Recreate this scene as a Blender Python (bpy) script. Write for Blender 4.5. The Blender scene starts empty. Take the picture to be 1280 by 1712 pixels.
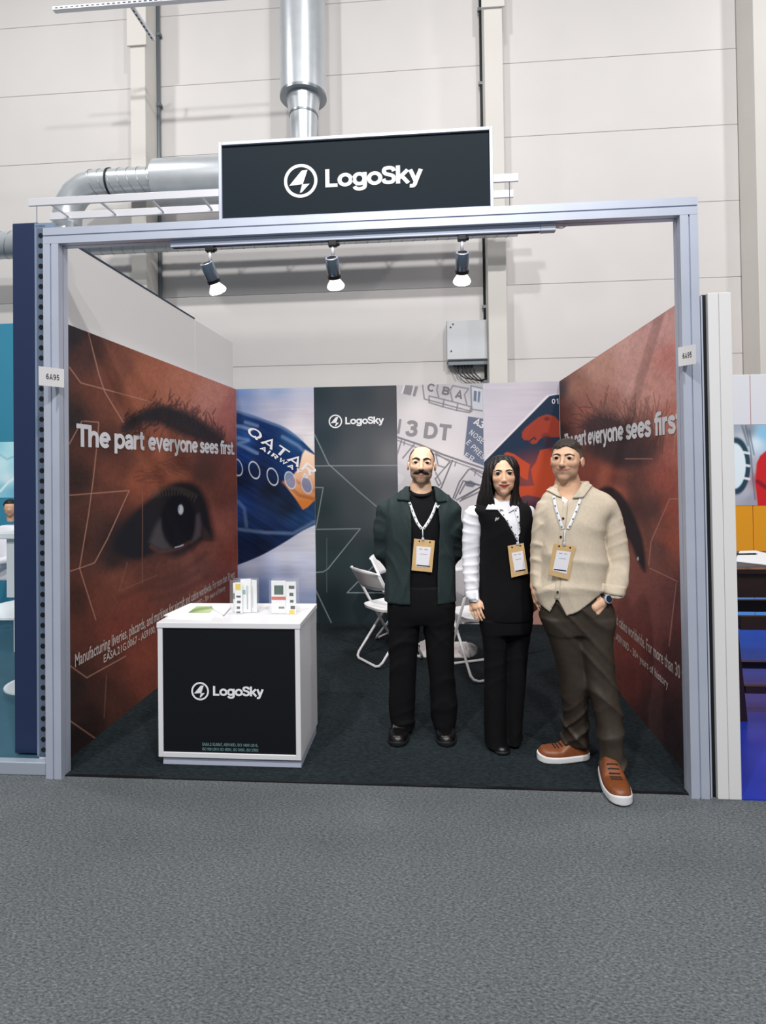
import bpy, bmesh, math, random
import numpy as np
from mathutils import Vector, Matrix
from mathutils.bvhtree import BVHTree

SC = bpy.context.scene
COL = SC.collection
random.seed(7)
RNG = np.random.default_rng(7)

# ------------------------------------------------------------------ camera
IMG_W, IMG_H = 1280, 1712
FPX, PPX, PPY = 973.31, 645.13, 765.50
YAW, PITCH, ROLL = -0.07901, 0.01344, -0.01346
CAM = np.array([0.36735, -2.88941, 1.6])


def _axes():
    cy, sy = math.cos(YAW), math.sin(YAW)
    cp, sp = math.cos(PITCH), math.sin(PITCH)
    cr, sr = math.cos(ROLL), math.sin(ROLL)
    fwd = np.array([sy * cp, cy * cp, sp])
    right = np.array([cy, -sy, 0.0])
    up = np.cross(right, fwd)
    return cr * right + sr * up, -sr * right + cr * up, fwd


RIGHT, UP, FWD = _axes()
cam_data = bpy.data.cameras.new('camera')
cam = bpy.data.objects.new('camera', cam_data)
COL.objects.link(cam)
cam_data.sensor_fit = 'VERTICAL'
cam_data.sensor_height = 36.0
cam_data.lens = FPX / IMG_H * 36.0
cam_data.shift_x = (IMG_W / 2 - PPX) / IMG_H
cam_data.shift_y = (PPY - IMG_H / 2) / IMG_H
cam_data.clip_start = 0.05
cam_data.clip_end = 100
M4 = Matrix.Identity(4)
for i in range(3):
    M4[i][0], M4[i][1], M4[i][2], M4[i][3] = RIGHT[i], UP[i], -FWD[i], CAM[i]
cam.matrix_world = M4
SC.camera = cam

# ------------------------------------------------------------------ light
SC.view_settings.view_transform = 'Standard'
SC.view_settings.look = 'None'
SC.view_settings.gamma = 1.0
SC.view_settings.use_curve_mapping = False
SC.view_settings.exposure = 0.0
world = bpy.data.worlds.new('hall_ambient')
SC.world = world
world.use_nodes = True
bg = world.node_tree.nodes['Background']
bg.inputs[0].default_value = (0.90, 0.95, 1.0, 1)
bg.inputs[1].default_value = 0.20


def hall_lamp(x, y, z, power, size=0.45, col=(1, 0.985, 0.965), tgt=None):
    ld = bpy.data.lights.new('hall_lamp', 'AREA')
    ld.shape = 'DISK'
    ld.size = size
    ld.energy = power
    ld.color = col
    o = bpy.data.objects.new('hall_lamp', ld)
    o.location = (x, y, z)
    if tgt is not None:
        d = Vector(tgt) - Vector((x, y, z))
        o.rotation_euler = d.to_track_quat('-Z', 'Y').to_euler()
    COL.objects.link(o)
    return o


# high-bay lamps of the exhibition hall, in rows along the aisle and one over the stand
hall_lamp(0.6, 0.30, 9.5, 130)
hall_lamp(-2.6, -6.0, 9.0, 410, tgt=(0, 1.5, 1))
hall_lamp(3.2, -6.0, 9.0, 410, tgt=(0.5, 1.5, 1))
hall_lamp(0.3, -8.5, 8.5, 390, tgt=(0.3, 1.5, 1))
hall_lamp(-5.5, 1.2, 9.5, 170)
hall_lamp(6.0, 1.2, 9.5, 170)


# ------------------------------------------------------------------ pixel helpers (calibrated camera)
def ray(px, py):
    return FWD + RIGHT * ((px - PPX) / FPX) - UP * ((py - PPY) / FPX)


def atY(px, py, Y):
    d = ray(px, py)
    return CAM + d * ((Y - CAM[1]) / d[1])


def atX(px, py, X):
    d = ray(px, py)
    return CAM + d * ((X - CAM[0]) / d[0])


def atZ(px, py, Z=0.0):
    d = ray(px, py)
    return CAM + d * ((Z - CAM[2]) / d[2])


def proj(P):
    d = np.asarray(P) - CAM
    z = d @ FWD
    return PPX + FPX * (d @ RIGHT) / z, PPY - FPX * (d @ UP) / z


def lin(c):
    c = np.asarray(c, dtype=float) / 255.0
    return np.where(c <= 0.04045, c / 12.92, ((c + 0.055) / 1.055) ** 2.4)


# ------------------------------------------------------------------ materials
MATS = {}


def mat(name, rgb=None, rough=0.5, metal=0.0, var=0.0, scale=20.0, bump=0.0, bscale=None, spec=0.5,
        emit=None, estr=0.0, attr=None, alpha=None, trans=0.0, ior=1.45, stretch=None, sheen=0.0, coat=0.0):
    if name in MATS:
        return MATS[name]
    m = bpy.data.materials.new(name)
    m.use_nodes = True
    nt = m.node_tree
    b = nt.nodes['Principled BSDF']
    b.inputs['Roughness'].default_value = rough
    b.inputs['Metallic'].default_value = metal
    b.inputs['Specular IOR Level'].default_value = spec
    b.inputs['IOR'].default_value = ior
    if trans:
        b.inputs['Transmission Weight'].default_value = trans
    if sheen:
        b.inputs['Sheen Weight'].default_value = sheen
    if coat:
        b.inputs['Coat Weight'].default_value = coat
    if alpha is not None:
        b.inputs['Alpha'].default_value = alpha
    tc = nt.nodes.new('ShaderNodeTexCoord')
    mp = nt.nodes.new('ShaderNodeMapping')
    nt.links.new(tc.outputs['Object'], mp.inputs['Vector'])
    if stretch:
        mp.inputs['Scale'].default_value = stretch
    if attr:
        a = nt.nodes.new('ShaderNodeAttribute')
        a.attribute_name = attr
        src = a.outputs['Color']
    else:
        c = lin(rgb)
        r = nt.nodes.new('ShaderNodeRGB')
        r.outputs[0].default_value = (*c, 1)
        src = r.outputs[0]
    if var > 0:
        n = nt.nodes.new('ShaderNodeTexNoise')
        n.inputs['Scale'].default_value = scale
        n.inputs['Detail'].default_value = 6
        nt.links.new(mp.outputs[0], n.inputs['Vector'])
        mr = nt.nodes.new('ShaderNodeMapRange')
        mr.inputs['From Min'].default_value = 0.3
        mr.inputs['From Max'].default_value = 0.7
        mr.inputs['To Min'].default_value = 1 - var
        mr.inputs['To Max'].default_value = 1 + var
        nt.links.new(n.outputs['Fac'], mr.inputs['Value'])
        mx = nt.nodes.new('ShaderNodeVectorMath')
        mx.operation = 'SCALE'
        nt.links.new(src, mx.inputs[0])
        nt.links.new(mr.outputs[0], mx.inputs['Scale'])
        src = mx.outputs[0]
    nt.links.new(src, b.inputs['Base Color'])
    if emit is not None:
        b.inputs['Emission Color'].default_value = (*lin(emit), 1)
        b.inputs['Emission Strength'].default_value = estr
    if bump > 0:
        n2 = nt.nodes.new('ShaderNodeTexNoise')
        n2.inputs['Scale'].default_value = bscale or scale
        n2.inputs['Detail'].default_value = 4
        nt.links.new(mp.outputs[0], n2.inputs['Vector'])
        bp = nt.nodes.new('ShaderNodeBump')
        bp.inputs['Strength'].default_value = bump
        bp.inputs['Distance'].default_value = 0.01
        nt.links.new(n2.outputs['Fac'], bp.inputs['Height'])
        nt.links.new(bp.outputs[0], b.inputs['Normal'])
    MATS[name] = m
    return m


# ------------------------------------------------------------------ object helpers
def tag(o, label=None, cat=None, group=None, kind=None):
    if label:
        o['label'] = label
    if cat:
        o['category'] = cat
    if group:
        o['group'] = group
    if kind:
        o['kind'] = kind
    return o


def empty(name, loc=(0, 0, 0), label=None, cat=None, group=None, kind=None):
    o = bpy.data.objects.new(name, None)
    o.empty_display_size = 0.1
    o.location = loc
    COL.objects.link(o)
    return tag(o, label, cat, group, kind)


def origin_of(p):
    v = Vector((0, 0, 0))
    while p is not None:
        v = v + p.location
        p = p.parent
    return v


def link(name, me, m, parent=None, smooth=False):
    """link a mesh whose vertices are in world space; a parent only moves its origin"""
    if m is not None:
        me.materials.append(m)
    o = bpy.data.objects.new(name, me)
    COL.objects.link(o)
    if parent is not None:
        o.parent = parent
        off = origin_of(parent)
        if off.length > 0:
            me.transform(Matrix.Translation(-off))
    if smooth:
        me.polygons.foreach_set('use_smooth', [True] * len(me.polygons))
    me.update()
    return o


def pmesh(name, V, F, m, parent=None, smooth=False):
    me = bpy.data.meshes.new(name)
    me.from_pydata([tuple(map(float, v)) for v in V], [], [tuple(int(i) for i in f) for f in F])
    return link(name, me, m, parent, smooth)


class MB:
    """collects shapes in world space into one mesh"""

    def __init__(self):
        self.bm = bmesh.new()

    def box(self, x0, x1, y0, y1, z0, z1, bev=0.0, mtx=None, seg=2):
        r = bmesh.ops.create_cube(self.bm, size=1.0)
        vs = r['verts']
        for v in vs:
            v.co = Vector(((x0 + x1) / 2 + v.co.x * (x1 - x0), (y0 + y1) / 2 + v.co.y * (y1 - y0), (z0 + z1) / 2 + v.co.z * (z1 - z0)))
        if bev > 0:
            es = list({e for v in vs for e in v.link_edges})
            rb = bmesh.ops.bevel(self.bm, geom=es, offset=bev, segments=seg, affect='EDGES', profile=0.5)
            vs = list({v for f in rb['faces'] for v in f.verts} | {v for v in vs if v.is_valid})
        if mtx is not None:
            bmesh.ops.transform(self.bm, matrix=mtx, verts=vs)
        return self

    def tube(self, pts, r, n=10, cap=True, radii=None):
        P = [Vector(p) for p in pts]
        rings = []
        t0 = (P[1] - P[0]).normalized()
        ref = Vector((0, 0, 1)) if abs(t0.z) < 0.9 else Vector((1, 0, 0))
        nrm = t0.cross(ref).normalized()
        for i, p in enumerate(P):
            if i == 0:
                t = (P[1] - P[0]).normalized()
                sc = 1
            elif i == len(P) - 1:
                t = (P[-1] - P[-2]).normalized()
                sc = 1
            else:
                a, b = (P[i] - P[i - 1]).normalized(), (P[i + 1] - P[i]).normalized()
                t = (a + b)
                t = t.normalized() if t.length > 1e-6 else a
                sc = 1
            nrm = (nrm - t * nrm.dot(t))
            nrm = nrm.normalized() if nrm.length > 1e-6 else t.orthogonal().normalized()
            bn = t.cross(nrm)
            rr = radii[i] if radii else r
            rings.append([self.bm.verts.new(p + (nrm * math.cos(2 * math.pi * k / n) + bn * math.sin(2 * math.pi * k / n)) * rr * sc) for k in range(n)])
        for a, b in zip(rings, rings[1:]):
            for k in range(n):
                self.bm.faces.new((a[k], a[(k + 1) % n], b[(k + 1) % n], b[k]))
        if cap:
            self.bm.faces.new(rings[0][::-1])
            self.bm.faces.new(rings[-1])
        return self

    def prism(self, poly, axis, a, b):
        """extrude a polygon (list of 2D points in the plane across axis) from a to b along the axis"""
        def mk(p, t):
            if axis == 'y':
                return (p[0], t, p[1])
            if axis == 'x':
                return (t, p[0], p[1])
            return (p[0], p[1], t)
        A = [self.bm.verts.new(mk(p, a)) for p in poly]
        B = [self.bm.verts.new(mk(p, b)) for p in poly]
        n = len(poly)
        self.bm.faces.new(A)
        self.bm.faces.new(B[::-1])
        for i in range(n):
            self.bm.faces.new((A[i], B[i], B[(i + 1) % n], A[(i + 1) % n]))
        return self

    def lathe(self, prof, c, n=24, axis='z'):
        """prof: list of (radius, height)"""
        rings = []
        for r, h in prof:
            ring = []
            for k in range(n):
                a = 2 * math.pi * k / n
                p = (r * math.cos(a), r * math.sin(a), h)
                if axis == 'y':
                    p = (p[0], p[2], p[1])
                elif axis == 'x':
                    p = (p[2], p[0], p[1])
                ring.append(self.bm.verts.new((c[0] + p[0], c[1] + p[1], c[2] + p[2])))
            rings.append(ring)
        for a, b in zip(rings, rings[1:]):
            for k in range(n):
                self.bm.faces.new((a[k], a[(k + 1) % n], b[(k + 1) % n], b[k]))
        self.bm.faces.new(rings[0][::-1])
        self.bm.faces.new(rings[-1])
        return self

    def build(self, name, m, parent=None, smooth=False, auto=None):
        bmesh.ops.recalc_face_normals(self.bm, faces=self.bm.faces)
        me = bpy.data.meshes.new(name)
        self.bm.to_mesh(me)
        self.bm.free()
        o = link(name, me, m, parent, smooth)
        if auto is not None:
            me.polygons.foreach_set('use_smooth', [True] * len(me.polygons))
            try:
                me.set_sharp_from_angle(angle=math.radians(auto))
            except Exception:
                pass
        return o


def copy_tree(o, parent=None):
    c = o.copy()
    COL.objects.link(c)
    c.parent = parent
    for ch in list(o.children):
        copy_tree(ch, c)
    return c


def catmull(P, n=8, closed=False):
    P = [np.array(p, float) for p in P]
    out = []
    N = len(P)
    for i in range(N if closed else N - 1):
        p0 = P[(i - 1) % N] if (closed or i > 0) else P[0]
        p1, p2 = P[i], P[(i + 1) % N]
        p3 = P[(i + 2) % N] if (closed or i + 2 < N) else P[-1]
        for k in range(n):
            t = k / n
            out.append(0.5 * ((2 * p1) + (p2 - p0) * t + (2 * p0 - 5 * p1 + 4 * p2 - p3) * t * t + (3 * p1 - p0 - 3 * p2 + p3) * t ** 3))
    if not closed:
        out.append(P[-1])
    return out


# ------------------------------------------------------------------ lettering: a bold stroke face
def _arc(cx, cy, rx, ry, a0, a1, n=18):
    return [(cx + rx * math.cos(math.radians(a0 + (a1 - a0) * k / n)), cy + ry * math.sin(math.radians(a0 + (a1 - a0) * k / n))) for k in range(n + 1)]


def _s(pts, n=6):
    return [tuple(p) for p in catmull(pts, n)]


def _glyphs():
    h = 0.095
    S = [(.585, .70), (.52, .86), (.34, .905), (.16, .86), (.115, .71), (.19, .585), (.35, .52), (.52, .45), (.585, .29), (.51, .14), (.34, .095), (.15, .14), (.085, .30)]
    s = [(.48, .52), (.42, .62), (.28, .65), (.14, .61), (.115, .52), (.18, .44), (.30, .385), (.44, .33), (.485, .22), (.42, .11), (.28, .09), (.13, .12), (.085, .22)]
    arch = _s([(h, .38), (.14, .54), (.26, .64), (.38, .65), (.49, .59), (.53, .46), (.53, .3), (.53, 0)])
    G = {
        'L': ([[(h, 1), (h, h), (.58, h)]], .60), 'o': ([_arc(.36, .37, .27, .28, 0, 360, 30)], .70),
        'g': ([_arc(.34, .38, .245, .275, 0, 360, 28), _s([(.60, .74), (.60, .4), (.60, .0), (.54, -.13), (.36, -.18), (.18, -.14), (.11, -.03)])], .72),
        'S': ([_s(S)], .69), 's': ([_s(s)], .58),
        'k': ([[(h, 0), (h, 1)], [(.55, .74), (.14, .30)], [(.26, .42), (.58, 0)]], .60),
        'y': ([[(.08, .74), (.33, .08)], _s([(.58, .74), (.45, .40), (.33, .06), (.27, -.10), (.19, -.16), (.05, -.155)])], .63),
        'T': ([[(0, .905), (.66, .905)], [(.33, .905), (.33, 0)]], .67),
        'h': ([[(h, 0), (h, 1)], arch], .67), 'n': ([[(h, 0), (h, .74)], arch], .67),
        'e': ([[(.12, .375), (.60, .375)], _arc(.36, .37, .265, .28, 0, 318, 26)], .69),
        'p': ([[(h, .74), (h, -.24)], _arc(.375, .37, .27, .28, 0, 360, 28)], .73),
        'a': ([_s([(.10, .52), (.17, .62), (.32, .655), (.47, .61), (.52, .48), (.52, .3), (.52, .12), (.59, .02)]),
               _s([(.52, .42), (.32, .38), (.15, .31), (.11, .19), (.20, .095), (.34, .095), (.48, .17), (.52, .30)])], .66),
        'r': ([[(h, 0), (h, .74)], _s([(h, .34), (.13, .53), (.23, .63), (.42, .645)])], .44),
        't': ([_s([(.20, .95), (.20, .6), (.20, .22), (.26, .10), (.42, .085)]), [(.02, .66), (.42, .66)]], .45),
        'v': ([[(.07, .74), (.31, .07), (.55, .74)]], .62),
        'f': ([_s([(.42, .915), (.30, .905), (.21, .82), (.20, .6), (.20, 0)]), [(.02, .66), (.42, .66)]], .42),
        'i': ([[(h, 0), (h, .74)], [(h, .84), (h, 1)]], .26), '.': ([[(h, 0), (h, .19)]], .26),
        'A': ([[(.07, 0), (.37, .95), (.67, 0)], [(.2, .28), (.54, .28)]], .74),
        'B': ([[(h, 0), (h, 1)], _s([(h, .905), (.4, .905), (.56, .84), (.56, .62), (.4, .53), (h, .53)]), _s([(h, .53), (.42, .53), (.61, .43), (.61, .2), (.42, .095), (h, .095)])], .72),
        'C': ([_arc(.42, .5, .325, .405, 40, 320, 28)], .78),
        'D': ([[(h, 0), (h, 1)], _s([(h, .905), (.32, .905), (.54, .80), (.63, .5), (.54, .2), (.32, .095), (h, .095)])], .76),
        'E': ([[(h, 0), (h, 1)], [(h, .905), (.58, .905)], [(h, .51), (.54, .51)], [(h, .095), (.6, .095)]], .65),
        'I': ([[(h, 0), (h, 1)]], .28), 'N': ([[(h, 0), (h, 1)], [(h, .95), (.6, .05)], [(.6, 0), (.6, 1)]], .76),
        'O': ([_arc(.42, .5, .325, .405, 0, 360, 32)], .84), 'Q': ([_arc(.42, .5, .325, .405, 0, 360, 32), [(.5, .25), (.74, .02)]], .84),
        'P': ([[(h, 0), (h, 1)], _s([(h, .905), (.4, .905), (.58, .82), (.58, .55), (.4, .46), (h, .46)])], .68),
        'R': ([[(h, 0), (h, 1)], _s([(h, .905), (.42, .905), (.6, .82), (.6, .56), (.42, .47), (h, .47)]), [(.38, .47), (.62, 0)]], .73),
        'W': ([[(.06, 1), (.26, .06), (.46, .95), (.66, .06), (.86, 1)]], .92), 'Y': ([[(.06, 1), (.35, .46), (.64, 1)], [(.35, .46), (.35, 0)]], .7),
        '0': ([_arc(.32, .5, .225, .405, 0, 360, 28)], .64), '1': ([[(.34, 0), (.34, 1)], [(.36, .84), (.08, .74)]], .56),
        '3': ([_s([(.1, .76), (.17, .87), (.32, .905), (.49, .84), (.5, .66), (.4, .54), (.26, .53)]), _s([(.26, .53), (.44, .49), (.54, .36), (.5, .17), (.32, .09), (.15, .13), (.08, .28)])], .64),
        '5': ([_s([(.54, .905), (.54, .905), (.2, .905), (.2, .905), (.14, .5), (.14, .5), (.32, .60), (.5, .52), (.53, .3), (.44, .13), (.28, .09), (.1, .2)], 5)], .64),
        '6': ([_arc(.32, .32, .225, .225, 0, 360, 24), _s([(.5, .78), (.42, .89), (.29, .89), (.15, .72), (.1, .45), (.1, .3)])], .64),
        '9': ([_arc(.32, .68, .225, .225, 0, 360, 24), _s([(.14, .22), (.22, .11), (.35, .11), (.49, .28), (.54, .55), (.54, .7)])], .64),
        ' ': ([], .30),
    }
    return G


GLYPHS = _glyphs()


def ribbon(P, w):
    """flat ribbon of width w along a 2D polyline: (verts, quads), mitred"""
    Q = [np.array(P[0], float)]
    for p in P[1:]:
        if np.linalg.norm(np.array(p) - Q[-1]) > 1e-5:
            Q.append(np.array(p, float))
    closed = np.linalg.norm(Q[0] - Q[-1]) < 1e-4 and len(Q) > 3
    V = []
    n = len(Q)
    for i in range(n):
        if closed and i in (0, n - 1):
            a, b = Q[-1] - Q[-2], Q[1] - Q[0]
        else:
            a = Q[i] - Q[i - 1] if i > 0 else Q[1] - Q[0]
            b = Q[i + 1] - Q[i] if i < n - 1 else a
        a = a / np.linalg.norm(a)
        b = b / np.linalg.norm(b)
        na, nb = np.array([-a[1], a[0]]), np.array([-b[1], b[0]])
        m = na + nb
        l = np.linalg.norm(m)
        m = m / l if l > 1e-6 else na
        k = 1 / max(0.5, m @ na)
        V.append(Q[i] + m * k * w / 2)
        V.append(Q[i] - m * k * w / 2)
    return V, [(2 * i, 2 * i + 1, 2 * i + 3, 2 * i + 2) for i in range(n - 1)]


def text_shapes(txt, weight=0.19, track=0.02):
    """2D verts/faces of a line of text, cap height 1, and its width"""
    V, F, x = [], [], 0.0
    for ch in txt:
        st, adv = GLYPHS[ch]
        for li, pl in enumerate(st):
            v, f = ribbon(pl, weight)
            o = len(V)
            V += [(p[0] + x, p[1], li) for p in v]
            F += [tuple(i + o for i in q) for q in f]
        x += adv + track
    return V, F, x - track


def put2d(name, V, F, o, ex, ey, m, parent=None):
    """2D shapes onto a plane in the world: origin o, axes ex, ey (with their scale)"""
    o, ex, ey = (np.asarray(a, float) for a in (o, ex, ey))
    n = np.cross(ex, ey)
    n = n / np.linalg.norm(n) * 0.0004          # strokes of a letter lie on each other like layers of film
    return pmesh(name, [o + ex * p[0] + ey * p[1] + (n * p[2] if len(p) > 2 else 0) for p in V], F, m, parent)


def text_fit(name, txt, p0, p1, cap, off, m, parent, up=(0, 0, 1), weight=0.19, track=0.02):
    """text whose baseline runs from p0 to p1 with the given cap height, lifted by off from its surface"""
    V, F, w = text_shapes(txt, weight, track)
    p0, p1 = np.asarray(p0, float), np.asarray(p1, float)
    return put2d(name, V, F, p0 + np.asarray(off), (p1 - p0) / w, np.asarray(up, float) * cap, m, parent)


def fine_text(name, txt, p0, p1, cap, off, m, parent, up=(0, 0, 1)):
    """small regular text from the built-in font, as a mesh"""
    cu = bpy.data.curves.new('t', 'FONT')
    cu.body = txt
    cu.resolution_u = 2
    cu.offset = 0.012
    ob = bpy.data.objects.new('t', cu)
    COL.objects.link(ob)
    dg = bpy.context.evaluated_depsgraph_get()
    me = bpy.data.meshes.new_from_object(ob.evaluated_get(dg))
    bpy.data.objects.remove(ob)
    V = [(v.co.x, v.co.y) for v in me.vertices]
    F = [tuple(p.vertices) for p in me.polygons]
    bpy.data.meshes.remove(me)
    xs = [v[0] for v in V]
    w = max(xs) - min(xs)
    p0, p1 = np.asarray(p0, float), np.asarray(p1, float)
    return put2d(name, V, F, p0 + np.asarray(off), (p1 - p0) / w, np.asarray(up, float) * (cap / 0.72), m, parent)


def logo(o, unit, m, parent, ex=(1, 0, 0), ey=(0, 0, 1), off=(0, -0.002, 0)):
    """round emblem with a bolt, and the word LogoSky; o is the ring centre, unit the ring's outer radius"""
    ex, ey, o = np.asarray(ex, float) * unit, np.asarray(ey, float) * unit, np.asarray(o, float) + np.asarray(off, float)
    V, F = ribbon(_arc(0, 0, .905, .905, 0, 360, 48), .19)
    for poly in ([(-.70, -.27), (.01, .55), (.10, .62), (.42, .64), (.13, -.20)], [(.08, -.21), (.54, -.19), (.07, -.68), (-.06, -.71)]):
        b = len(V)
        V = V + [np.array(p) for p in poly]
        F = F + [tuple(range(b, b + len(poly)))]
    put2d('emblem', V, F, o, ex, ey, m, parent)
    V, F, w = text_shapes('LogoSky', .20, -.012)
    put2d('lettering', V, F, o + ex * 1.47 + ey * -0.46, ex * (5.66 / w), ey * 1.06, m, parent)

# ------------------------------------------------------------------ the hall
W_L, W_R, W_H, W_D = -1.651, 1.636, 2.414, 3.0      # stand: wall faces, wall height, depth
HALL_Y = 5.0

m_wall = mat('hall_wall_white', (217, 213, 211), 0.55, var=0.02, scale=1.5)
m_col = mat('column_cream', (216, 212, 206), 0.6, var=0.02, scale=2)
m_white = mat('white_laminate', (230, 230, 234), 0.35)
m_alu = mat('anodised_aluminium', (196, 203, 220), 0.40, 0.35, var=0.03, scale=8)
m_alu_d = mat('aluminium_groove', (60, 72, 92), 0.5, 0.5)
m_black = mat('black_plastic', (18, 19, 22), 0.4)
m_sign = mat('sign_black_film', (18, 33, 43), 0.6, spec=0.2)
m_print_white = mat('white_vinyl', (238, 238, 242), 0.5)
m_galv = mat('galvanised_steel', (206, 211, 216), 0.34, 0.55, var=0.06, scale=6, bump=0.02, bscale=4)


def carpet_mat(name, c0, c1, c2, scale, bump):
    m = bpy.data.materials.new(name)
    m.use_nodes = True
    nt = m.node_tree
    b = nt.nodes['Principled BSDF']
    b.inputs['Roughness'].default_value = 0.95
    b.inputs['Specular IOR Level'].default_value = 0.15
    tc = nt.nodes.new('ShaderNodeTexCoord')
    mp = nt.nodes.new('ShaderNodeMapping')
    mp.inputs['Rotation'].default_value = (0, 0, 0.5)
    mp.inputs['Scale'].default_value = (1.0, 1.9, 1.0)
    nt.links.new(tc.outputs['Object'], mp.inputs['Vector'])
    n1 = nt.nodes.new('ShaderNodeTexNoise')
    n1.inputs['Scale'].default_value = scale
    n1.inputs['Detail'].default_value = 8
    n1.inputs['Roughness'].default_value = 0.66
    n1.inputs['Distortion'].default_value = 0.25
    nt.links.new(mp.outputs[0], n1.inputs['Vector'])
    cr = nt.nodes.new('ShaderNodeValToRGB')
    cr.color_ramp.elements[0].position = 0.34
    cr.color_ramp.elements[0].color = (*lin(c0), 1)
    cr.color_ramp.elements[1].position = 0.66
    cr.color_ramp.elements[1].color = (*lin(c2), 1)
    e = cr.color_ramp.elements.new(0.5)
    e.color = (*lin(c1), 1)
    nt.links.new(n1.outputs['Fac'], cr.inputs['Fac'])
    n2 = nt.nodes.new('ShaderNodeTexNoise')
    n2.inputs['Scale'].default_value = 1.3
    n2.inputs['Detail'].default_value = 3
    nt.links.new(tc.outputs['Object'], n2.inputs['Vector'])
    mr = nt.nodes.new('ShaderNodeMapRange')
    mr.inputs['To Min'].default_value = 0.78
    mr.inputs['To Max'].default_value = 1.22
    nt.links.new(n2.outputs['Fac'], mr.inputs['Value'])
    vm = nt.nodes.new('ShaderNodeVectorMath')
    vm.operation = 'SCALE'
    nt.links.new(cr.outputs[0], vm.inputs[0])
    nt.links.new(mr.outputs[0], vm.inputs['Scale'])
    nt.links.new(vm.outputs[0], b.inputs['Base Color'])
    bp = nt.nodes.new('ShaderNodeBump')
    bp.inputs['Strength'].default_value = bump
    bp.inputs['Distance'].default_value = 0.006
    nt.links.new(n1.outputs['Fac'], bp.inputs['Height'])
    nt.links.new(bp.outputs[0], b.inputs['Normal'])
    return m


m_aisle = carpet_mat('grey_needle_felt_carpet', (64, 70, 75), (95, 100, 103), (126, 128, 130), 80, 0.55)
m_booth_carpet = carpet_mat('dark_carpet', (22, 28, 31), (31, 39, 43), (42, 51, 55), 40, 0.35)
m_blue_floor = mat('blue_floor_covering', (34, 52, 160), 0.3, var=0.12, scale=3)
m_teal_floor = mat('teal_floor_covering', (52, 92, 110), 0.6, var=0.08, scale=3)

tag(MB().box(-9, 9, -8, HALL_Y, -0.08, 0.0).build('floor', m_aisle), kind='structure', label='grey mottled needle felt aisle carpet')
tag(MB().box(W_L, W_R, 0.045, W_D, 0.0, 0.006).build('floor_stand', m_booth_carpet), kind='structure', label='dark charcoal carpet inside the open stand')
tag(MB().box(1.80, 9, 0.0, 4.6, 0.0, 0.006).build('floor_neighbour', m_blue_floor), kind='structure', label='vivid blue floor of the stand next door')
tag(MB().box(-9, -1.70, 0.08, 3.6, 0.0, 0.05).build('floor_platform', m_teal_floor), kind='structure', label='teal raised floor of the stand next door')

wf = empty('wall_far', (0, HALL_Y, 0), kind='structure', label='white hall wall of horizontal sandwich panels')
Yc = HALL_Y - 0.40
xa0, xa1 = atY(218, 200, Yc)[0], atY(243, 200, Yc)[0]
xb0, xb1 = atY(811, 200, Yc)[0], atY(842, 200, Yc)[0]
xc0 = atY(1262, 200, Yc)[0]
segs = [(-9, xa0), (xa0, xb0), (xb0, xc0), (xc0, 9)]
pan_me = {}
for si, (x0, x1) in enumerate(segs):
    for k in range(10):
        o = MB().box(x0 + 0.004, x1 - 0.004, HALL_Y, HALL_Y + 0.1, k + 0.002, k + 0.998, 0.004, seg=1).build('panel', m_wall, wf)
tag(MB().box(-9, 9, HALL_Y + 0.03, HALL_Y + 0.12, 0, 10).build('panel_joint', mat('panel_joint_grey', (214, 212, 214), 0.8), wf))
for nm, x0, x1 in (('pilaster', xa0, xa1), ('pilaster', xb0, xb1), ('pilaster', xc0, xc0 + 0.5)):
    MB().box(x0, x1, Yc, HALL_Y - 0.001, 0, 10, 0.008).build(nm, m_col, wf)
# capital plates high up on the left and middle pilasters
for x0, x1, py in ((xa0, xa1, 78), (xb0, xb1, 14)):
    z = atY(230 if x0 < 0 else 825, py, Yc)[2]
    MB().box(x0 - 0.03, x1 + 0.03, Yc - 0.03, Yc - 0.001, z, 10, 0.006).build('bracket_plate', m_col, wf)

# conduits beside the pilasters
m_conduit = mat('conduit_grey', (120, 128, 134), 0.45, 0.5)
m_cable = mat('black_cable', (34, 40, 42), 0.5)


def conduit(px, Y, z0, z1, r, m, label):
    x = atY(px, 300, Y)[0]
    t = empty('conduit', (x, Y, z0), label, 'pipe')
    MB().tube([(x, Y, z0), (x, Y, z1)], r, 10).build('pipe', m, t, True)
    for k in range(int(z1 - z0)):
        MB().box(x - r * 1.8, x + r * 1.8, Y - r * 1.2, Y + r + 0.001, z0 + k + 0.48, z0 + k + 0.52).build('clip', m_conduit, t)
    return t


conduit(266, 4.95, 2.2, 9.6, 0.026, m_conduit, 'grey vertical conduit beside the left hall pilaster')
conduit(807, 4.93, 2.2, 9.6, 0.022, m_cable, 'dark vertical conduit beside the pilaster above the switch box')

# ------------------------------------------------------------------ ductwork
DY = 4.35


def spiral_duct(b, a, c, r, n=32):
    b.tube([a, c], r, n)


def seams_along(a, c, r, step, m, parent, tilt=0.0):
    a, c = Vector(a), Vector(c)
    L = (c - a).length
    d = (c - a) / L
    u = d.orthogonal().normalized()
    v = d.cross(u)
    k = step / 2
    b = MB()
    while k < L:
        pts = []
        for i in range(29):
            t = 2 * math.pi * i / 28
            p = a + d * (k + tilt * math.sin(t) * r) + (u * math.cos(t) + v * math.sin(t)) * (r + 0.001)
            pts.append(p)
        b.tube(pts, 0.004, 4, cap=False)
        k += step
    return b.build('seam', m, parent)


m_seam = mat('duct_seam', (150, 156, 162), 0.35, 0.9)
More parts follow.
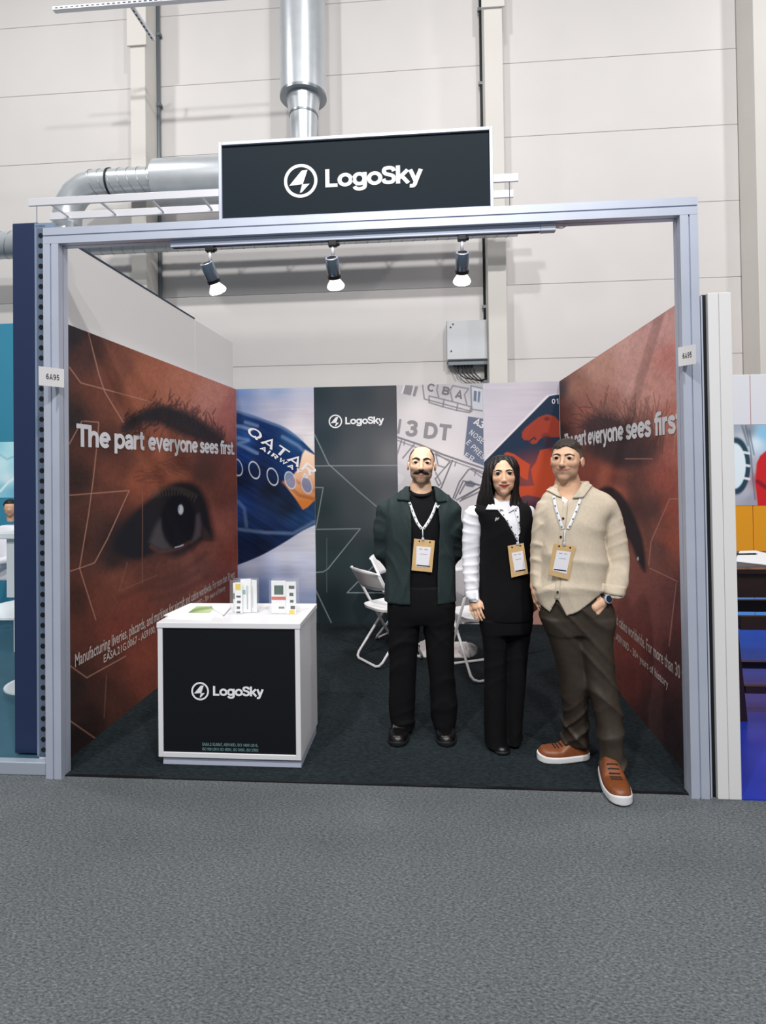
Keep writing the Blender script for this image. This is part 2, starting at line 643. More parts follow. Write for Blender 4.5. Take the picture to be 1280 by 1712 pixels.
# vertical duct
pA = atY(507, 165, DY)
R1 = (atY(545, 165, DY)[0] - atY(470, 165, DY)[0]) / 2
R2 = (atY(530, 200, DY)[0] - atY(484, 200, DY)[0]) / 2
zH = atY(340, 304, DY)[2]
R3h = abs(atY(300, 266, DY)[2] - atY(300, 343, DY)[2]) / 2 + 0.001
vd = empty('vertical_duct', (pA[0], DY, pA[2]), 'wide vertical galvanised duct hanging behind the header sign', 'duct')
MB().tube([(pA[0], DY, pA[2]), (pA[0], DY, 9.9)], R1, 40).build('duct_shell', m_galv, vd, auto=40)
MB().tube([(pA[0], DY, pA[2] + 0.03), (pA[0], DY, pA[2] - 0.004)], R1 + 0.006, 40).build('end_rim', m_seam, vd, auto=40)
MB().tube([(pA[0], DY, pA[2]), (pA[0], DY, pA[2] - 0.22), (pA[0], DY, zH + R3h)], R2, 36, radii=[R2 * 1.22, R2, R2 * 0.86]).build('reducer', m_galv, vd, auto=40)
MB().tube([(pA[0], DY, pA[2] - 0.21), (pA[0], DY, pA[2] - 0.235)], R2 + 0.008, 36).build('collar', m_seam, vd, auto=40)
# horizontal duct with elbow
R3 = abs(atY(300, 266, DY)[2] - atY(300, 343, DY)[2]) / 2
R4 = abs(atY(200, 284, DY)[2] - atY(200, 327, DY)[2]) / 2 * 1.05
x_e = atY(112, 330, DY)[0]
x_j = atY(266, 300, DY)[0]
zH2 = atY(200, 306, DY)[2]
z_lo = atY(140, 402, DY)[2]
hd = empty('elbow_duct', (x_j, DY, zH2), 'spiral galvanised duct bending down left of the header sign', 'duct')
MB().tube([(x_j, DY, zH), (0.72, DY, zH)], R3, 40).build('silencer', m_galv, hd, auto=40)
el = [(x_j + 0.02, DY, zH2), (x_e + 0.42, DY, zH2)]
for k in range(1, 5):
    a = math.pi / 2 * k / 4
    el.append((x_e + 0.42 - 0.42 * math.sin(a), DY, zH2 - 0.42 * (1 - math.cos(a))))
el.append((x_e, DY, z_lo + 0.1))
MB().tube(el, R4, 32).build('duct_shell', m_galv, hd, auto=24)
seams_along(el[0], el[1], R4, 0.13, m_seam, hd, 0.35)
xk = atY(187, 306, DY)[0]
MB().tube([(xk - 0.012, DY, zH2), (xk + 0.012, DY, zH2)], R4 + 0.012, 32).build('clamp_band', mat('rubber_band', (32, 36, 40), 0.6), hd, auto=40)
# low spiral duct mostly behind the beam
R5 = 0.165
xr = atY(865, 390, DY - 0.25)[0]
zL = atY(140, 426, DY - 0.25)[2] + R5
ld = empty('low_duct', (xr, DY - 0.25, zL), 'long thin spiral duct running low behind the front beam', 'duct')
MB().tube([(-6, DY - 0.25, zL), (xr, DY - 0.25, zL)], R5, 30).build('duct_shell', m_galv, ld, auto=40)
seams_along((-6, DY - 0.25, zL), (xr, DY - 0.25, zL), R5, 0.14, m_seam, ld, 0.4)

# cable ladder in front of the ducts
m_tray = mat('tray_white', (224, 224, 230), 0.4, 0.2)
CY1 = 3.7
z1 = atY(204, 331, CY1)[2]
d_ = ray(250, 354)
CY2 = CAM[1] + d_[1] * (z1 - CAM[2]) / d_[2]
xl, xrr = atY(48, 338, CY1)[0], atY(866, 292, CY1)[0]
ct = empty('cable_ladder', (xl, CY1, z1), 'white cable ladder spanning behind the header sign', 'cable tray')
for y in (CY1, CY2):
    MB().box(xl, xrr, y - 0.015, y + 0.015, z1 - 0.045, z1 + 0.045, 0.004).build('rail', m_tray, ct)
k = xl + 0.25
while k < xrr:
    MB().box(k - 0.012, k + 0.012, CY1 + 0.015, CY2 - 0.015, z1 - 0.02, z1 + 0.0).build('rung', m_tray, ct)
    k += 0.62
for x in (xl + 0.1, xrr - 0.1):
    MB().tube([(x, CY1, z1 + 0.04), (x, CY1, z1 - 0.4)], 0.006, 6).build('hanger_rod', m_conduit, ct)

# slotted struts at the very top left
SY = 3.4
a0, a1 = atY(90, 17, SY), atY(420, -6, SY)
st = empty('slotted_strut', tuple(a0), 'white slotted strut crossing high at the top left', 'strut')
L = a1[0] - a0[0]
MB().box(a0[0], a1[0], SY - 0.03, SY + 0.03, a0[2] - 0.02, a0[2] + 0.02, 0.004).build('channel', m_tray, st)
k = 0.03
sl = MB()
while k < L - 0.05:
    sl.box(a0[0] + k, a0[0] + k + 0.035, SY - 0.0315, SY - 0.0295, a0[2] - 0.007, a0[2] + 0.007)
    k += 0.062
sl.build('slots', m_alu_d, st)['kind'] = 'stuff'
b0 = atY(214, 8, SY - 0.05)
MB().box(b0[0] - 0.02, b0[0] + 0.02, SY + 0.03, SY + 0.55, a0[2] - 0.02, a0[2] + 0.02, 0.004).build('cross_channel', m_tray, st)
sl = MB()
for k in range(8):
    sl.box(b0[0] - 0.008, b0[0] + 0.008, SY + 0.06 + k * 0.06, SY + 0.095 + k * 0.06, a0[2] - 0.0215, a0[2] - 0.0195)
sl.build('slots', m_alu_d, st)['kind'] = 'stuff'

# switch box on the hall wall
BY = 4.78
c0, c1 = atY(746, 536, BY), atY(815, 600, BY)
bx = empty('switch_box', ((c0[0] + c1[0]) / 2, HALL_Y, c1[2]), 'grey metal switch box with cables on the hall wall', 'switch box')
m_box = mat('switch_box_grey', (206, 208, 212), 0.45, var=0.02, scale=4)
MB().box(c0[0], c1[0], BY + 0.012, HALL_Y - 0.001, c1[2], c0[2], 0.006).build('housing', m_box, bx)
MB().box(c0[0] + 0.006, c1[0] - 0.006, BY, BY + 0.011, c1[2] + 0.006, c0[2] - 0.006, 0.004).build('door', m_box, bx)
for px, py in ((757, 542), (753, 547), (754, 587)):
    p = atY(px, py, BY - 0.003)
    MB().lathe([(0.011, -0.004), (0.011, 0.004)], p, 10, 'y').build('lock', m_cable, bx)
MB().box(c0[0] + 0.02, c1[0] + 0.03, BY + 0.05, HALL_Y - 0.002, c1[2] - 0.06, c1[2] - 0.001).build('gland_plate', m_conduit, bx)
gx = np.linspace(c0[0] + 0.11, c0[0] + 0.33, 6)
for i, x in enumerate(gx):
    MB().lathe([(0.016, -0.10), (0.016, -0.06)], (x, BY + 0.12, c1[2]), 10).build('gland', m_cable, bx)
xc = c1[0] + 0.06
for i, x in enumerate(gx[1:]):
    zt = c1[2] - 0.1
    path = catmull([(x, BY + 0.12, zt), (x + 0.01, BY + 0.12, zt - 0.06), (x + 0.1, BY + 0.12, zt - 0.13 - 0.006 * i), (c1[0] - 0.05, BY + 0.12, zt - 0.15 - 0.006 * i), (xc - 0.01, BY + 0.13, zt - 0.05), (xc, BY + 0.15, zt + 0.1), (xc, BY + 0.15, c0[2] + 0.1)], 5)
    MB().tube([Vector(p) + Vector((0.008 * i, 0.006 * i, 0)) for p in path], 0.008, 6).build('cable', m_cable, bx, True)
MB().tube([(c0[0] + 0.09, BY + 0.1, c1[2] - 0.06), (c0[0] + 0.15, BY + 0.08, c1[2] - 0.17)], 0.012, 6).build('cable_end', m_cable, bx)

# ------------------------------------------------------------------ front frame of the stand
def slot_profile(w, d, g=0.007, q=0.009):
    """rectangular aluminium profile section with a slot in the middle of each side, centred on 0"""
    a, b = w / 2, d / 2
    return [(-a, -b), (-g / 2, -b), (-g / 2, -b + q), (g / 2, -b + q), (g / 2, -b), (a, -b), (a, -g / 2), (a - q, -g / 2), (a - q, g / 2), (a, g / 2),
            (a, b), (g / 2, b), (g / 2, b - q), (-g / 2, b - q), (-g / 2, b), (-a, b), (-a, g / 2), (-a + q, g / 2), (-a + q, -g / 2), (-a, -g / 2)]


B0, B1 = 2.788, 2.872
fr = empty('front_frame', (0, 0.04, 0), 'aluminium profile frame of two posts and a beam around the stand front', 'frame')
for x in (-1.610, 1.613):
    MB().prism([(x + p[0], 0.04 + p[1]) for p in slot_profile(0.084, 0.08)], 'z', 0.0, B0 - 0.001).build('post', m_alu, fr)
    MB().box(x - 0.03, x + 0.03, 0.012, 0.068, 0.0005, B0 - 0.002).build('post_core', m_alu_d, fr)
MB().prism([(0.04 + p[0], (B0 + B1) / 2 + p[1]) for p in slot_profile(0.08, B1 - B0)], 'x', -1.652, 1.655).build('beam', m_alu, fr)
MB().box(-1.65, 1.653, 0.012, 0.068, B0 + 0.012, B1 - 0.012).build('beam_core', m_alu_d, fr)
MB().box(-1.568, 1.571, 0.030, 0.0445, 0.0, 0.0060).build('floor_strip', m_black, fr)

# header sign
hs = empty('header_sign', (0, 0.03, B1), 'black header sign with white LogoSky name on the front beam', 'sign')
sx0, sx1, sz1 = -0.706, 0.690, 3.275
zs = B1 + 0.001
sy0, sy1 = 0.005, 0.065
t = 0.018
for nm, a in (('frame_side', (sx0, sx0 + t, sy0, sy1, zs, sz1)), ('frame_side', (sx1 - t, sx1, sy0, sy1, zs, sz1)), ('frame_top', (sx0 + t, sx1 - t, sy0, sy1, sz1 - t, sz1)), ('frame_bottom', (sx0 + t, sx1 - t, sy0, sy1, zs, zs + 0.006))):
    MB().box(*a, 0.002, seg=1).build(nm, m_alu, hs)
MB().box(sx0 + t, sx1 - t, sy0 + 0.012, sy1 - 0.005, zs + 0.006, sz1 - t).build('panel', m_sign, hs)
c = atY(502.5, 302.5, sy0 + 0.011)
logo(c, 0.0865, m_print_white, hs, off=(0, -0.001, 0))

# stand number tags on both posts
def number_tag(corners_px, yl, yr, label):
    (ax, ay), (bx_, by), (cx_, cy_), (dx_, dy_) = corners_px      # tl, tr, br, bl
    tl, tr, br, bl = atY(ax, ay, yl), atY(bx_, by, yr), atY(cx_, cy_, yr), atY(dx_, dy_, yl)
    zt, zb = (tl[2] + tr[2]) / 2, (br[2] + bl[2]) / 2
    n = np.array([-(tr[1] - tl[1]), (tr[0] - tl[0]), 0.0])
    n /= np.linalg.norm(n)
    if n[1] < 0:
        n = -n
    P = [(tl[0], tl[1], zb), (tr[0], tr[1], zb), (tr[0], tr[1], zt), (tl[0], tl[1], zt)]
    V = [np.array(p) for p in P] + [np.array(p) + n * 0.004 for p in P]
    tg = empty('number_tag', (tl[0], tl[1], zb), label, 'sign', 'stand number tags')
    pmesh('plate', V, [(0, 1, 2, 3), (7, 6, 5, 4), (0, 4, 5, 1), (1, 5, 6, 2), (2, 6, 7, 3), (3, 7, 4, 0)], mat('tag_white', (228, 226, 228), 0.4), tg)
    xq = -1.585 if tl[0] < 0 else 1.590
    yq = tl[1] + (tr[1] - tl[1]) * (xq - tl[0]) / (tr[0] - tl[0])
    MB().box(xq - 0.008, xq + 0.008, min(yq + 0.016, -0.004), -0.0001, zb + 0.03, zt - 0.03).build('mounting_clip', m_alu, tg)
    e = np.array(P[1]) - np.array(P[0])
    h = zt - zb
    p0 = np.array(P[0]) + e * 0.27 + np.array((0, 0, h * 0.36))
    p1 = np.array(P[0]) + e * 0.80 + np.array((0, 0, h * 0.36))
    text_fit('number', '6A95', p0, p1, h * 0.30, -n * 0.0012, m_black, tg, weight=0.13, track=0.08)
    return tg


number_tag([(65, 610), (107, 619), (107, 650), (65, 642)], -0.11, -0.003, 'white stand number tag angled on the left post')
number_tag([(1133, 582), (1161.5, 574), (1162, 607), (1133, 614)], -0.003, -0.075, 'white stand number tag angled on the right post')

# track rail with three spotlights under the beam
TY = 0.045
ta, tb = atY(287, 408, TY), atY(928, 381, TY)
TZ = B0 - 0.036
m_track = mat('track_aluminium', (196, 206, 228), 0.4, 0.25)
tr_ = empty('light_track', (ta[0], TY, TZ), 'slim aluminium lighting track under the front beam', 'light track')
MB().box(ta[0], tb[0] - 0.075, TY - 0.018, TY + 0.018, TZ, B0 - 0.001, 0.002).build('rail', m_track, tr_)
MB().box(tb[0] - 0.075, tb[0], TY - 0.020, TY + 0.020, TZ - 0.002, B0 - 0.001, 0.004).build('end_cap', mat('end_cap_grey', (200, 206, 222), 0.45), tr_)
MB().box(ta[0] + 0.01, tb[0] - 0.08, TY - 0.006, TY + 0.006, TZ - 0.0015, TZ - 0.0002).build('conductor_slot', m_black, tr_)
MB().tube(catmull([(tb[0], TY, TZ + 0.02), (tb[0] + 0.03, TY - 0.01, TZ + 0.012), (tb[0] + 0.06, TY, TZ + 0.03)], 5), 0.004, 6).build('feed_cable', m_white, tr_)

m_lampbody = mat('brushed_lamp_metal', (140, 158, 176), 0.28, 0.85)
m_bulb = mat('lamp_bulb_glass', (255, 255, 255), 0.15, emit=(255, 244, 226), estr=9.0)
m_bulb_side = mat('lamp_reflector_glass', (240, 242, 246), 0.12, emit=(255, 246, 232), estr=1.4)


def spotlight(px, axis, label):
    x = atY(px, 405, TY)[0]
    sp = empty('track_spotlight', (x, TY, TZ), label, 'spotlight', 'spotlights on the front track')
    MB().box(x - 0.022, x + 0.022, TY - 0.016, TY + 0.016, TZ - 0.028, TZ - 0.0005, 0.004).build('adapter', m_black, sp)
    MB().box(x + 0.010, x + 0.036, TY - 0.012, TY + 0.012, TZ - 0.026, TZ - 0.006, 0.008).build('lock_lever', m_black, sp)
    hb = Vector((x, TY, TZ - 0.075))
    MB().tube([(x, TY, TZ - 0.027), hb], 0.009, 10).build('stem', m_white, sp, True)
    d = Vector(axis).normalized()
    ctr = hb + Vector((0, 0.0, -0.062))
    rot = d.to_track_quat('-Z', 'Y').to_matrix().to_4x4()
    T = Matrix.Translation(ctr) @ rot

    def put(prof, nm, m):
        b = MB().lathe(prof, (0, 0, 0), 28)
        bmesh.ops.transform(b.bm, matrix=T, verts=b.bm.verts)
        return b.build(nm, m, sp, auto=40)
    put([(0.026, 0.048), (0.033, 0.050), (0.034, 0.046), (0.034, -0.035), (0.030, -0.040)], 'housing', m_lampbody)
    put([(0.024, 0.0495), (0.024, 0.053), (0.030, 0.0535), (0.033, 0.0505)], 'rear_rim', m_alu)
    put([(0.001, 0.0540), (0.0235, 0.0540), (0.0235, 0.050), (0.001, 0.050)], 'rear_opening', m_black)
    put([(0.030, -0.036), (0.035, -0.036), (0.035, -0.052), (0.028, -0.052)], 'collar', m_black)
    put([(0.018, -0.050), (0.024, -0.058), (0.040, -0.082), (0.046, -0.094), (0.046, -0.098)], 'reflector', m_bulb_side)
    put([(0.046, -0.098), (0.040, -0.106), (0.022, -0.111), (0.001, -0.112)], 'lens', m_bulb)
    ldt = bpy.data.lights.new('spot_beam', 'SPOT')
    ldt.energy = 20
    ldt.spot_size = math.radians(100)
    ldt.spot_blend = 0.8
    ldt.shadow_soft_size = 0.05
    ldt.color = (1.0, 0.93, 0.84)
    lo = bpy.data.objects.new('spot_beam', ldt)
    lo.location = ctr + d * 0.125 - Vector((x, TY, TZ))
    lo.rotation_euler = d.to_track_quat('-Z', 'Y').to_euler()
    lo.parent = sp
    COL.objects.link(lo)
    return sp


spotlight(351, (0.20, 0.55, -0.80), 'left of the three silver track spotlights, tilted to the right')
spotlight(556, (0.04, 0.60, -0.78), 'middle silver track spotlight under the header sign')
spotlight(772, (0.00, 0.60, -0.78), 'right of the three silver track spotlights')

# ------------------------------------------------------------------ printed graphics (flat prints: colours stored per vertex of a fine grid)
m_printed = mat('printed_graphic', attr='Print', rough=0.6, spec=0.12)
PB = 1.22      # print reflectance against the colours read off the photo


def vnoise(x, y, seed=0):
    r = np.random.default_rng(seed)
    T = r.random((256, 256))
    xi, yi = np.floor(x).astype(int), np.floor(y).astype(int)
    fx, fy = x - xi, y - yi
    fx, fy = fx * fx * (3 - 2 * fx), fy * fy * (3 - 2 * fy)
    g = lambda a, b: T[a % 256, b % 256]
    return (g(xi, yi) * (1 - fx) + g(xi + 1, yi) * fx) * (1 - fy) + (g(xi, yi + 1) * (1 - fx) + g(xi + 1, yi + 1) * fx) * fy


class Print:
    """colour field over the photo's pixel frame, sampled at the print's own grid points"""

    def __init__(self, u, v):
        self.u, self.v = u, v
        self.c = np.zeros(u.shape + (3,))

    def field(self, pts, power=3.0, sy=1.0):
        w = np.zeros(self.u.shape)
        c = np.zeros(self.c.shape)
        for x, y, col in pts:
            k = 1.0 / (((self.u - x) ** 2 + ((self.v - y) * sy) ** 2 + 60.0) ** (power / 2))
            w += k
            c += k[..., None] * lin(col)
        self.c = c / w[..., None]

    def blend(self, m, col, a=1.0):
        m = (m * a)[..., None]
        self.c = self.c * (1 - m) + lin(col) * m

    def mul(self, m):
        self.c = self.c * m[..., None]

    def poly(self, P, soft=1.0):
        """coverage of a polygon with a soft edge"""
        u, v = self.u, self.v
        x0, x1 = min(p[0] for p in P) - soft * 2, max(p[0] for p in P) + soft * 2
        y0, y1 = min(p[1] for p in P) - soft * 2, max(p[1] for p in P) + soft * 2
        sel = (u > x0) & (u < x1) & (v > y0) & (v < y1)
        out = np.zeros(u.shape)
        if not sel.any():
            return out
        a, b = u[sel], v[sel]
        ins = np.zeros(a.shape, bool)
        dist = np.full(a.shape, 1e9)
        n = len(P)
        for i in range(n):
            (xa, ya), (xb, yb) = P[i], P[(i + 1) % n]
            if ya != yb:
                cr = ((ya > b) != (yb > b)) & (a < (xb - xa) * (b - ya) / (yb - ya) + xa)
                ins ^= cr
            L2 = (xb - xa) ** 2 + (yb - ya) ** 2 + 1e-9
            t = np.clip(((a - xa) * (xb - xa) + (b - ya) * (yb - ya)) / L2, 0, 1)
            dist = np.minimum(dist, np.hypot(a - xa - t * (xb - xa), b - ya - t * (yb - ya)))
        sd = np.where(ins, -dist, dist)
        s = np.clip(0.5 - sd / (2 * soft), 0, 1)
        out[sel] = s * s * (3 - 2 * s)
        return out

    def ell(self, cx, cy, rx, ry, soft=0.15, rot=0.0):
        c, s = math.cos(rot), math.sin(rot)
        x, y = self.u - cx, self.v - cy
        d = np.hypot((x * c + y * s) / rx, (-x * s + y * c) / ry)
        k = np.clip(0.5 - (d - 1) / (2 * soft), 0, 1)
        return k * k * (3 - 2 * k)

    def ring(self, cx, cy, rx, ry, w, rot=0.0):
        c, s = math.cos(rot), math.sin(rot)
        x, y = self.u - cx, self.v - cy
        d = np.abs(np.hypot((x * c + y * s) / rx, (-x * s + y * c) / ry) - 1) * min(rx, ry)
        return np.clip(1 - (d - w / 2) / 0.8, 0, 1)

    def line(self, P, w=1.0, soft=0.8, taper=False):
        u, v = self.u, self.v
        out = np.zeros(u.shape)
        for (xa, ya), (xb, yb) in zip(P, P[1:]):
            sel = (u > min(xa, xb) - w - 2) & (u < max(xa, xb) + w + 2) & (v > min(ya, yb) - w - 2) & (v < max(ya, yb) + w + 2)
            if not sel.any():
                continue
            a, b = u[sel], v[sel]
            L2 = (xb - xa) ** 2 + (yb - ya) ** 2 + 1e-9
            t = np.clip(((a - xa) * (xb - xa) + (b - ya) * (yb - ya)) / L2, 0, 1)
            d = np.hypot(a - xa - t * (xb - xa), b - ya - t * (yb - ya))
            ww = w / 2 * (1 - 0.8 * t) if taper else w / 2
            out[sel] = np.maximum(out[sel], np.clip(1 - (d - ww) / soft, 0, 1))
        return out


def print_grid(name, P00, ex, ey, nx, ny, painter, parent, flip=False, gain=1.0):
    """grid spanned by ex, ey from P00; columns given as fractions so they may be spaced by perspective"""
    sx = nx if isinstance(nx, np.ndarray) else np.linspace(0, 1, nx)
    sy = np.linspace(0, 1, ny)
    A, B = np.meshgrid(sx, sy)
    W = P00 + A[..., None] * ex + B[..., None] * ey
    u, v = proj(W)
    p = Print(u, v)
    painter(p)
    n, k = len(sx), len(sy)
    i = np.arange((k - 1) * (n - 1))
    r, c = i // (n - 1), i % (n - 1)
    a = r * n + c
    F = np.stack([a, a + 1, a + n + 1, a + n], 1)
    if flip:
        F = F[:, ::-1]
    me = bpy.data.meshes.new(name)
    V = W.reshape(-1, 3)
    me.vertices.add(len(V))
    me.vertices.foreach_set('co', V.astype(np.float32).ravel())
    me.loops.add(F.size)
    me.loops.foreach_set('vertex_index', F.astype(np.int32).ravel())
    me.polygons.add(len(F))
    me.polygons.foreach_set('loop_start', np.arange(0, F.size, 4, dtype=np.int32))
    me.update(calc_edges=True)
    at = me.attributes.new('Print', 'FLOAT_COLOR', 'POINT')
    col = np.ones((len(V), 4), np.float32)
    col[:, :3] = np.clip(p.c.reshape(-1, 3) * PB * gain, 0, 0.95)
    at.data.foreach_set('color', col.ravel())
    return link(name, me, m_printed, parent)


def hair(p, pts, ang, length, n, col, spread=0.35, w=1.3, jit=5.0, seed=1, a=0.7):
    """hair strokes scattered along a curve; ang = direction in degrees along the curve (start, end)"""
    r = np.random.default_rng(seed)
    C = catmull(pts, 10)
    m = np.zeros(p.u.shape)
    for _ in range(n):
        t = r.random()
        k = C[int(t * (len(C) - 1))]
        x, y = k[0] + r.normal() * jit * 0.5, k[1] + r.normal() * jit
        an = math.radians(ang[0] + (ang[1] - ang[0]) * t) + r.normal() * spread
        L = length * (0.6 + 0.7 * r.random())
        b = (x + math.cos(an) * L * 0.55, y - math.sin(an) * L * 0.55)
        an += r.normal() * 0.25
        e = (b[0] + math.cos(an) * L * 0.45, b[1] - math.sin(an) * L * 0.45)
        m = np.maximum(m, p.line([(x, y), b], w))
        m = np.maximum(m, 0.8 * p.line([b, e], w * 0.7))
    p.blend(m, col, a)


def skin_noise(p, seed):
    n = vnoise(p.u / 1.7, p.v / 2.6, seed) * 0.40 + vnoise(p.u / 4.1, p.v / 5.5, seed + 2) * 0.35 + vnoise(p.u / 11, p.v / 15, seed + 1) * 0.25
    p.mul(0.78 + 0.44 * n)


def paint_left(p):
    p.field([(118, 560, (40, 37, 42)), (150, 590, (68, 47, 45)), (118, 700, (46, 39, 40)), (130, 800, (52, 39, 37)), (125, 900, (60, 41, 37)), (130, 1000, (64, 42, 37)),
             (125, 1150, (44, 35, 33)), (130, 1230, (38, 30, 30)), (200, 605, (108, 66, 54)), (250, 625, (140, 85, 66)), (300, 645, (152, 96, 78)), (350, 665, (164, 110, 98)),
             (385, 690, (150, 90, 82)), (180, 660, (96, 58, 48)), (230, 660, (134, 80, 61)), (180, 740, (70, 45, 40)), (200, 785, (104, 60, 48)), (230, 800, (128, 72, 54)),
             (250, 768, (138, 80, 60)), (300, 770, (108, 62, 50)), (340, 790, (76, 49, 43)), (385, 780, (120, 66, 56)), (300, 796, (138, 82, 62)), (265, 806, (124, 70, 54)),
             (190, 830, (86, 53, 45)), (160, 880, (72, 48, 42)), (190, 935, (56, 42, 40)), (366, 830, (95, 56, 49)), (372, 880, (130, 76, 66)), (386, 930, (122, 62, 52)),
             (350, 915, (124, 74, 64)), (330, 945, (110, 68, 60)), (290, 965, (90, 56, 48)), (250, 960, (88, 54, 46)), (200, 970, (106, 63, 51)), (165, 1000, (98, 57, 47)),
             (220, 1010, (106, 58, 48)), (300, 1005, (98, 58, 50)), (384, 975, (112, 57, 48)), (345, 990, (115, 66, 56)), (200, 1060, (106, 55, 46)), (240, 1100, (115, 62, 50)),
             (180, 1100, (80, 48, 42)), (160, 1150, (60, 40, 36)), (252, 1140, (106, 57, 47)), (200, 1180, (70, 44, 38)), (150, 1200, (46, 35, 33)), (300, 1080, (110, 58, 48)), (360, 1050, (105, 55, 46))], 3.2)
    skin_noise(p, 3)
    brow = [(203, 712), (232, 690), (268, 678), (308, 688), (345, 710), (374, 738), (366, 748), (340, 740), (300, 726), (262, 708), (235, 708), (210, 722)]
    p.blend(p.poly([tuple(q) for q in catmull(brow, 5, True)], 8), (36, 34, 38), 0.96)
    hair(p, [(208, 718), (240, 700), (272, 692), (312, 704), (348, 724), (370, 738)], (30, 95), 14, 420, (32, 32, 37), 0.35, 1.4, 10, 5, 0.75)
    hair(p, [(205, 738), (240, 728), (280, 716), (330, 735)], (60, 120), 14, 60, (48, 38, 38), 0.4, 1.1, 9, 6, 0.5)
    p.blend(p.ell(352, 770, 36, 38, 0.7), (60, 43, 42), 0.55)
    p.blend(p.ell(210, 760, 34, 30, 0.8), (52, 40, 39), 0.45)
    hair(p, [(225, 808), (262, 786), (305, 776), (345, 792)], (20, -30), 26, 70, (74, 48, 42), 0.25, 1.2, 7, 7, 0.45)
    # the eye
    p.blend(p.ell(215, 895, 48, 36, 0.75, -0.5), (30, 30, 34), 0.9)
    lid = [(190, 915), (202, 885), (230, 850), (262, 824), (290, 807), (314, 805), (334, 816), (347, 842), (353, 872), (357, 902), (338, 906), (300, 930), (262, 926), (232, 936), (206, 930)]
    p.blend(p.poly([tuple(q) for q in catmull(lid, 5, True)], 7), (29, 30, 35), 0.98)
    p.blend(p.poly([(250, 906), (258, 884), (268, 868), (277, 864), (280, 895), (290, 917), (272, 921), (257, 914)], 6), (72, 68, 72), 0.8)
    p.blend(p.poly([(320, 908), (322, 880), (327, 862), (333, 858), (337, 880), (335, 896), (328, 903)], 4.5), (84, 74, 78), 0.8)
    p.blend(p.poly([(338, 900), (340, 880), (350, 893), (355, 903), (346, 905)], 3), (64, 50, 48), 0.8)
    p.blend(p.ell(298, 872, 29, 46, 0.14), (20, 21, 28), 1)
    p.blend(p.ell(302, 852, 4.0, 7.5, 0.4), (214, 222, 232), 1)
    p.blend(p.ell(299, 850, 1.6, 4, 0.5), (120, 150, 185), 0.8)
    p.blend(p.line(catmull([(252, 914), (268, 923), (292, 919), (318, 906)], 6), 2, 4), (100, 64, 54), 0.45)
    p.blend(p.line(catmull([(293, 915), (300, 913.5), (306, 911)], 4), 1.2), (170, 180, 195), 0.8)
    for i in range(30):
        t = i / 29
        x, y = 252 + 78 * t, 821 - 14 * math.sin(math.pi * min(1, t * 0.9 + 0.1)) + 4
        p.blend(p.line([(x, y + 2), (x + 3 - 6 * t, y + 12 + 5 * math.sin(i * 3))], 1.0), (74, 68, 60), 0.5)
    for i in range(26):
        t = i / 25
        x, y = 250 + 80 * t, 927 - 22 * t ** 2
        p.blend(p.line([(x, y), (x - 4 + 3 * t, y + 17 - 7 * t + 3 * math.sin(i * 5))], 1.2), (58, 42, 40), 0.6)
    for P in ([(200, 1000), (250, 975), (300, 958), (345, 925)], [(235, 985), (285, 978), (330, 955)], [(250, 1003), (300, 990), (345, 965)]):
        p.blend(p.line(catmull(P, 6), 3, 6), (78, 48, 43), 0.45)
    for P in ([(148, 557), (165, 625), (175, 655), (206, 706)], [(116, 614), (135, 640), (172, 650), (250, 671)], [(140, 704), (165, 706), (163, 735), (156, 800), (148, 860), (133, 950), (160, 1036)],
              [(116, 742), (137, 704)], [(117, 828), (216, 820), (180, 900), (158, 941), (133, 950), (117, 955)], [(117, 1113), (145, 1133), (210, 1097)], [(117, 1205), (160, 1235)]):
        p.blend(p.line(P, 1.1, 0.7), (160, 116, 100), 0.75)
    for P in ([(238, 818), (238, 975)], [(213, 940), (199, 988), (262, 962)], [(178, 1130), (174, 1200)]):
        p.blend(p.line(P, 0.9, 0.7), (130, 88, 76), 0.45)


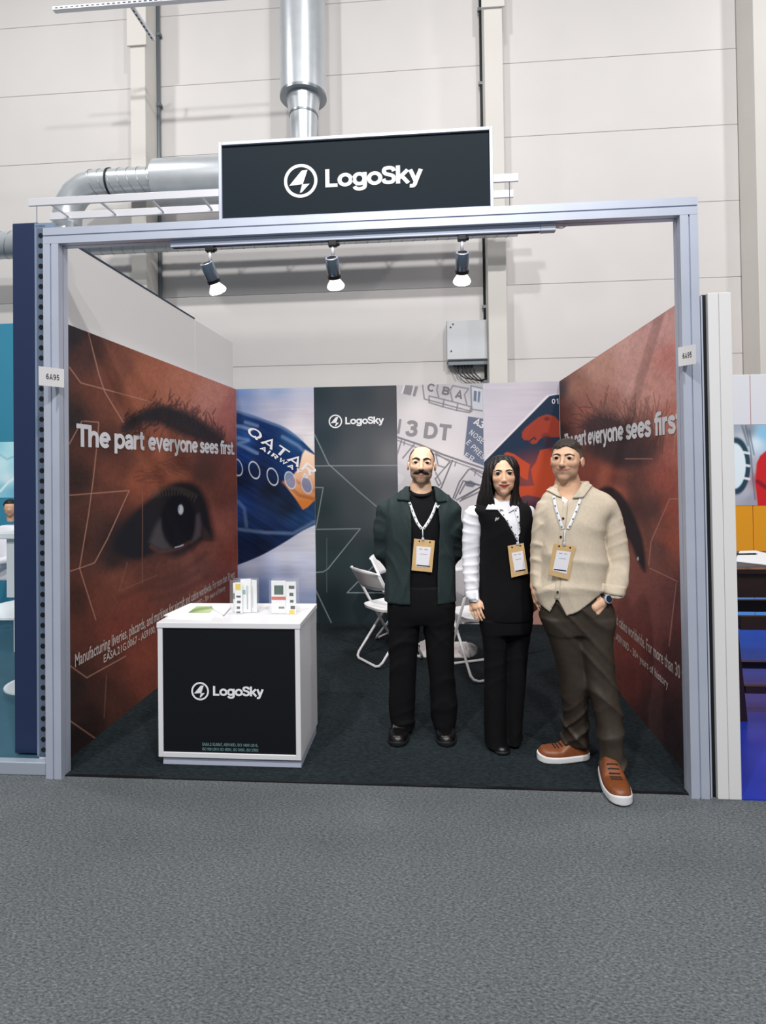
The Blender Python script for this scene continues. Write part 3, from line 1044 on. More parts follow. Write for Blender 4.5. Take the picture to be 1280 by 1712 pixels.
def paint_right(p):
    p.field([(937, 650, (52, 46, 50)), (937, 720, (50, 44, 46)), (937, 800, (70, 44, 42)), (945, 690, (92, 58, 52)), (962, 650, (150, 104, 88)), (1000, 612, (176, 132, 118)), (1050, 582, (190, 147, 138)),
             (1100, 550, (188, 142, 137)), (1122, 600, (180, 118, 110)), (1050, 640, (186, 142, 133)), (1100, 650, (182, 132, 122)), (975, 690, (142, 88, 76)), (1122, 700, (166, 106, 94)), (1020, 668, (160, 110, 98)),
             (1122, 760, (152, 90, 80)), (1085, 752, (78, 56, 54)), (1040, 760, (62, 47, 47)), (1000, 745, (66, 49, 48)), (985, 795, (122, 66, 56)), (1012, 795, (142, 80, 64)), (1060, 805, (90, 58, 52)),
             (1112, 800, (140, 77, 67)), (1090, 850, (78, 54, 52)), (1122, 850, (136, 73, 61)), (1122, 905, (140, 76, 61)), (1035, 815, (136, 78, 64)), (1062, 850, (78, 52, 49)), (1078, 905, (124, 78, 64)),
             (1102, 920, (98, 64, 60)), (1060, 985, (116, 69, 63)), (1030, 1000, (112, 63, 57)), (1100, 1000, (106, 63, 59)), (1127, 1000, (92, 57, 57)), (1060, 1080, (112, 59, 53)), (1100, 1100, (86, 49, 49)),
             (1132, 1100, (72, 46, 47)), (1050, 1150, (96, 53, 49)), (1090, 1180, (62, 43, 43)), (1120, 1200, (50, 39, 41)), (1142, 1250, (44, 37, 39)), (950, 850, (112, 61, 51)), (950, 1000, (92, 51, 47))], 3.2)
    skin_noise(p, 11)
    brow = [(972, 716), (985, 697), (1010, 690), (1040, 700), (1062, 722), (1080, 748), (1074, 776), (1040, 782), (1008, 770), (985, 742)]
    p.blend(p.poly([tuple(q) for q in catmull(brow, 5, True)], 12), (56, 44, 46), 0.9)
    hair(p, [(978, 716), (1005, 704), (1040, 718), (1068, 750)], (150, 80), 26, 90, (50, 40, 42), 0.5, 1.3, 12, 8, 0.6)
    hair(p, [(1050, 740), (1075, 735), (1100, 742)], (110, 75), 55, 60, (70, 48, 46), 0.18, 1.4, 12, 9, 0.55)
    hair(p, [(1010, 690), (1040, 690), (1075, 705)], (130, 95), 22, 40, (120, 82, 74), 0.4, 1.0, 8, 10, 0.5)
    lid = [(998, 824), (1010, 814), (1026, 816), (1044, 834), (1062, 868), (1075, 905), (1079, 956), (1066, 940), (1052, 905), (1030, 880), (1000, 860)]
    p.blend(p.poly([tuple(q) for q in catmull(lid, 5, True)], 4), (33, 31, 35), 0.95)
    p.blend(p.ell(1000, 900, 52, 40, 0.3), (36, 33, 37), 0.9)
    p.blend(p.ell(1066, 934, 1.4, 3, 0.5), (170, 175, 185), 0.9)
    p.blend(p.line(catmull([(1030, 802), (1055, 815), (1072, 850), (1086, 910)], 5), 8, 9), (74, 50, 48), 0.5)
    for P in ([(1132, 834), (1119, 834), (1088, 905), (1084, 945)], [(1086, 950), (1132, 972)], [(1128, 600), (1098, 634)], [(1045, 767), (1090, 767)], [(1130, 975), (1118, 1080)], [(1140, 660), (1128, 720), (1126, 760)]):
        p.blend(p.line(P, 1.1, 0.7), (164, 118, 106), 0.6)


def streaks(p, seed, amp):
    n = vnoise(p.u / 60, p.v / 4.0, seed) * 0.6 + vnoise(p.u / 25, p.v / 1.8, seed + 1) * 0.4
    p.mul(1 - amp + 2 * amp * n)


def paint_plane(p):
    p.field([(400, 655, (96, 122, 168)), (460, 655, (128, 146, 178)), (520, 655, (168, 172, 190)), (400, 675, (120, 136, 170)), (460, 680, (165, 166, 184)), (520, 690, (186, 180, 192)), (500, 715, (205, 200, 206)),
             (522, 735, (214, 210, 212)), (522, 900, (208, 210, 222)), (480, 930, (196, 200, 218)), (420, 950, (176, 182, 206)), (400, 975, (120, 140, 186)), (440, 980, (118, 138, 186)), (470, 970, (160, 170, 204)),
             (520, 970, (188, 192, 214)), (440, 1010, (100, 122, 174)), (520, 1000, (150, 164, 200)), (520, 1030, (120, 140, 190))], 2.6)
    streaks(p, 21, 0.10)
    top = [(394, 685), (420, 693), (450, 704), (475, 714), (500, 732), (528, 760)]
    low = [(528, 877), (505, 888), (480, 904), (460, 916), (440, 927), (420, 936), (394, 946)]
    fus = p.poly([tuple(q) for q in catmull(top, 4)] + [tuple(q) for q in catmull(low, 4)], 1.2)
    q = Print(p.u, p.v)
    q.field([(400, 700, (34, 66, 122)), (440, 712, (20, 46, 96)), (490, 740, (34, 78, 128)), (400, 735, (40, 88, 160)), (440, 745, (18, 40, 86)), (480, 770, (20, 52, 106)), (400, 765, (26, 60, 128)),
             (430, 790, (22, 34, 66)), (400, 800, (24, 34, 60)), (450, 820, (24, 32, 50)), (480, 850, (26, 38, 56)), (400, 845, (34, 66, 132)), (415, 880, (30, 52, 98)), (450, 885, (26, 44, 86)),
             (500, 870, (36, 66, 112)), (520, 865, (44, 80, 130)), (400, 925, (24, 36, 66)), (440, 915, (24, 34, 62)), (480, 895, (30, 52, 98))], 3.0)
    q.mul(0.55 + 0.4 * vnoise((p.u * 0.83 + p.v * 0.55) / 40, (p.v * 0.83 - p.u * 0.5) / 3.0, 31))
    f = fus[..., None]
    p.c = p.c * (1 - f) + q.c * f
    for P, a in (([(396, 687), (430, 698), (470, 713), (505, 735)], 0.5), ([(396, 712), (420, 718), (400, 712)], 0.7), ([(398, 732), (415, 736), (398, 742), (430, 758)], 0.6), ([(472, 730), (498, 745), (526, 772)], 0.55), ([(410, 706), (430, 712)], 0.5), ([(400, 885), (440, 890), (490, 892), (526, 872)], 0.45), ([(398, 838), (408, 850), (412, 880)], 0.3)):
        p.blend(p.line(P, 1.0, 4.0), (130, 160, 202), a * 0.75)
    ora = p.poly([(488, 797), (500, 782), (505, 760), (510, 752), (528, 762), (528, 834), (514, 848), (506, 852), (494, 834), (482, 818), (473, 806)], 1.4)
    g = np.clip((p.v - 755) / 85, 0, 1)[..., None]
    oc = lin((232, 206, 182)) * (1 - g) + lin((206, 122, 52)) * g
    p.c = p.c * (1 - ora[..., None]) + oc * ora[..., None]
    p.blend(p.line([(474, 806), (500, 828), (524, 834)], 3, 3), (150, 86, 46), 0.6)
    p.blend(p.line([(488, 800), (508, 812), (527, 822)], 2.5, 3), (170, 100, 64), 0.5)
    for cx, cy in ((396, 781), (425, 786), (455.5, 797), (485, 803), (512.5, 811)):
        if cx > 470:
            p.blend(p.ell(cx, cy, 7.5, 13, 0.12, -0.30), (120, 132, 164), 0.9)
        p.blend(p.ring(cx, cy, 8.5, 14.5, 0.5, -0.30), (196, 204, 218), 0.85)


def paint_dark(p):
    p.field([(530, 655, (38, 50, 58)), (600, 655, (52, 60, 66)), (655, 655, (70, 72, 76)), (540, 730, (44, 57, 64)), (600, 760, (78, 82, 86)), (655, 760, (104, 104, 108)), (600, 850, (66, 74, 78)), (540, 850, (44, 58, 62)),
             (655, 850, (92, 94, 98)), (560, 930, (40, 54, 58)), (620, 930, (40, 54, 58)), (560, 1010, (32, 42, 48)), (640, 1010, (30, 40, 46))], 2.2)
    for P in ([(526, 727), (549, 776), (600, 822), (640, 856)], [(526, 779), (664, 778)], [(540, 816), (528, 882)], [(527, 885), (602, 884), (548, 951), (540, 956), (528, 957)], [(640, 930), (580, 991), (650, 991)], [(527, 985), (556, 1046)], [(526, 815), (540, 815)]):
        p.blend(p.line(P, 0.9, 0.7), (138, 150, 154), 0.75)
    p.blend(p.line([(546, 900), (546, 990)], 0.8, 0.7), (90, 104, 108), 0.5)


def paint_seatmap(p):
    p.field([(668, 650, (176, 174, 178)), (740, 648, (168, 166, 170)), (800, 650, (164, 164, 170)), (700, 690, (212, 207, 208)), (760, 700, (206, 202, 206)), (680, 760, (205, 200, 204)), (740, 760, (216, 211, 212)),
             (680, 830, (206, 203, 208)), (760, 820, (206, 204, 208)), (800, 800, (196, 194, 200)), (740, 900, (200, 198, 202)), (700, 1000, (170, 168, 172))], 2.4)
    g, d = (116, 114, 122), (92, 92, 102)
    L = lambda P, w=1.6, c=g, a=0.85: p.blend(p.line(P, w, 0.8), c, a)
    p.blend(p.poly([(674, 643), (699, 646), (694, 663), (672, 658)], 1), (120, 118, 124), 0.9)
    L([(676, 643), (672, 657)], 2, (210, 206, 208)); L([(692, 645), (688, 661)], 2, (200, 198, 200))
    L([(706, 642), (709, 667), (788, 688), (790, 680)]); L([(732, 641), (730, 652), (733, 664)]); L([(757, 645), (752, 653), (756, 670)]); L([(757, 645), (783, 650), (776, 660), (780, 676)])
    L([(717, 662), (742, 668), (740, 680), (717, 673), (717, 662)]); L([(742, 668), (765, 674), (763, 686), (740, 680)]); L([(765, 674), (787, 680), (785, 690), (763, 686)])
    p.blend(p.poly([(787, 645), (808, 650), (806, 690), (788, 684)], 1), (186, 190, 200), 0.8)
    L([(808, 650), (787, 645), (788, 684), (806, 687)]); p.blend(p.poly([(792, 652), (803, 655), (801, 673), (791, 670)], 1), (86, 98, 120), 0.9)
    L([(793, 652), (798, 653), (797, 671)], 1.5, (190, 194, 204))
    p.blend(p.poly([(782, 696), (809, 700), (809, 779), (790, 772), (775, 761)], 0.9), (92, 102, 124), 0.95)
    L([(664, 731), (700, 743), (740, 760), (810, 784)], 2.4, d); L([(664, 736), (740, 765), (810, 790)], 1.2)
    L([(671, 736), (663, 762)], 1.6); L([(676, 738), (675, 744)], 1.4)
    L([(692, 743), (673, 766)]); L([(700, 748), (682, 772)])
    L([(756, 770), (737, 816)], 1.8, d); L([(762, 772), (760, 779)], 1.4)
    L([(728, 758), (752, 772), (744, 782), (732, 778), (728, 758)]); L([(752, 772), (728, 800)]); L([(728, 790), (737, 808), (733, 812), (727, 800)])
    for P in ([(757, 833), (768, 805), (783, 785), (790, 784), (808, 793)], [(760, 834), (774, 804), (806, 812), (772, 834)], [(768, 826), (779, 806), (800, 811)], [(763, 836), (802, 815), (808, 815)], [(768, 838), (806, 820)]):
        L(P, 1.7, d)
    p.blend(p.poly([(777, 806), (786, 803), (797, 809), (790, 815), (779, 813)], 1), (96, 100, 114), 0.9)
    L([(786, 784), (808, 800)], 1.3); L([(795, 787), (793, 795)], 1.2)
    p.blend(p.poly([(664, 790), (676, 797), (670, 808), (664, 812)], 1), (226, 224, 228), 0.8)
    p.blend(p.poly([(664, 770), (690, 785), (686, 830), (664, 830)], 4), (180, 178, 184), 0.5)


def paint_tail(p):
    p.field([(812, 650, (186, 182, 192)), (870, 645, (190, 184, 194)), (930, 645, (176, 170, 182)), (812, 720, (198, 192, 202)), (860, 700, (194, 188, 198)), (812, 760, (206, 200, 208)), (900, 1030, (206, 160, 148)), (830, 1030, (196, 170, 170))], 2.4)
    streaks(p, 41, 0.06)
    p.blend(p.line([(812, 767), (914, 663), (925, 660), (942, 659)], 2.2, 1.0), (222, 216, 222), 0.8)
    p.blend(p.poly([(809, 772), (918, 662), (928, 660), (944, 659), (944, 900), (905, 960), (806, 960), (806, 776)], 0.9), (38, 52, 72), 1)
    c = lambda P: [(655 + 0.2266 * x, 635 + 0.2266 * y) for x, y in P]
    org = (178, 72, 48)
    head = c([(960, 385), (985, 352), (1030, 316), (1080, 276), (1140, 255), (1200, 270), (1245, 320), (1262, 420), (1180, 424), (1120, 418), (1088, 440), (1066, 470), (1030, 474), (1015, 455), (1000, 444), (975, 446), (958, 420)])
    wing = c([(825, 545), (850, 532), (900, 548), (960, 588), (1018, 625), (1006, 680), (1002, 742), (960, 722), (920, 682), (880, 602), (840, 562)])
    body = c([(1060, 610), (1092, 520), (1262, 480), (1262, 900), (1000, 850), (932, 868), (920, 786), (1050, 780), (1034, 720), (1024, 660)])
    for P, col in ((head, (150, 62, 48)), (wing, org), (body, (172, 70, 48))):
        p.blend(p.poly(P, 0.9), col, 1)
    p.blend(p.ell(914, 700, 5, 3.5, 0.4), (70, 42, 44), 0.7)
    p.blend(p.line(c([(1015, 450), (1050, 425), (1060, 440)]), 2.0, 0.8), (44, 50, 66), 0.9)
    p.blend(p.line(c([(1130, 420), (1180, 500), (1262, 470)]), 6, 6), (70, 44, 50), 0.6)
    p.blend(p.poly([(868, 836), (900, 842), (944, 850), (944, 870), (868, 860)], 1.5), (44, 44, 58), 0.9)
    p.blend(p.ell(895, 800, 40, 34, 0.8), (200, 84, 50), 0.35)


def booth_wall(name, box, label):
    w = empty(name, (box[0], box[2], 0), kind='structure', label=label)
    MB().box(*box).build('board', m_white, w)
    return w


wl = booth_wall('wall_left', (W_L - 0.035, W_L - 0.003, 0.082, W_D + 0.03, 0.0, W_H), 'left stand wall printed with a close-up brown eye')
ys = np.array([atX(px, 780, W_L)[1] for px in np.linspace(109, 396.6, 320)])
ys[0], ys[-1] = 0.083, W_D - 0.001
sx = np.clip((ys - ys[0]) / (ys[-1] - ys[0]), 0, 1)
gl = print_grid('printed_graphic', np.array([W_L, ys[0], 0.004]), np.array([0, ys[-1] - ys[0], 0]), np.array([0, 0, W_H - 0.004]), sx, 760, paint_left, wl, gain=1.42)
wr = booth_wall('wall_right', (W_R + 0.003, W_R + 0.035, 0.082, W_D + 0.03, 0.0, W_H), 'right stand wall printed with a close-up brown eye')
ys = np.array([atX(px, 780, W_R)[1] for px in np.linspace(1150, 936.5, 240)])
ys[0], ys[-1] = 0.083, W_D - 0.001
sx = np.clip((ys - ys[0]) / (ys[-1] - ys[0]), 0, 1)
gr = print_grid('printed_graphic', np.array([W_R, ys[0], 0.004]), np.array([0, ys[-1] - ys[0], 0]), np.array([0, 0, W_H - 0.004]), sx, 760, paint_right, wr, True, gain=1.45)
wb = booth_wall('wall_back', (W_L - 0.035, W_R + 0.035, W_D + 0.004, W_D + 0.035, 0.0, W_H), 'back stand wall of four printed panels')
xs = [W_L + 0.001] + [atY(px, 660, W_D)[0] for px in (524.5, 663, 807)] + [W_R - 0.001]
pnl = []
for i, (pt, nx) in enumerate(((paint_plane, 200), (paint_dark, 160), (paint_seatmap, 220), (paint_tail, 180))):
    P0 = np.array([xs[i], W_D, 0.004])
    g = print_grid('printed_panel', P0, np.array([xs[i + 1] - xs[i] - 0.002, 0, 0]), np.array([0, 0, W_H - 0.004]), nx, 480, pt, wb)
    pnl.append(g)

# lettering on the prints
LW = lambda px, py: atX(px, py, W_L)
RW = lambda px, py: atX(px, py, W_R)
BW = lambda px, py: atY(px, py, W_D)


def flat_z(a, b):
    z = (a[2] + b[2]) / 2
    a, b = a.copy(), b.copy()
    a[2] = b[2] = z
    return a, b


a, b = flat_z(LW(127, 744.5), LW(392, 761.5))
cap = LW(128, 706)[2] - LW(130, 744.5)[2]
text_fit('headline', 'The part everyone sees first.', a, b, cap, (0.003, 0, 0), m_print_white, gl, weight=0.205, track=0.0)
a2, b2 = np.array([W_R, W_D - (a[1] - 0.08), a[2]]), np.array([W_R, W_D - (b[1] - 0.08), a[2]])
ra, rb = flat_z(RW(944, 746), RW(1137, 728))
text_fit('headline', 'The part everyone sees first.', ra, np.array([W_R, 0.13, ra[2]]), cap, (-0.003, 0, 0), m_print_white, gr, weight=0.205, track=0.0)
m_pale = mat('pale_pink_vinyl', (222, 206, 200), 0.5)
T1 = 'Manufacturing liveries, placards, and markings for aircraft and cabins worldwide. For more than 30 years'
T2 = 'EASA.21G.0067 - AS9100, ISO 14001, ISO 45001, AS9100D - 30+ years of history'
a, b = flat_z(LW(124, 1113), LW(392, 966))
fine_text('tagline', T1, a, b, 0.075, (0.003, 0, 0), m_pale, gl)
a, b = flat_z(LW(172, 1107), LW(376, 987))
fine_text('certificate_line', T2, a, b, 0.05, (0.003, 0, 0), m_pale, gl)
zr = RW(1080, 1086)[2]
fine_text('tagline', T1, np.array([W_R, 2.93, zr]), np.array([W_R, 0.10, zr]), 0.075, (-0.003, 0, 0), m_pale, gr)
fine_text('certificate_line', T2, np.array([W_R, 2.75, zr - 0.11]), np.array([W_R, 0.42, zr - 0.11]), 0.05, (-0.003, 0, 0), m_pale, gr)


def tilted(name, txt, p0, p1, cap_px, m, parent, weight=0.17, track=0.04, lean=0.0):
    a, b = BW(*p0), BW(*p1)
    d = (b - a) / np.linalg.norm(b - a)
    up = np.array([-d[2], 0, d[0]]) + d * lean
    s = np.linalg.norm(BW(600, 700) - BW(601, 700))
    text_fit(name, txt, a, b, cap_px * s, (0, -0.002, 0), m, parent, up=up, weight=weight, track=track)


tilted('airline_name', 'QATAR', (410, 723), (521, 797), 15.5, m_print_white, pnl[0], 0.15, 0.12, 0.15)
tilted('airline_name_small', 'AIRWAYS', (434, 750), (513, 801), 6.5, m_print_white, pnl[0], 0.20, 0.22, 0.15)
logo(BW(560.5, 704.5), 0.0695, m_print_white, pnl[1])
m_grey_ink = mat('grey_ink', (146, 143, 150), 0.5)
m_dark_ink = mat('dark_grey_ink', (112, 110, 118), 0.5)
tilted('seat_mark', '3 DT', (677, 728), (752, 737), 26, m_grey_ink, pnl[2], 0.21, 0.04)
tilted('seat_mark', 'I', (663.8, 724.5), (668.5, 725.2), 24, m_grey_ink, pnl[2], 0.24, 0.04)
for ch, x, y in (('C', 713, 653), ('B', 738, 658.5), ('A', 760, 664.5)):
    tilted('seat_letter', ch, (x, y), (x + 11.5, y + 2.6), 13, m_dark_ink, pnl[2], 0.20)
m_pale_ink = mat('pale_ink', (216, 216, 222), 0.5)
tilted('placard_text', 'A3', (790.5, 708), (806, 717), 11, m_pale_ink, pnl[2], 0.24)
tilted('placard_text', 'NOSE', (783, 725), (805.5, 743), 9, m_pale_ink, pnl[2], 0.14, 0.1)
tilted('placard_text', 'E PRES', (778, 741), (806, 769), 9, m_pale_ink, pnl[2], 0.14, 0.1)
tilted('placard_text', 'ER', (775, 763), (790, 772), 8, m_pale_ink, pnl[2], 0.14, 0.1)
tilted('tail_number', '01', (922, 675.5), (934.5, 675), 8.5, m_pale_ink, pnl[3], 0.15, 0.1)

# white tall wall of the stand next door, seen above the left stand wall
NX = W_L - 0.06
zt = (atX(140, 418, NX)[2] + atX(325, 535, NX)[2]) / 2
nw = empty('wall_neighbour', (NX, 1.5, 0), kind='structure', label='tall white wall of the next stand above the left graphic')
yj = atX(325.5, 560, NX)[1]
ye = atX(389, 600, NX)[1]
m_npanel = mat('neighbour_panel_white', (232, 230, 230), 0.5)
for y0, y1 in ((0.10, yj - 0.004), (yj + 0.004, ye)):
    MB().box(NX - 0.05, NX, y0, y1, 0.0, zt, 0.003, seg=1).build('panel', m_npanel, nw)
MB().box(NX - 0.045, NX - 0.012, 0.12, ye - 0.02, 0.0, zt - 0.01).build('panel_core', m_alu_d, nw)
MB().box(NX - 0.052, NX + 0.002, 0.10, yj, zt + 0.0005, zt + 0.012).build('top_trim', m_alu_d, nw)
print('neighbour wall top', zt, yj, ye)

# ------------------------------------------------------------------ counter
CX0, CX1, CYF, CYB, CH = -1.123, -0.344, 0.155, 0.595, 0.772
cn = empty('info_counter', ((CX0 + CX1) / 2, (CYF + CYB) / 2, 0.006), 'white info counter with a black LogoSky front', 'counter')
t = 0.027
for a in ((CX0, CX0 + t, CYF, CYB, 0.05, CH - 0.03), (CX1 - t, CX1, CYF, CYB, 0.05, CH - 0.03)):
    MB().box(*a, 0.002, seg=1).build('side_panel', m_white, cn)
MB().box(CX0 + t, CX1 - t, CYF, CYB, 0.05, 0.05 + t, 0.002, seg=1).build('bottom_panel', m_white, cn)
MB().box(CX0 - 0.004, CX1 + 0.004, CYF - 0.004, CYB + 0.004, CH - 0.03, CH, 0.003).build('top_panel', m_white, cn)
fp = MB().box(CX0 + t + 0.001, CX1 - t - 0.001, CYF + 0.006, CYF + 0.02, 0.05 + t + 0.001, CH - 0.031).build('front_panel', mat('counter_black_film', (17, 20, 26), 0.5, spec=0.3), cn)
MB().box(CX0 + 0.02, CX1 - 0.004, CYF + 0.016, CYB - 0.02, 0.006, 0.05).build('plinth', mat('plinth_grey', (190, 196, 216), 0.5), cn)
logo(atY(334.5, 1155.5, CYF + 0.006), 0.0485, m_print_white, fp, off=(0, -0.001, 0))
m_teal_ink = mat('teal_ink', (112, 150, 152), 0.5)
for txt, p0, p1 in (('EASA.21G.0067, AS9100D, ISO 14001:2015,', (338, 1246), (431, 1249)), ('ISO 9001:2015 ISO 45001, ISO 50001, ISO 27001', (338, 1254), (431, 1257))):
    fine_text('small_print', txt, *flat_z(atY(*p0, CYF + 0.006), atY(*p1, CYF + 0.006)), 0.016, (0, -0.001, 0), m_teal_ink, fp)

# papers on the counter
m_paper = mat('paper_white', (240, 241, 242), 0.6)


def sheet(name, corners, z, th, label, m, cat='brochure', group=None):
    P = [atZ(x, y, z)[:2] for x, y in corners]
    b = MB().prism([tuple(p) for p in P], 'z', z, z + th)
    o = b.build(name, m)
    tag(o, label, cat, group)
    return o


bro = sheet('brochure', [(274, 1030), (318, 1010), (386, 1012), (372, 1030)], CH + 0.0005, 0.006, 'white brochure with a green picture on the counter', m_paper)
V = [atZ(x, y, CH + 0.0075) for x, y in ((314, 1024.5), (329, 1013.5), (361, 1014), (350, 1024.5))]


def paint_green(p):
    p.field([(318, 1023, (140, 160, 110)), (335, 1018, (158, 176, 122)), (355, 1015, (184, 192, 160)), (345, 1023, (176, 186, 152))], 2.5)
    p.blend(p.line([(318, 1022), (335, 1018), (357, 1015)], 2.5, 2), (92, 120, 60), 0.6)


gA, gB, gD = V[0], V[3] - V[0], V[1] - V[0]
print_grid('picture', gA, gB, gD, 40, 20, paint_green, bro)
sheet('leaflet', [(276, 1035), (293, 1029), (362, 1030), (352, 1038)], CH + 0.0005, 0.002, 'thin white leaflet at the front edge of the counter', m_paper)
sheet('notebook', [(358, 1021), (352, 1013), (386, 1015), (374, 1029)], CH + 0.0072, 0.006, 'slim white booklet lying across the brochure', m_paper)

# acrylic sample holders
m_acr = mat('clear_acrylic', (240, 246, 250), 0.05, alpha=0.07, spec=0.5)
m_acr.use_backface_culling = False
m_yel = mat('yellow_sticker', (232, 204, 60), 0.5)
m_grn = mat('dark_green_sticker', (24, 72, 56), 0.5)
m_red = mat('red_sticker', (206, 84, 62), 0.5)


def holder(x0, x1, yc, h, label, cards):
    """clear block of two bent acrylic sheets with printed cards standing in it"""
    z0 = CH + 0.0008
    hd_ = empty('acrylic_holder', ((x0 + x1) / 2, yc, z0), label, 'display stand', 'sample holders on the counter')
    for y in (yc - 0.03, yc + 0.028):
        MB().box(x0, x1, y, y + 0.002, z0 + 0.002, z0 + h, 0.0006, seg=1).build('acrylic_sheet', m_acr, hd_)
    MB().box(x0 - 0.006, x1 + 0.006, yc - 0.045, yc + 0.045, z0, z0 + 0.002).build('acrylic_base', m_acr, hd_)
    for (cx0, cx1, dy, cz0, cz1, rot, marks) in cards:
        T = Matrix.Translation((0, 0, 0)) @ Matrix.Translation(((cx0 + cx1) / 2, yc + dy, 0)) @ Matrix.Rotation(math.radians(rot), 4, 'Z')
        w = (cx1 - cx0) / 2
        cd = MB().box(-w, w, -0.001, 0.001, z0 + 0.003 + cz0, z0 + cz1, mtx=T).build('card', m_paper, hd_)
        for (u0, u1, v0, v1, mm) in marks:
            MB().box(-w + 2 * w * u0, -w + 2 * w * u1, -0.0016, -0.0011, z0 + cz0 + (cz1 - cz0) * v0, z0 + cz0 + (cz1 - cz0) * v1, mtx=T).build('print_mark', mm, cd)
    return hd_


pl0, pl1 = atZ(389, 1026, CH)[0], atZ(431, 1026, CH)[0]
yh = 0.36
hx0, hx1 = atY(387, 1000, yh)[0], atY(430, 1000, yh)[0]
m_ink = mat('ink_dark', (52, 52, 50), 0.6)
icons = [(0.2, 0.8, 0.52 + 0.0, 0.58, m_ink), (0.3, 0.8, 0.34, 0.42, m_ink), (0.25, 0.7, 0.16, 0.24, m_ink), (0.2, 0.75, 0.03, 0.08, m_ink)]
hh = atY(408, 968, yh)[2] - CH
w = hx1 - hx0
holder(hx0, hx1, yh, hh, 'left acrylic holder with a yellow sun sticker card', [
    (hx0 + 0.18 * w, hx0 + 0.46 * w, -0.022, 0.0, hh * 0.92, 0, [(0.1, 0.8, 0.76, 0.95, m_yel)] + icons),
    (hx0 + 0.36 * w, hx0 + 0.74 * w, 0.0, 0.0, hh * 1.0, 14, [(0.2, 0.5, 0.55, 0.68, mat('teal_mark', (120, 180, 176), 0.5)), (0.62, 0.66, 0.1, 0.8, m_ink), (0.72, 0.74, 0.1, 0.8, m_ink)]),
    (hx0 + 0.70 * w, hx0 + 0.98 * w, 0.012, 0.0, hh * 0.96, -20, [(0.3, 0.34, 0.15, 0.8, m_ink)]),
    (hx0 + 0.02 * w, hx0 + 0.2 * w, 0.018, 0.0, hh * 0.86, 0, [(0.0, 1.0, 0.45, 0.65, m_conduit)])])
kx0, kx1 = atY(452, 1000, yh)[0], atY(498, 1000, yh)[0]
hh2 = atY(475, 968, yh)[2] - CH
w = kx1 - kx0
holder(kx0, kx1, yh, hh2, 'right acrylic holder with green and red labels', [
    (kx0 + 0.06 * w, kx0 + 0.58 * w, -0.014, 0.0, hh2 * 0.96, 0, [(0.2, 0.84, 0.58, 0.86, m_grn), (0.02, 1.0, 0.42, 0.52, m_red), (0.5, 0.9, 0.16, 0.22, m_conduit)]),
    (kx0 + 0.60 * w, kx0 + 0.96 * w, -0.022, 0.0, hh2 * 0.94, 0, [(0.3, 0.85, 0.78, 0.88, m_ink), (0.35, 0.75, 0.56, 0.66, m_ink), (0.4, 0.75, 0.36, 0.44, m_ink), (0.45, 0.9, 0.16, 0.26, m_ink), (0.3, 0.85, 0.0, 0.13, m_yel)])])

# ------------------------------------------------------------------ folding chairs and table behind the people
m_chair = mat('white_chair_plastic', (238, 238, 240), 0.35)
m_tube = mat('white_chair_tube', (232, 232, 236), 0.3)


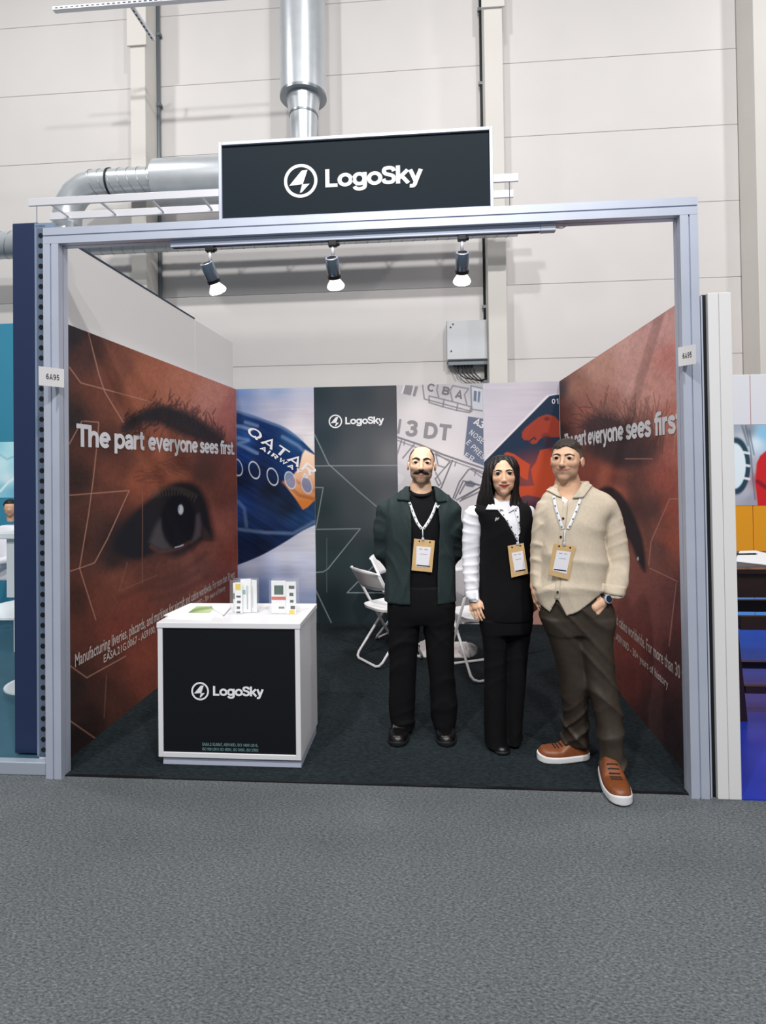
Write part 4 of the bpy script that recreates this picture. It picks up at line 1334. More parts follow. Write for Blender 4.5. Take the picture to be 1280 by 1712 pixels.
def folding_chair():
    """folding chair facing +x, origin on the floor under the seat"""
    ch = empty('folding_chair', (0, 0, 0))
    w = 0.20

    def U(top, foot, r=0.011):
        (xt, zt_), (xf, zf) = top, foot
        k = 0.05
        pts = [(xt, -w, zt_)]
        d = Vector((xf - xt, 0, zf - zt_)).normalized()
        pts += [Vector((xf, -w, zf)) - d * k, Vector((xf, -w, zf)) - d * k * 0.3 + Vector((0, k * 0.3, 0)), Vector((xf, -w + k, zf)),
                Vector((xf, w - k, zf)), Vector((xf, w, zf)) - d * k * 0.3 - Vector((0, k * 0.3, 0)), Vector((xf, w, zf)) - d * k, (xt, w, zt_)]
        return MB().tube(pts, r, 10)
    U((-0.24, 0.76), (0.20, 0.013)).build('front_leg_frame', m_tube, ch, True)
    w = 0.18
    U((0.13, 0.43), (-0.22, 0.013)).build('rear_leg_frame', m_tube, ch, True)
    # seat: rounded slab, slightly dished
    b = MB()
    n = 14
    top, bot = [], []
    for s in range(40):
        a = 2 * math.pi * s / 40
        e = 0.55
        x = 0.02 + 0.20 * math.copysign(abs(math.cos(a)) ** e, math.cos(a))
        y = 0.195 * math.copysign(abs(math.sin(a)) ** e, math.sin(a)) * (1 - 0.12 * (0.22 - x))
        top.append((x, y, 0.452 + 0.02 * (x + 0.1)))
        bot.append((x * 0.97, y * 0.97, 0.432 + 0.02 * (x + 0.1)))
    V = top + bot + [(0.02, 0, 0.446), (0.02, 0, 0.43)]
    F = [(i, (i + 1) % 40, 80) for i in range(40)] + [(40 + (i + 1) % 40, 40 + i, 81) for i in range(40)] + [(i, 40 + i, 40 + (i + 1) % 40, (i + 1) % 40) for i in range(40)]
    pmesh('seat', V, F, m_chair, ch)
    # curved backrest
    V, F = [], []
    nu, nv = 14, 5
    for th in (0, 1):
        for j in range(nv + 1):
            z = 0.60 + 0.17 * j / nv
            for i in range(nu + 1):
                s = -1 + 2 * i / nu
                y = 0.215 * s
                x = -0.155 - (z - 0.60) * 0.55 - 0.045 * (1 - s * s) + (0.014 if th else 0)
                zz = z - 0.02 * abs(s) ** 3 * (1 if j == nv else -1 if j == 0 else 0)
                V.append((x, y, zz))
    N = (nu + 1) * (nv + 1)
    for j in range(nv):
        for i in range(nu):
            a = j * (nu + 1) + i
            F.append((a, a + 1, a + nu + 2, a + nu + 1))
            F.append((N + a + nu + 1, N + a + nu + 2, N + a + 1, N + a))
    for i in range(nu):
        F.append((i, N + i, N + i + 1, i + 1))
        a = nv * (nu + 1) + i
        F.append((a, a + 1, N + a + 1, N + a))
    for j in range(nv):
        a, c = j * (nu + 1), (j + 1) * (nu + 1)
        F.append((a, c, N + c, N + a))
        a, c = a + nu, c + nu
        F.append((a, N + a, N + c, c))
    pmesh('backrest', V, F, m_chair, ch, True)
    MB().tube([(-0.06, -0.18, 0.4), (-0.06, 0.18, 0.4)], 0.008, 8).build('cross_bar', m_tube, ch, True)
    return ch


fc = folding_chair()
spots = [(-0.005, 1.93, 38, 'white folding chair nearest the counter with its back to it'),
         (0.10, 2.47, -28, 'white folding chair against the back wall beyond the nearer chair'),
         (0.72, 1.66, 112, 'white folding chair between the moustached man and the woman')]
for i, (x, y, r, lb) in enumerate(spots):
    o = fc if i == 0 else copy_tree(fc)
    o.location = (x, y, 0.006)
    o.rotation_euler = (0, 0, math.radians(r))
    tag(o, lb, 'chair', 'white folding chairs in the stand')

tx, ty = atZ(742, 1088, 0)[:2]
tb_ = empty('bistro_table', (tx, ty, 0.006), 'small white table behind the moustached man', 'table')
MB().box(tx - 0.21, tx + 0.21, ty - 0.21, ty + 0.21, 0.0065, 0.018, 0.004).build('base_plate', mat('table_base_white', (224, 216, 216), 0.35), tb_)
MB().lathe([(0.028, 0.018), (0.025, 0.05), (0.025, 0.72)], (tx, ty, 0), 20).build('column', m_white, tb_, auto=40)
MB().lathe([(0.27, 0.722), (0.28, 0.728), (0.28, 0.742), (0.275, 0.746)], (tx, ty, 0), 48).build('table_top', m_white, tb_, auto=40)
# a clear bag crumpled on the table foot
bgp = atZ(782, 1098, 0.02)
V, F = [], []
for j in range(13):
    ph = math.pi * j / 12
    for i in range(24):
        th = 2 * math.pi * i / 24
        r = 0.075 * (1 + 0.10 * math.sin(5 * th + 2 * ph) + 0.06 * math.sin(9 * th - 4 * ph))
        V.append((bgp[0] + r * math.sin(ph) * math.cos(th), bgp[1] + r * math.sin(ph) * math.sin(th) * 0.9, 0.02 + 0.058 + 0.058 * math.cos(ph)))
for j in range(12):
    for i in range(24):
        F.append((j * 24 + i, j * 24 + (i + 1) % 24, (j + 1) * 24 + (i + 1) % 24, (j + 1) * 24 + i))
tag(pmesh('plastic_bag', V, F, mat('thin_clear_plastic', (225, 225, 228), 0.15, alpha=0.42), None, True), 'crumpled clear plastic bag at the foot of the small table', 'bag')

# ------------------------------------------------------------------ stand next door on the left
m_navy = mat('navy_panel', (34, 48, 82), 0.45)
zt_n = atY(47, 372, 0.13)[2]
np_ = empty('navy_pillar', (-1.846, 0.2, 0.051), 'dark navy pillar of the stand next door on the left', 'pillar')
MB().box(-1.921, -1.771, 0.13, 0.28, 0.061, zt_n, 0.006).build('pillar_body', m_navy, np_)
MB().box(-1.770, -1.656, 0.10, 0.112, 0.061, zt_n - 0.02).build('perforated_strip', mat('perforated_strip_grey', (150, 168, 196), 0.4, 0.5), np_)
zz = 0.10
b = MB()
hx = atY(69.5, 700, 0.0985)[0]
while zz < zt_n - 0.05:
    b.lathe([(0.0135, 0.0), (0.0135, 0.0018)], (hx, 0.0975, zz), 12, 'y')
    zz += 0.0555
b.build('perforations', m_black, np_)['kind'] = 'stuff'
tag(MB().box(-9, -1.675, 0.03, 0.078, 0.0, 0.066, 0.004).build('trim_1', mat('edge_trim', (176, 186, 200), 0.4, 0.3)), kind='structure')
tw = empty('wall_teal', (-4.5, 3.3, 0.05), kind='structure', label='teal wall of the stand next door on the left')
m_teal = mat('teal_wall_film', (58, 138, 168), 0.5, var=0.05, scale=0.8)
z_a, z_b = atY(10, 739, 3.3)[2], atY(10, 832, 3.3)[2]
z_top = atY(12, 541, 3.3)[2]
MB().box(-9, -2.75, 3.3, 3.36, 0.05, z_top).build('board', m_teal, tw)


def paint_clouds(p):
    p.field([(0, 745, (140, 200, 214)), (20, 745, (170, 214, 222)), (5, 775, (196, 226, 232)), (22, 780, (150, 206, 218)), (10, 800, (210, 230, 236)), (5, 815, (120, 186, 206)), (22, 822, (100, 170, 196))], 2.5)
    p.blend(p.line([(0, 822), (14, 806), (30, 795)], 2.5, 1.2), (226, 240, 244), 0.8)
    p.blend(p.line([(0, 760), (12, 768), (26, 762)], 1.5, 1.2), (96, 160, 180), 0.6)


print_grid('printed_picture', np.array([-5.2, 3.297, z_b]), np.array([2.3, 0, 0]), np.array([0, 0, z_a - z_b]), 120, 60, paint_clouds, tw)
# white desk, stool and table over there
m_bw = mat('white_furniture', (230, 236, 240), 0.4)
dk = empty('white_desk', (-2.65, 1.95, 0.05), 'white desk in the left neighbouring stand', 'desk')
zd0, zd1 = atY(10, 990, 2.0)[2], atY(10, 886, 2.0)[2]
MB().box(-3.3, -2.0, 1.75, 2.25, zd1 - 0.05, zd1, 0.006).build('desk_top', m_bw, dk)
MB().box(-3.25, -2.05, 1.80, 1.83, zd0, zd1 - 0.051).build('modesty_panel', m_bw, dk)
for x in (-3.22, -2.12):
    MB().box(x, x + 0.05, 2.1, 2.15, 0.051, zd1 - 0.051).build('leg', m_bw, dk)
    MB().box(x, x + 0.05, 1.84, 1.89, 0.051, zd1 - 0.051).build('leg', m_bw, dk)
rt = empty('pedestal_table', (-2.45, 1.15, 0.05), 'white round pedestal table in the left neighbouring stand', 'table')
zq = atY(10, 1012, 1.15)[2]
MB().lathe([(0.34, zq - 0.02), (0.35, zq - 0.014), (0.35, zq)], (-2.5, 1.15, 0), 40).build('table_top', m_bw, rt, auto=40)
MB().lathe([(0.22, 0.051), (0.22, 0.062), (0.05, 0.075), (0.026, 0.10), (0.026, zq - 0.021)], (-2.5, 1.15, 0), 32).build('pedestal', m_bw, rt, auto=30)

# ------------------------------------------------------------------ stand next door on the right
m_rp = mat('white_post_film', (226, 225, 226), 0.45)
zr_t = atY(1200, 489, 0.0)[2]
rp_ = empty('white_pillar', (1.74, 0.05, 0), 'white pillar of the stand next door on the right', 'pillar')
MB().box(1.692, 1.742, 0.0, 0.14, 0.0, zr_t, 0.003).build('pillar_half', m_rp, rp_)
MB().box(1.7435, 1.800, 0.0, 0.14, 0.0, zr_t, 0.003).build('pillar_half', m_rp, rp_)
MB().box(1.672, 1.691, 0.02, 0.12, 0.0, zr_t - 0.004).build('black_edge', m_black, rp_)
MB().box(1.664, 1.671, 0.01, 0.12, 0.0, zr_t - 0.01).build('edge_profile', m_alu, rp_)
RYB = 3.3
rw_ = empty('wall_orange', (4, RYB, 0), kind='structure', label='orange and white wall of the stand next door on the right')
zz_t, zz_p, zz_o = atY(1258, 626, RYB)[2], atY(1258, 710, RYB)[2], atY(1258, 845, RYB)[2]
xsm = atY(1255, 700, RYB)[0]
m_or = mat('orange_panel', (236, 160, 30), 0.45)
for x0, x1 in ((1.80, xsm - 0.003), (xsm + 0.003, xsm + 0.97), (xsm + 0.976, xsm + 2.0)):
    MB().box(x0, x1, RYB, RYB + 0.04, zz_p, zz_t, 0.003, seg=1).build('panel', m_white, rw_)
    MB().box(x0, x1, RYB, RYB + 0.04, 0.62, zz_o, 0.003, seg=1).build('panel', m_or, rw_)
    MB().box(x0, x1, RYB, RYB + 0.04, 0.007, 0.62, 0.003, seg=1).build('panel', mat('sky_blue_panel', (96, 160, 224), 0.5), rw_)
MB().box(1.8, xsm + 2.0, RYB + 0.008, RYB + 0.036, 0.007, zz_t - 0.01).build('panel_core', mat('panel_core_red', (170, 80, 60), 0.6), rw_)


def paint_cabin(p):
    p.field([(1228, 715, (150, 160, 172)), (1240, 730, (190, 196, 202)), (1250, 722, (110, 116, 124)), (1256, 780, (170, 172, 180)), (1232, 780, (206, 218, 226)), (1245, 825, (176, 178, 186)), (1262, 740, (210, 228, 236)), (1275, 725, (130, 190, 220)), (1272, 800, (150, 40, 40)), (1252, 835, (150, 150, 160)), (1300, 800, (190, 40, 44)), (1300, 730, (120, 180, 214))], 3)
    p.blend(p.ell(1230, 779, 24, 48, 0.06), (44, 68, 82), 1)
    p.blend(p.ell(1227, 779, 19, 38, 0.06), (216, 228, 236), 1)
    for y in (757, 778, 800):
        p.blend(p.line([(1242, y - 1), (1252, y + 1)], 3, 1), (220, 226, 230), 0.9)
    for P in ([(1246, 712), (1254, 750), (1258, 800), (1262, 835)], [(1240, 712), (1250, 745)], [(1252, 720), (1260, 760)]):
        p.blend(p.line(P, 1.6, 1.2), (92, 98, 108), 0.7)
    p.blend(p.poly([(1264, 775), (1270, 762), (1284, 750), (1330, 745), (1330, 846), (1266, 846), (1262, 810)], 1.5), (196, 40, 42), 1)
    p.blend(p.line([(1266, 805), (1290, 822), (1310, 824)], 4, 3), (92, 30, 48), 0.7)


print_grid('printed_picture', np.array([1.80, RYB - 0.003, zz_o]), np.array([2.6, 0, 0]), np.array([0, 0, zz_p - zz_o]), 420, 130, paint_cabin, rw_)

# dark high table with paper, and a bar stool
m_wood = mat('dark_brown_wood', (44, 28, 26), 0.35, var=0.15, scale=14, stretch=(1, 12, 1))
m_edge = mat('table_edge_wood', (150, 112, 84), 0.5, var=0.3, scale=30)
HT = 0.96
c = atZ(1233, 948, HT)
tX, tY = c[0], c[1]
ht = empty('high_table', (tX + 0.5, tY + 0.3, 0.006), 'dark wooden high table right of the white pillar', 'table')
MB().box(tX - 0.25, tX + 1.3, tY, tY + 0.65, HT - 0.045, HT, 0.006).build('table_top', m_wood, ht)
MB().box(tX - 0.22, tX + 1.27, tY + 0.03, tY + 0.62, HT - 0.19, HT - 0.046).build('apron', m_wood, ht)
MB().box(tX - 0.25, tX + 1.3, tY - 0.004, tY - 0.0005, HT - 0.014, HT - 0.002).build('edge_band', m_edge, ht)


def slant_leg(name, p, q, w, parent):
    p, q = Vector(p), Vector(q)
    b = MB()
    for a in (p, q):
        pass
    V = [(p.x - w, p.y - w, p.z), (p.x + w, p.y - w, p.z), (p.x + w, p.y + w, p.z), (p.x - w, p.y + w, p.z), (q.x - w, q.y - w, q.z), (q.x + w, q.y - w, q.z), (q.x + w, q.y + w, q.z), (q.x - w, q.y + w, q.z)]
    return pmesh(name, V, [(0, 3, 2, 1), (4, 5, 6, 7), (0, 1, 5, 4), (1, 2, 6, 5), (2, 3, 7, 6), (3, 0, 4, 7)], m_wood, parent)


for dx, dy in ((0.0, 0.1), (1.1, 0.1), (0.0, 0.55), (1.1, 0.55)):
    slant_leg('leg', (tX - 0.02 + dx + 0.06, tY + dy, 0.006), (tX - 0.02 + dx, tY + dy, HT - 0.191), 0.032, ht)
for y in (tY + 0.1, tY + 0.55):
    MB().box(tX + 0.05, tX + 1.1, y - 0.02, y + 0.02, HT - 0.40, HT - 0.32).build('stretcher', m_wood, ht)
    MB().box(tX + 0.07, tX + 1.1, y - 0.018, y + 0.018, 0.17, 0.215).build('stretcher', m_wood, ht)
o = MB().prism([tuple(atZ(x, y, HT + 0.001)[:2]) for x, y in ((1228, 939), (1236, 922), (1262, 921), (1310, 932), (1300, 947))], 'z', HT + 0.0008, HT + 0.004).build('paper_sheet', m_paper)
tag(o, 'white paper sheet on the dark high table', 'paper')
pa, pb = atZ(1232, 926.5, HT + 0.01), atZ(1263, 926, HT + 0.01)
pe = empty('pen', tuple(pa), 'dark pen on the white paper on the high table', 'pen')
MB().tube([pa, pb], 0.0055, 10).build('barrel', m_black, pe, True)
MB().tube([pa + (pb - pa) * 0.98, pb + (pb - pa) * 0.09], 0.003, 8).build('tip', m_conduit, pe)


# ------------------------------------------------------------------ people: implicit surfaces turned into one continuous mesh each
def axis(*segs):
    """grid coordinates from (start, end, step) pieces"""
    out = []
    for a, b, st in segs:
        n = max(1, int(round((b - a) / st)))
        out += list(np.linspace(a, b, n, endpoint=False))
    out.append(segs[-1][1])
    return np.array(sorted(out), dtype=np.float32)


def hermite(q, x, y):
    x, y = np.asarray(x, float), np.asarray(y, float)
    if x[0] > x[-1]:
        x, y = x[::-1], y[::-1]
    d = np.gradient(y, x) if len(x) > 2 else np.full(len(x), (y[-1] - y[0]) / (x[-1] - x[0]))
    qc = np.clip(q, x[0], x[-1])
    i = np.clip(np.searchsorted(x, qc) - 1, 0, len(x) - 2)
    h = x[i + 1] - x[i]
    t = (qc - x[i]) / h
    return ((2 * t ** 3 - 3 * t ** 2 + 1) * y[i] + (t ** 3 - 2 * t ** 2 + t) * h * d[i] + (-2 * t ** 3 + 3 * t ** 2) * y[i + 1] + (t ** 3 - t ** 2) * h * d[i + 1]).astype(np.float32)


def smin(a, b, k):
    if k <= 0:
        return np.minimum(a, b)
    h = np.clip(0.5 + 0.5 * (b - a) / k, 0, 1)
    return b * (1 - h) + a * h - k * h * (1 - h)


def smax(a, b, k):
    return -smin(-a, -b, k)


class Field:
    def __init__(self, xs, ys, zs):
        self.xs, self.ys, self.zs = xs, ys, zs
        self.D = np.full((len(xs), len(ys), len(zs)), 0.2, np.float32)

    def win(self, lo, hi):
        s = []
        for ax, a, b in ((self.xs, lo[0], hi[0]), (self.ys, lo[1], hi[1]), (self.zs, lo[2], hi[2])):
            i0, i1 = np.searchsorted(ax, a), np.searchsorted(ax, b)
            s.append(slice(max(0, i0 - 1), min(len(ax), i1 + 1)))
        return tuple(s)

    def coords(self, s):
        return self.xs[s[0]][:, None, None], self.ys[s[1]][None, :, None], self.zs[s[2]][None, None, :]

    def put(self, d, s, k, op):
        if op == 'add':
            self.D[s] = smin(self.D[s], d, k)
        elif op == 'sub':
            self.D[s] = smax(self.D[s], -d, k)
        else:
            self.D[s] = smax(self.D[s], d, k)

    def ell(self, c, r, k=0.01, op='add'):
        m = 1.3 * np.asarray(r) + 0.02
        s = self.win(np.asarray(c) - m, np.asarray(c) + m)
        X, Y, Z = self.coords(s)
        x, y, z = X - c[0], Y - c[1], Z - c[2]
        k0 = np.sqrt((x / r[0]) ** 2 + (y / r[1]) ** 2 + (z / r[2]) ** 2)
        k1 = np.sqrt((x / r[0] ** 2) ** 2 + (y / r[1] ** 2) ** 2 + (z / r[2] ** 2) ** 2) + 1e-6
        self.put(k0 * (k0 - 1) / k1, s, k, op)

    def cone(self, a, b, ra, rb, k=0.01, op='add'):
        a, b = np.asarray(a, float), np.asarray(b, float)
        m = max(ra, rb) + k + 0.02
        s = self.win(np.minimum(a, b) - m, np.maximum(a, b) + m)
        X, Y, Z = self.coords(s)
        ab = b - a
        t = np.clip(((X - a[0]) * ab[0] + (Y - a[1]) * ab[1] + (Z - a[2]) * ab[2]) / (ab @ ab + 1e-12), 0, 1)
        d = np.sqrt((X - a[0] - t * ab[0]) ** 2 + (Y - a[1] - t * ab[1]) ** 2 + (Z - a[2] - t * ab[2]) ** 2) - (ra + (rb - ra) * t)
        self.put(d, s, k, op)

    def chain(self, pts, radii, k=0.01, op='add'):
        for p, q, a, b in zip(pts, pts[1:], radii, radii[1:]):
            self.cone(p, q, a, b, k, op)

    def loft(self, rows, k=0.01, op='add', n=2.3, inset=0.0, fold=None, cap=0.01, cut=None):
        """rows: (z, cx, cy, a, b)"""
        R = np.array(sorted(rows), float)
        z, cx, cy, a, b = R.T
        a, b = a - inset, b - inset
        lo = np.array([(cx - a).min(), (cy - b).min(), z.min()]) - 0.04
        hi = np.array([(cx + a).max(), (cy + b).max(), z.max()]) + 0.04
        s = self.win(lo, hi)
        X, Y, Z = self.coords(s)
        zz = self.zs[s[2]]
        g = lambda v: hermite(zz, z, v)[None, None, :]
        CX, CY, A, B = g(cx), g(cy), np.maximum(g(a), 0.004), np.maximum(g(b), 0.004)
        d = ((np.abs(X - CX) / A) ** n + (np.abs(Y - CY) / B) ** n) ** (1 / n) - 1
        d = d * np.minimum(A, B)
        if fold is not None:
            d = d + fold(X, Y, Z)
        d = smax(d, np.maximum(z.min() - Z, Z - z.max()), cap)
        if cut is not None:
            d = cut(d, X, Y, Z)
        self.put(d.astype(np.float32), s, k, op)

    def mesh(self):
        D, xs, ys, zs = self.D, self.xs, self.ys, self.zs
        S = D < 0
        nx, ny, nz = D.shape
        cnt = np.zeros((nx - 1, ny - 1, nz - 1), np.int8)
        for i in (0, 1):
            for j in (0, 1):
                for k in (0, 1):
                    cnt += S[i:nx - 1 + i, j:ny - 1 + j, k:nz - 1 + k]
        I, J, K = np.nonzero((cnt > 0) & (cnt < 8))
        idx = np.full(cnt.shape, -1, np.int32)
        idx[I, J, K] = np.arange(len(I))
        acc = np.zeros((len(I), 3))
        num = np.zeros(len(I))
        cor = [(i, j, k) for i in (0, 1) for j in (0, 1) for k in (0, 1)]
        for a in cor:
            for ax in range(3):
                if a[ax] == 1:
                    continue
                b = list(a)
                b[ax] = 1
                da, db = D[I + a[0], J + a[1], K + a[2]], D[I + b[0], J + b[1], K + b[2]]
                c = (da < 0) != (db < 0)
                t = np.where(c, da / np.where(c, da - db, 1), 0)
                P = np.stack([xs[I + a[0]], ys[J + a[1]], zs[K + a[2]]], 1).astype(float)
                Q = np.stack([xs[I + b[0]], ys[J + b[1]], zs[K + b[2]]], 1)
                acc += (P + t[:, None] * (Q - P)) * c[:, None]
                num += c
        V = acc / num[:, None]
        F = []
        e = S[1:, 1:-1, 1:-1] != S[:-1, 1:-1, 1:-1]
        i, j, k = np.nonzero(e)
        f = np.stack([idx[i, j, k], idx[i, j + 1, k], idx[i, j + 1, k + 1], idx[i, j, k + 1]], 1)
        fl = S[i, j + 1, k + 1]
        F.append(np.where(fl[:, None], f, f[:, ::-1]))
        e = S[1:-1, 1:, 1:-1] != S[1:-1, :-1, 1:-1]
        i, j, k = np.nonzero(e)
        f = np.stack([idx[i, j, k], idx[i, j, k + 1], idx[i + 1, j, k + 1], idx[i + 1, j, k]], 1)
        fl = S[i + 1, j, k + 1]
        F.append(np.where(fl[:, None], f, f[:, ::-1]))
        e = S[1:-1, 1:-1, 1:] != S[1:-1, 1:-1, :-1]
        i, j, k = np.nonzero(e)
        f = np.stack([idx[i, j, k], idx[i + 1, j, k], idx[i + 1, j + 1, k], idx[i, j + 1, k]], 1)
        fl = S[i + 1, j + 1, k]
        F.append(np.where(fl[:, None], f, f[:, ::-1]))
        F = np.concatenate(F)
        # two relaxation passes
        E = np.concatenate([F[:, [0, 1]], F[:, [1, 2]], F[:, [2, 3]], F[:, [3, 0]]])
        for lam in (0.5, 0.5):
            sm = np.zeros_like(V)
            ct = np.zeros(len(V))
            for c in range(3):
                sm[:, c] = np.bincount(E[:, 0], V[E[:, 1], c], len(V))
            ct = np.maximum(np.bincount(E[:, 0], minlength=len(V)), 1)
            V = V * (1 - lam) + lam * sm / ct[:, None]
        return V, F


def build_field(name, fld, m, parent, color=None):
    V, F = fld.mesh()
    me = bpy.data.meshes.new(name)
    me.vertices.add(len(V))
    me.vertices.foreach_set('co', V.astype(np.float32).ravel())
    me.loops.add(F.size)
    me.loops.foreach_set('vertex_index', F.astype(np.int32).ravel())
    me.polygons.add(len(F))
    me.polygons.foreach_set('loop_start', np.arange(0, F.size, 4, dtype=np.int32))
    me.update(calc_edges=True)
    if color is not None:
        at = me.attributes.new('Col', 'FLOAT_COLOR', 'POINT')
        c = np.ones((len(V), 4), np.float32)
        c[:, :3] = color(V)
        at.data.foreach_set('color', c.ravel())
    bvh = BVHTree.FromPolygons([tuple(v) for v in V], [tuple(f) for f in F.tolist()])
    o = link(name, me, m, parent, True)
    return o, bvh


def rows_px(L, Y0, b_scale=1.0):
    """(py, xl, xr, b[, Y]) read off the photo at depth Y -> loft rows"""
    out = []
    for r in L:
        Y = r[4] if len(r) > 4 else Y0
        p, q = atY(r[1], r[0], Y), atY(r[2], r[0], Y)
        out.append(((p[2] + q[2]) / 2, (p[0] + q[0]) / 2, Y, (q[0] - p[0]) / 2, r[3] * b_scale))
    return out


def cast(bvhs, px, py, off=0.0):
    d = Vector(ray(px, py)).normalized()
    best = None
    for b in bvhs:
        h = b.ray_cast(Vector(CAM), d)
        if h[0] is not None and (best is None or h[3] < best[3]):
            best = h
    if best is None:
        return None
    n = best[1]
    if n.dot(d) > 0:
        n = -n
    return best[0] + n * off - d * 0.0


def strip(name, bvhs, pts, wpx, off, th, m, parent, n=10, fallback_y=None):
    """a flat band draped over clothing along a pixel polyline"""
    C = catmull(pts, n)
    A = []
    for i, c in enumerate(C):
        t = C[min(i + 1, len(C) - 1)] - C[max(i - 1, 0)]
        t = t / (np.linalg.norm(t) + 1e-9)
        nn = np.array([-t[1], t[0]])
        row = []
        for s in (-0.5, 0.0, 0.5):
            p = c + nn * wpx * s
            h = cast(bvhs, p[0], p[1], off)
            row.append(h)
        A.append(row)
    good = [r for r in A if all(h is not None for h in r)]
    V, F = [], []
    cdir = Vector(FWD)
    for r in good:
        V += [h for h in r] + [h + cdir * th for h in r]
    for i in range(len(good) - 1):
        a, b = i * 6, (i + 1) * 6
        F += [(a, a + 1, b + 1, b), (a + 1, a + 2, b + 2, b + 1), (a + 3, b + 3, b + 4, a + 4), (a + 4, b + 4, b + 5, a + 5), (a, b, b + 3, a + 3), (a + 2, a + 5, b + 5, b + 2)]
    return pmesh(name, V, F, m, parent, True)


def patch(name, bvhs, quad, m, parent, n=8, k=8, off=0.006, th=0.004, offs=None):
    """four-cornered piece of cloth draped over a body: quad in pixels (tl, tr, br, bl)"""
    Q = [np.array(q, float) for q in quad]
    G = []
    last = None
    for j in range(k + 1):
        row = []
        for i in range(n + 1):
            s, t = i / n, j / k
            p = (Q[0] * (1 - s) + Q[1] * s) * (1 - t) + (Q[3] * (1 - s) + Q[2] * s) * t
            o = off if offs is None else offs(s, t)
            h = cast(bvhs, p[0], p[1], o)
            if h is None:
                h = last
            last = h
            row.append(h)
        G.append(row)
    flat = [h for r in G for h in r]
    first = next((h for h in flat if h is not None), None)
    flat = [h if h is not None else first for h in flat]
    V = flat + [h + Vector(FWD) * th for h in flat]
    N = len(flat)
    F = []
    for j in range(k):
        for i in range(n):
            a = j * (n + 1) + i
            F += [(a, a + n + 1, a + n + 2, a + 1), (N + a, N + a + 1, N + a + n + 2, N + a + n + 1)]
    for i in range(n):
        a = k * (n + 1) + i
        F += [(i, i + 1, N + i + 1, N + i), (a, N + a, N + a + 1, a + 1)]
    for j in range(k):
        a = j * (n + 1)
        c = a + n
        F += [(a, N + a, N + a + n + 1, a + n + 1), (c, c + n + 1, N + c + n + 1, N + c)]
    return pmesh(name, V, F, m, parent, True)


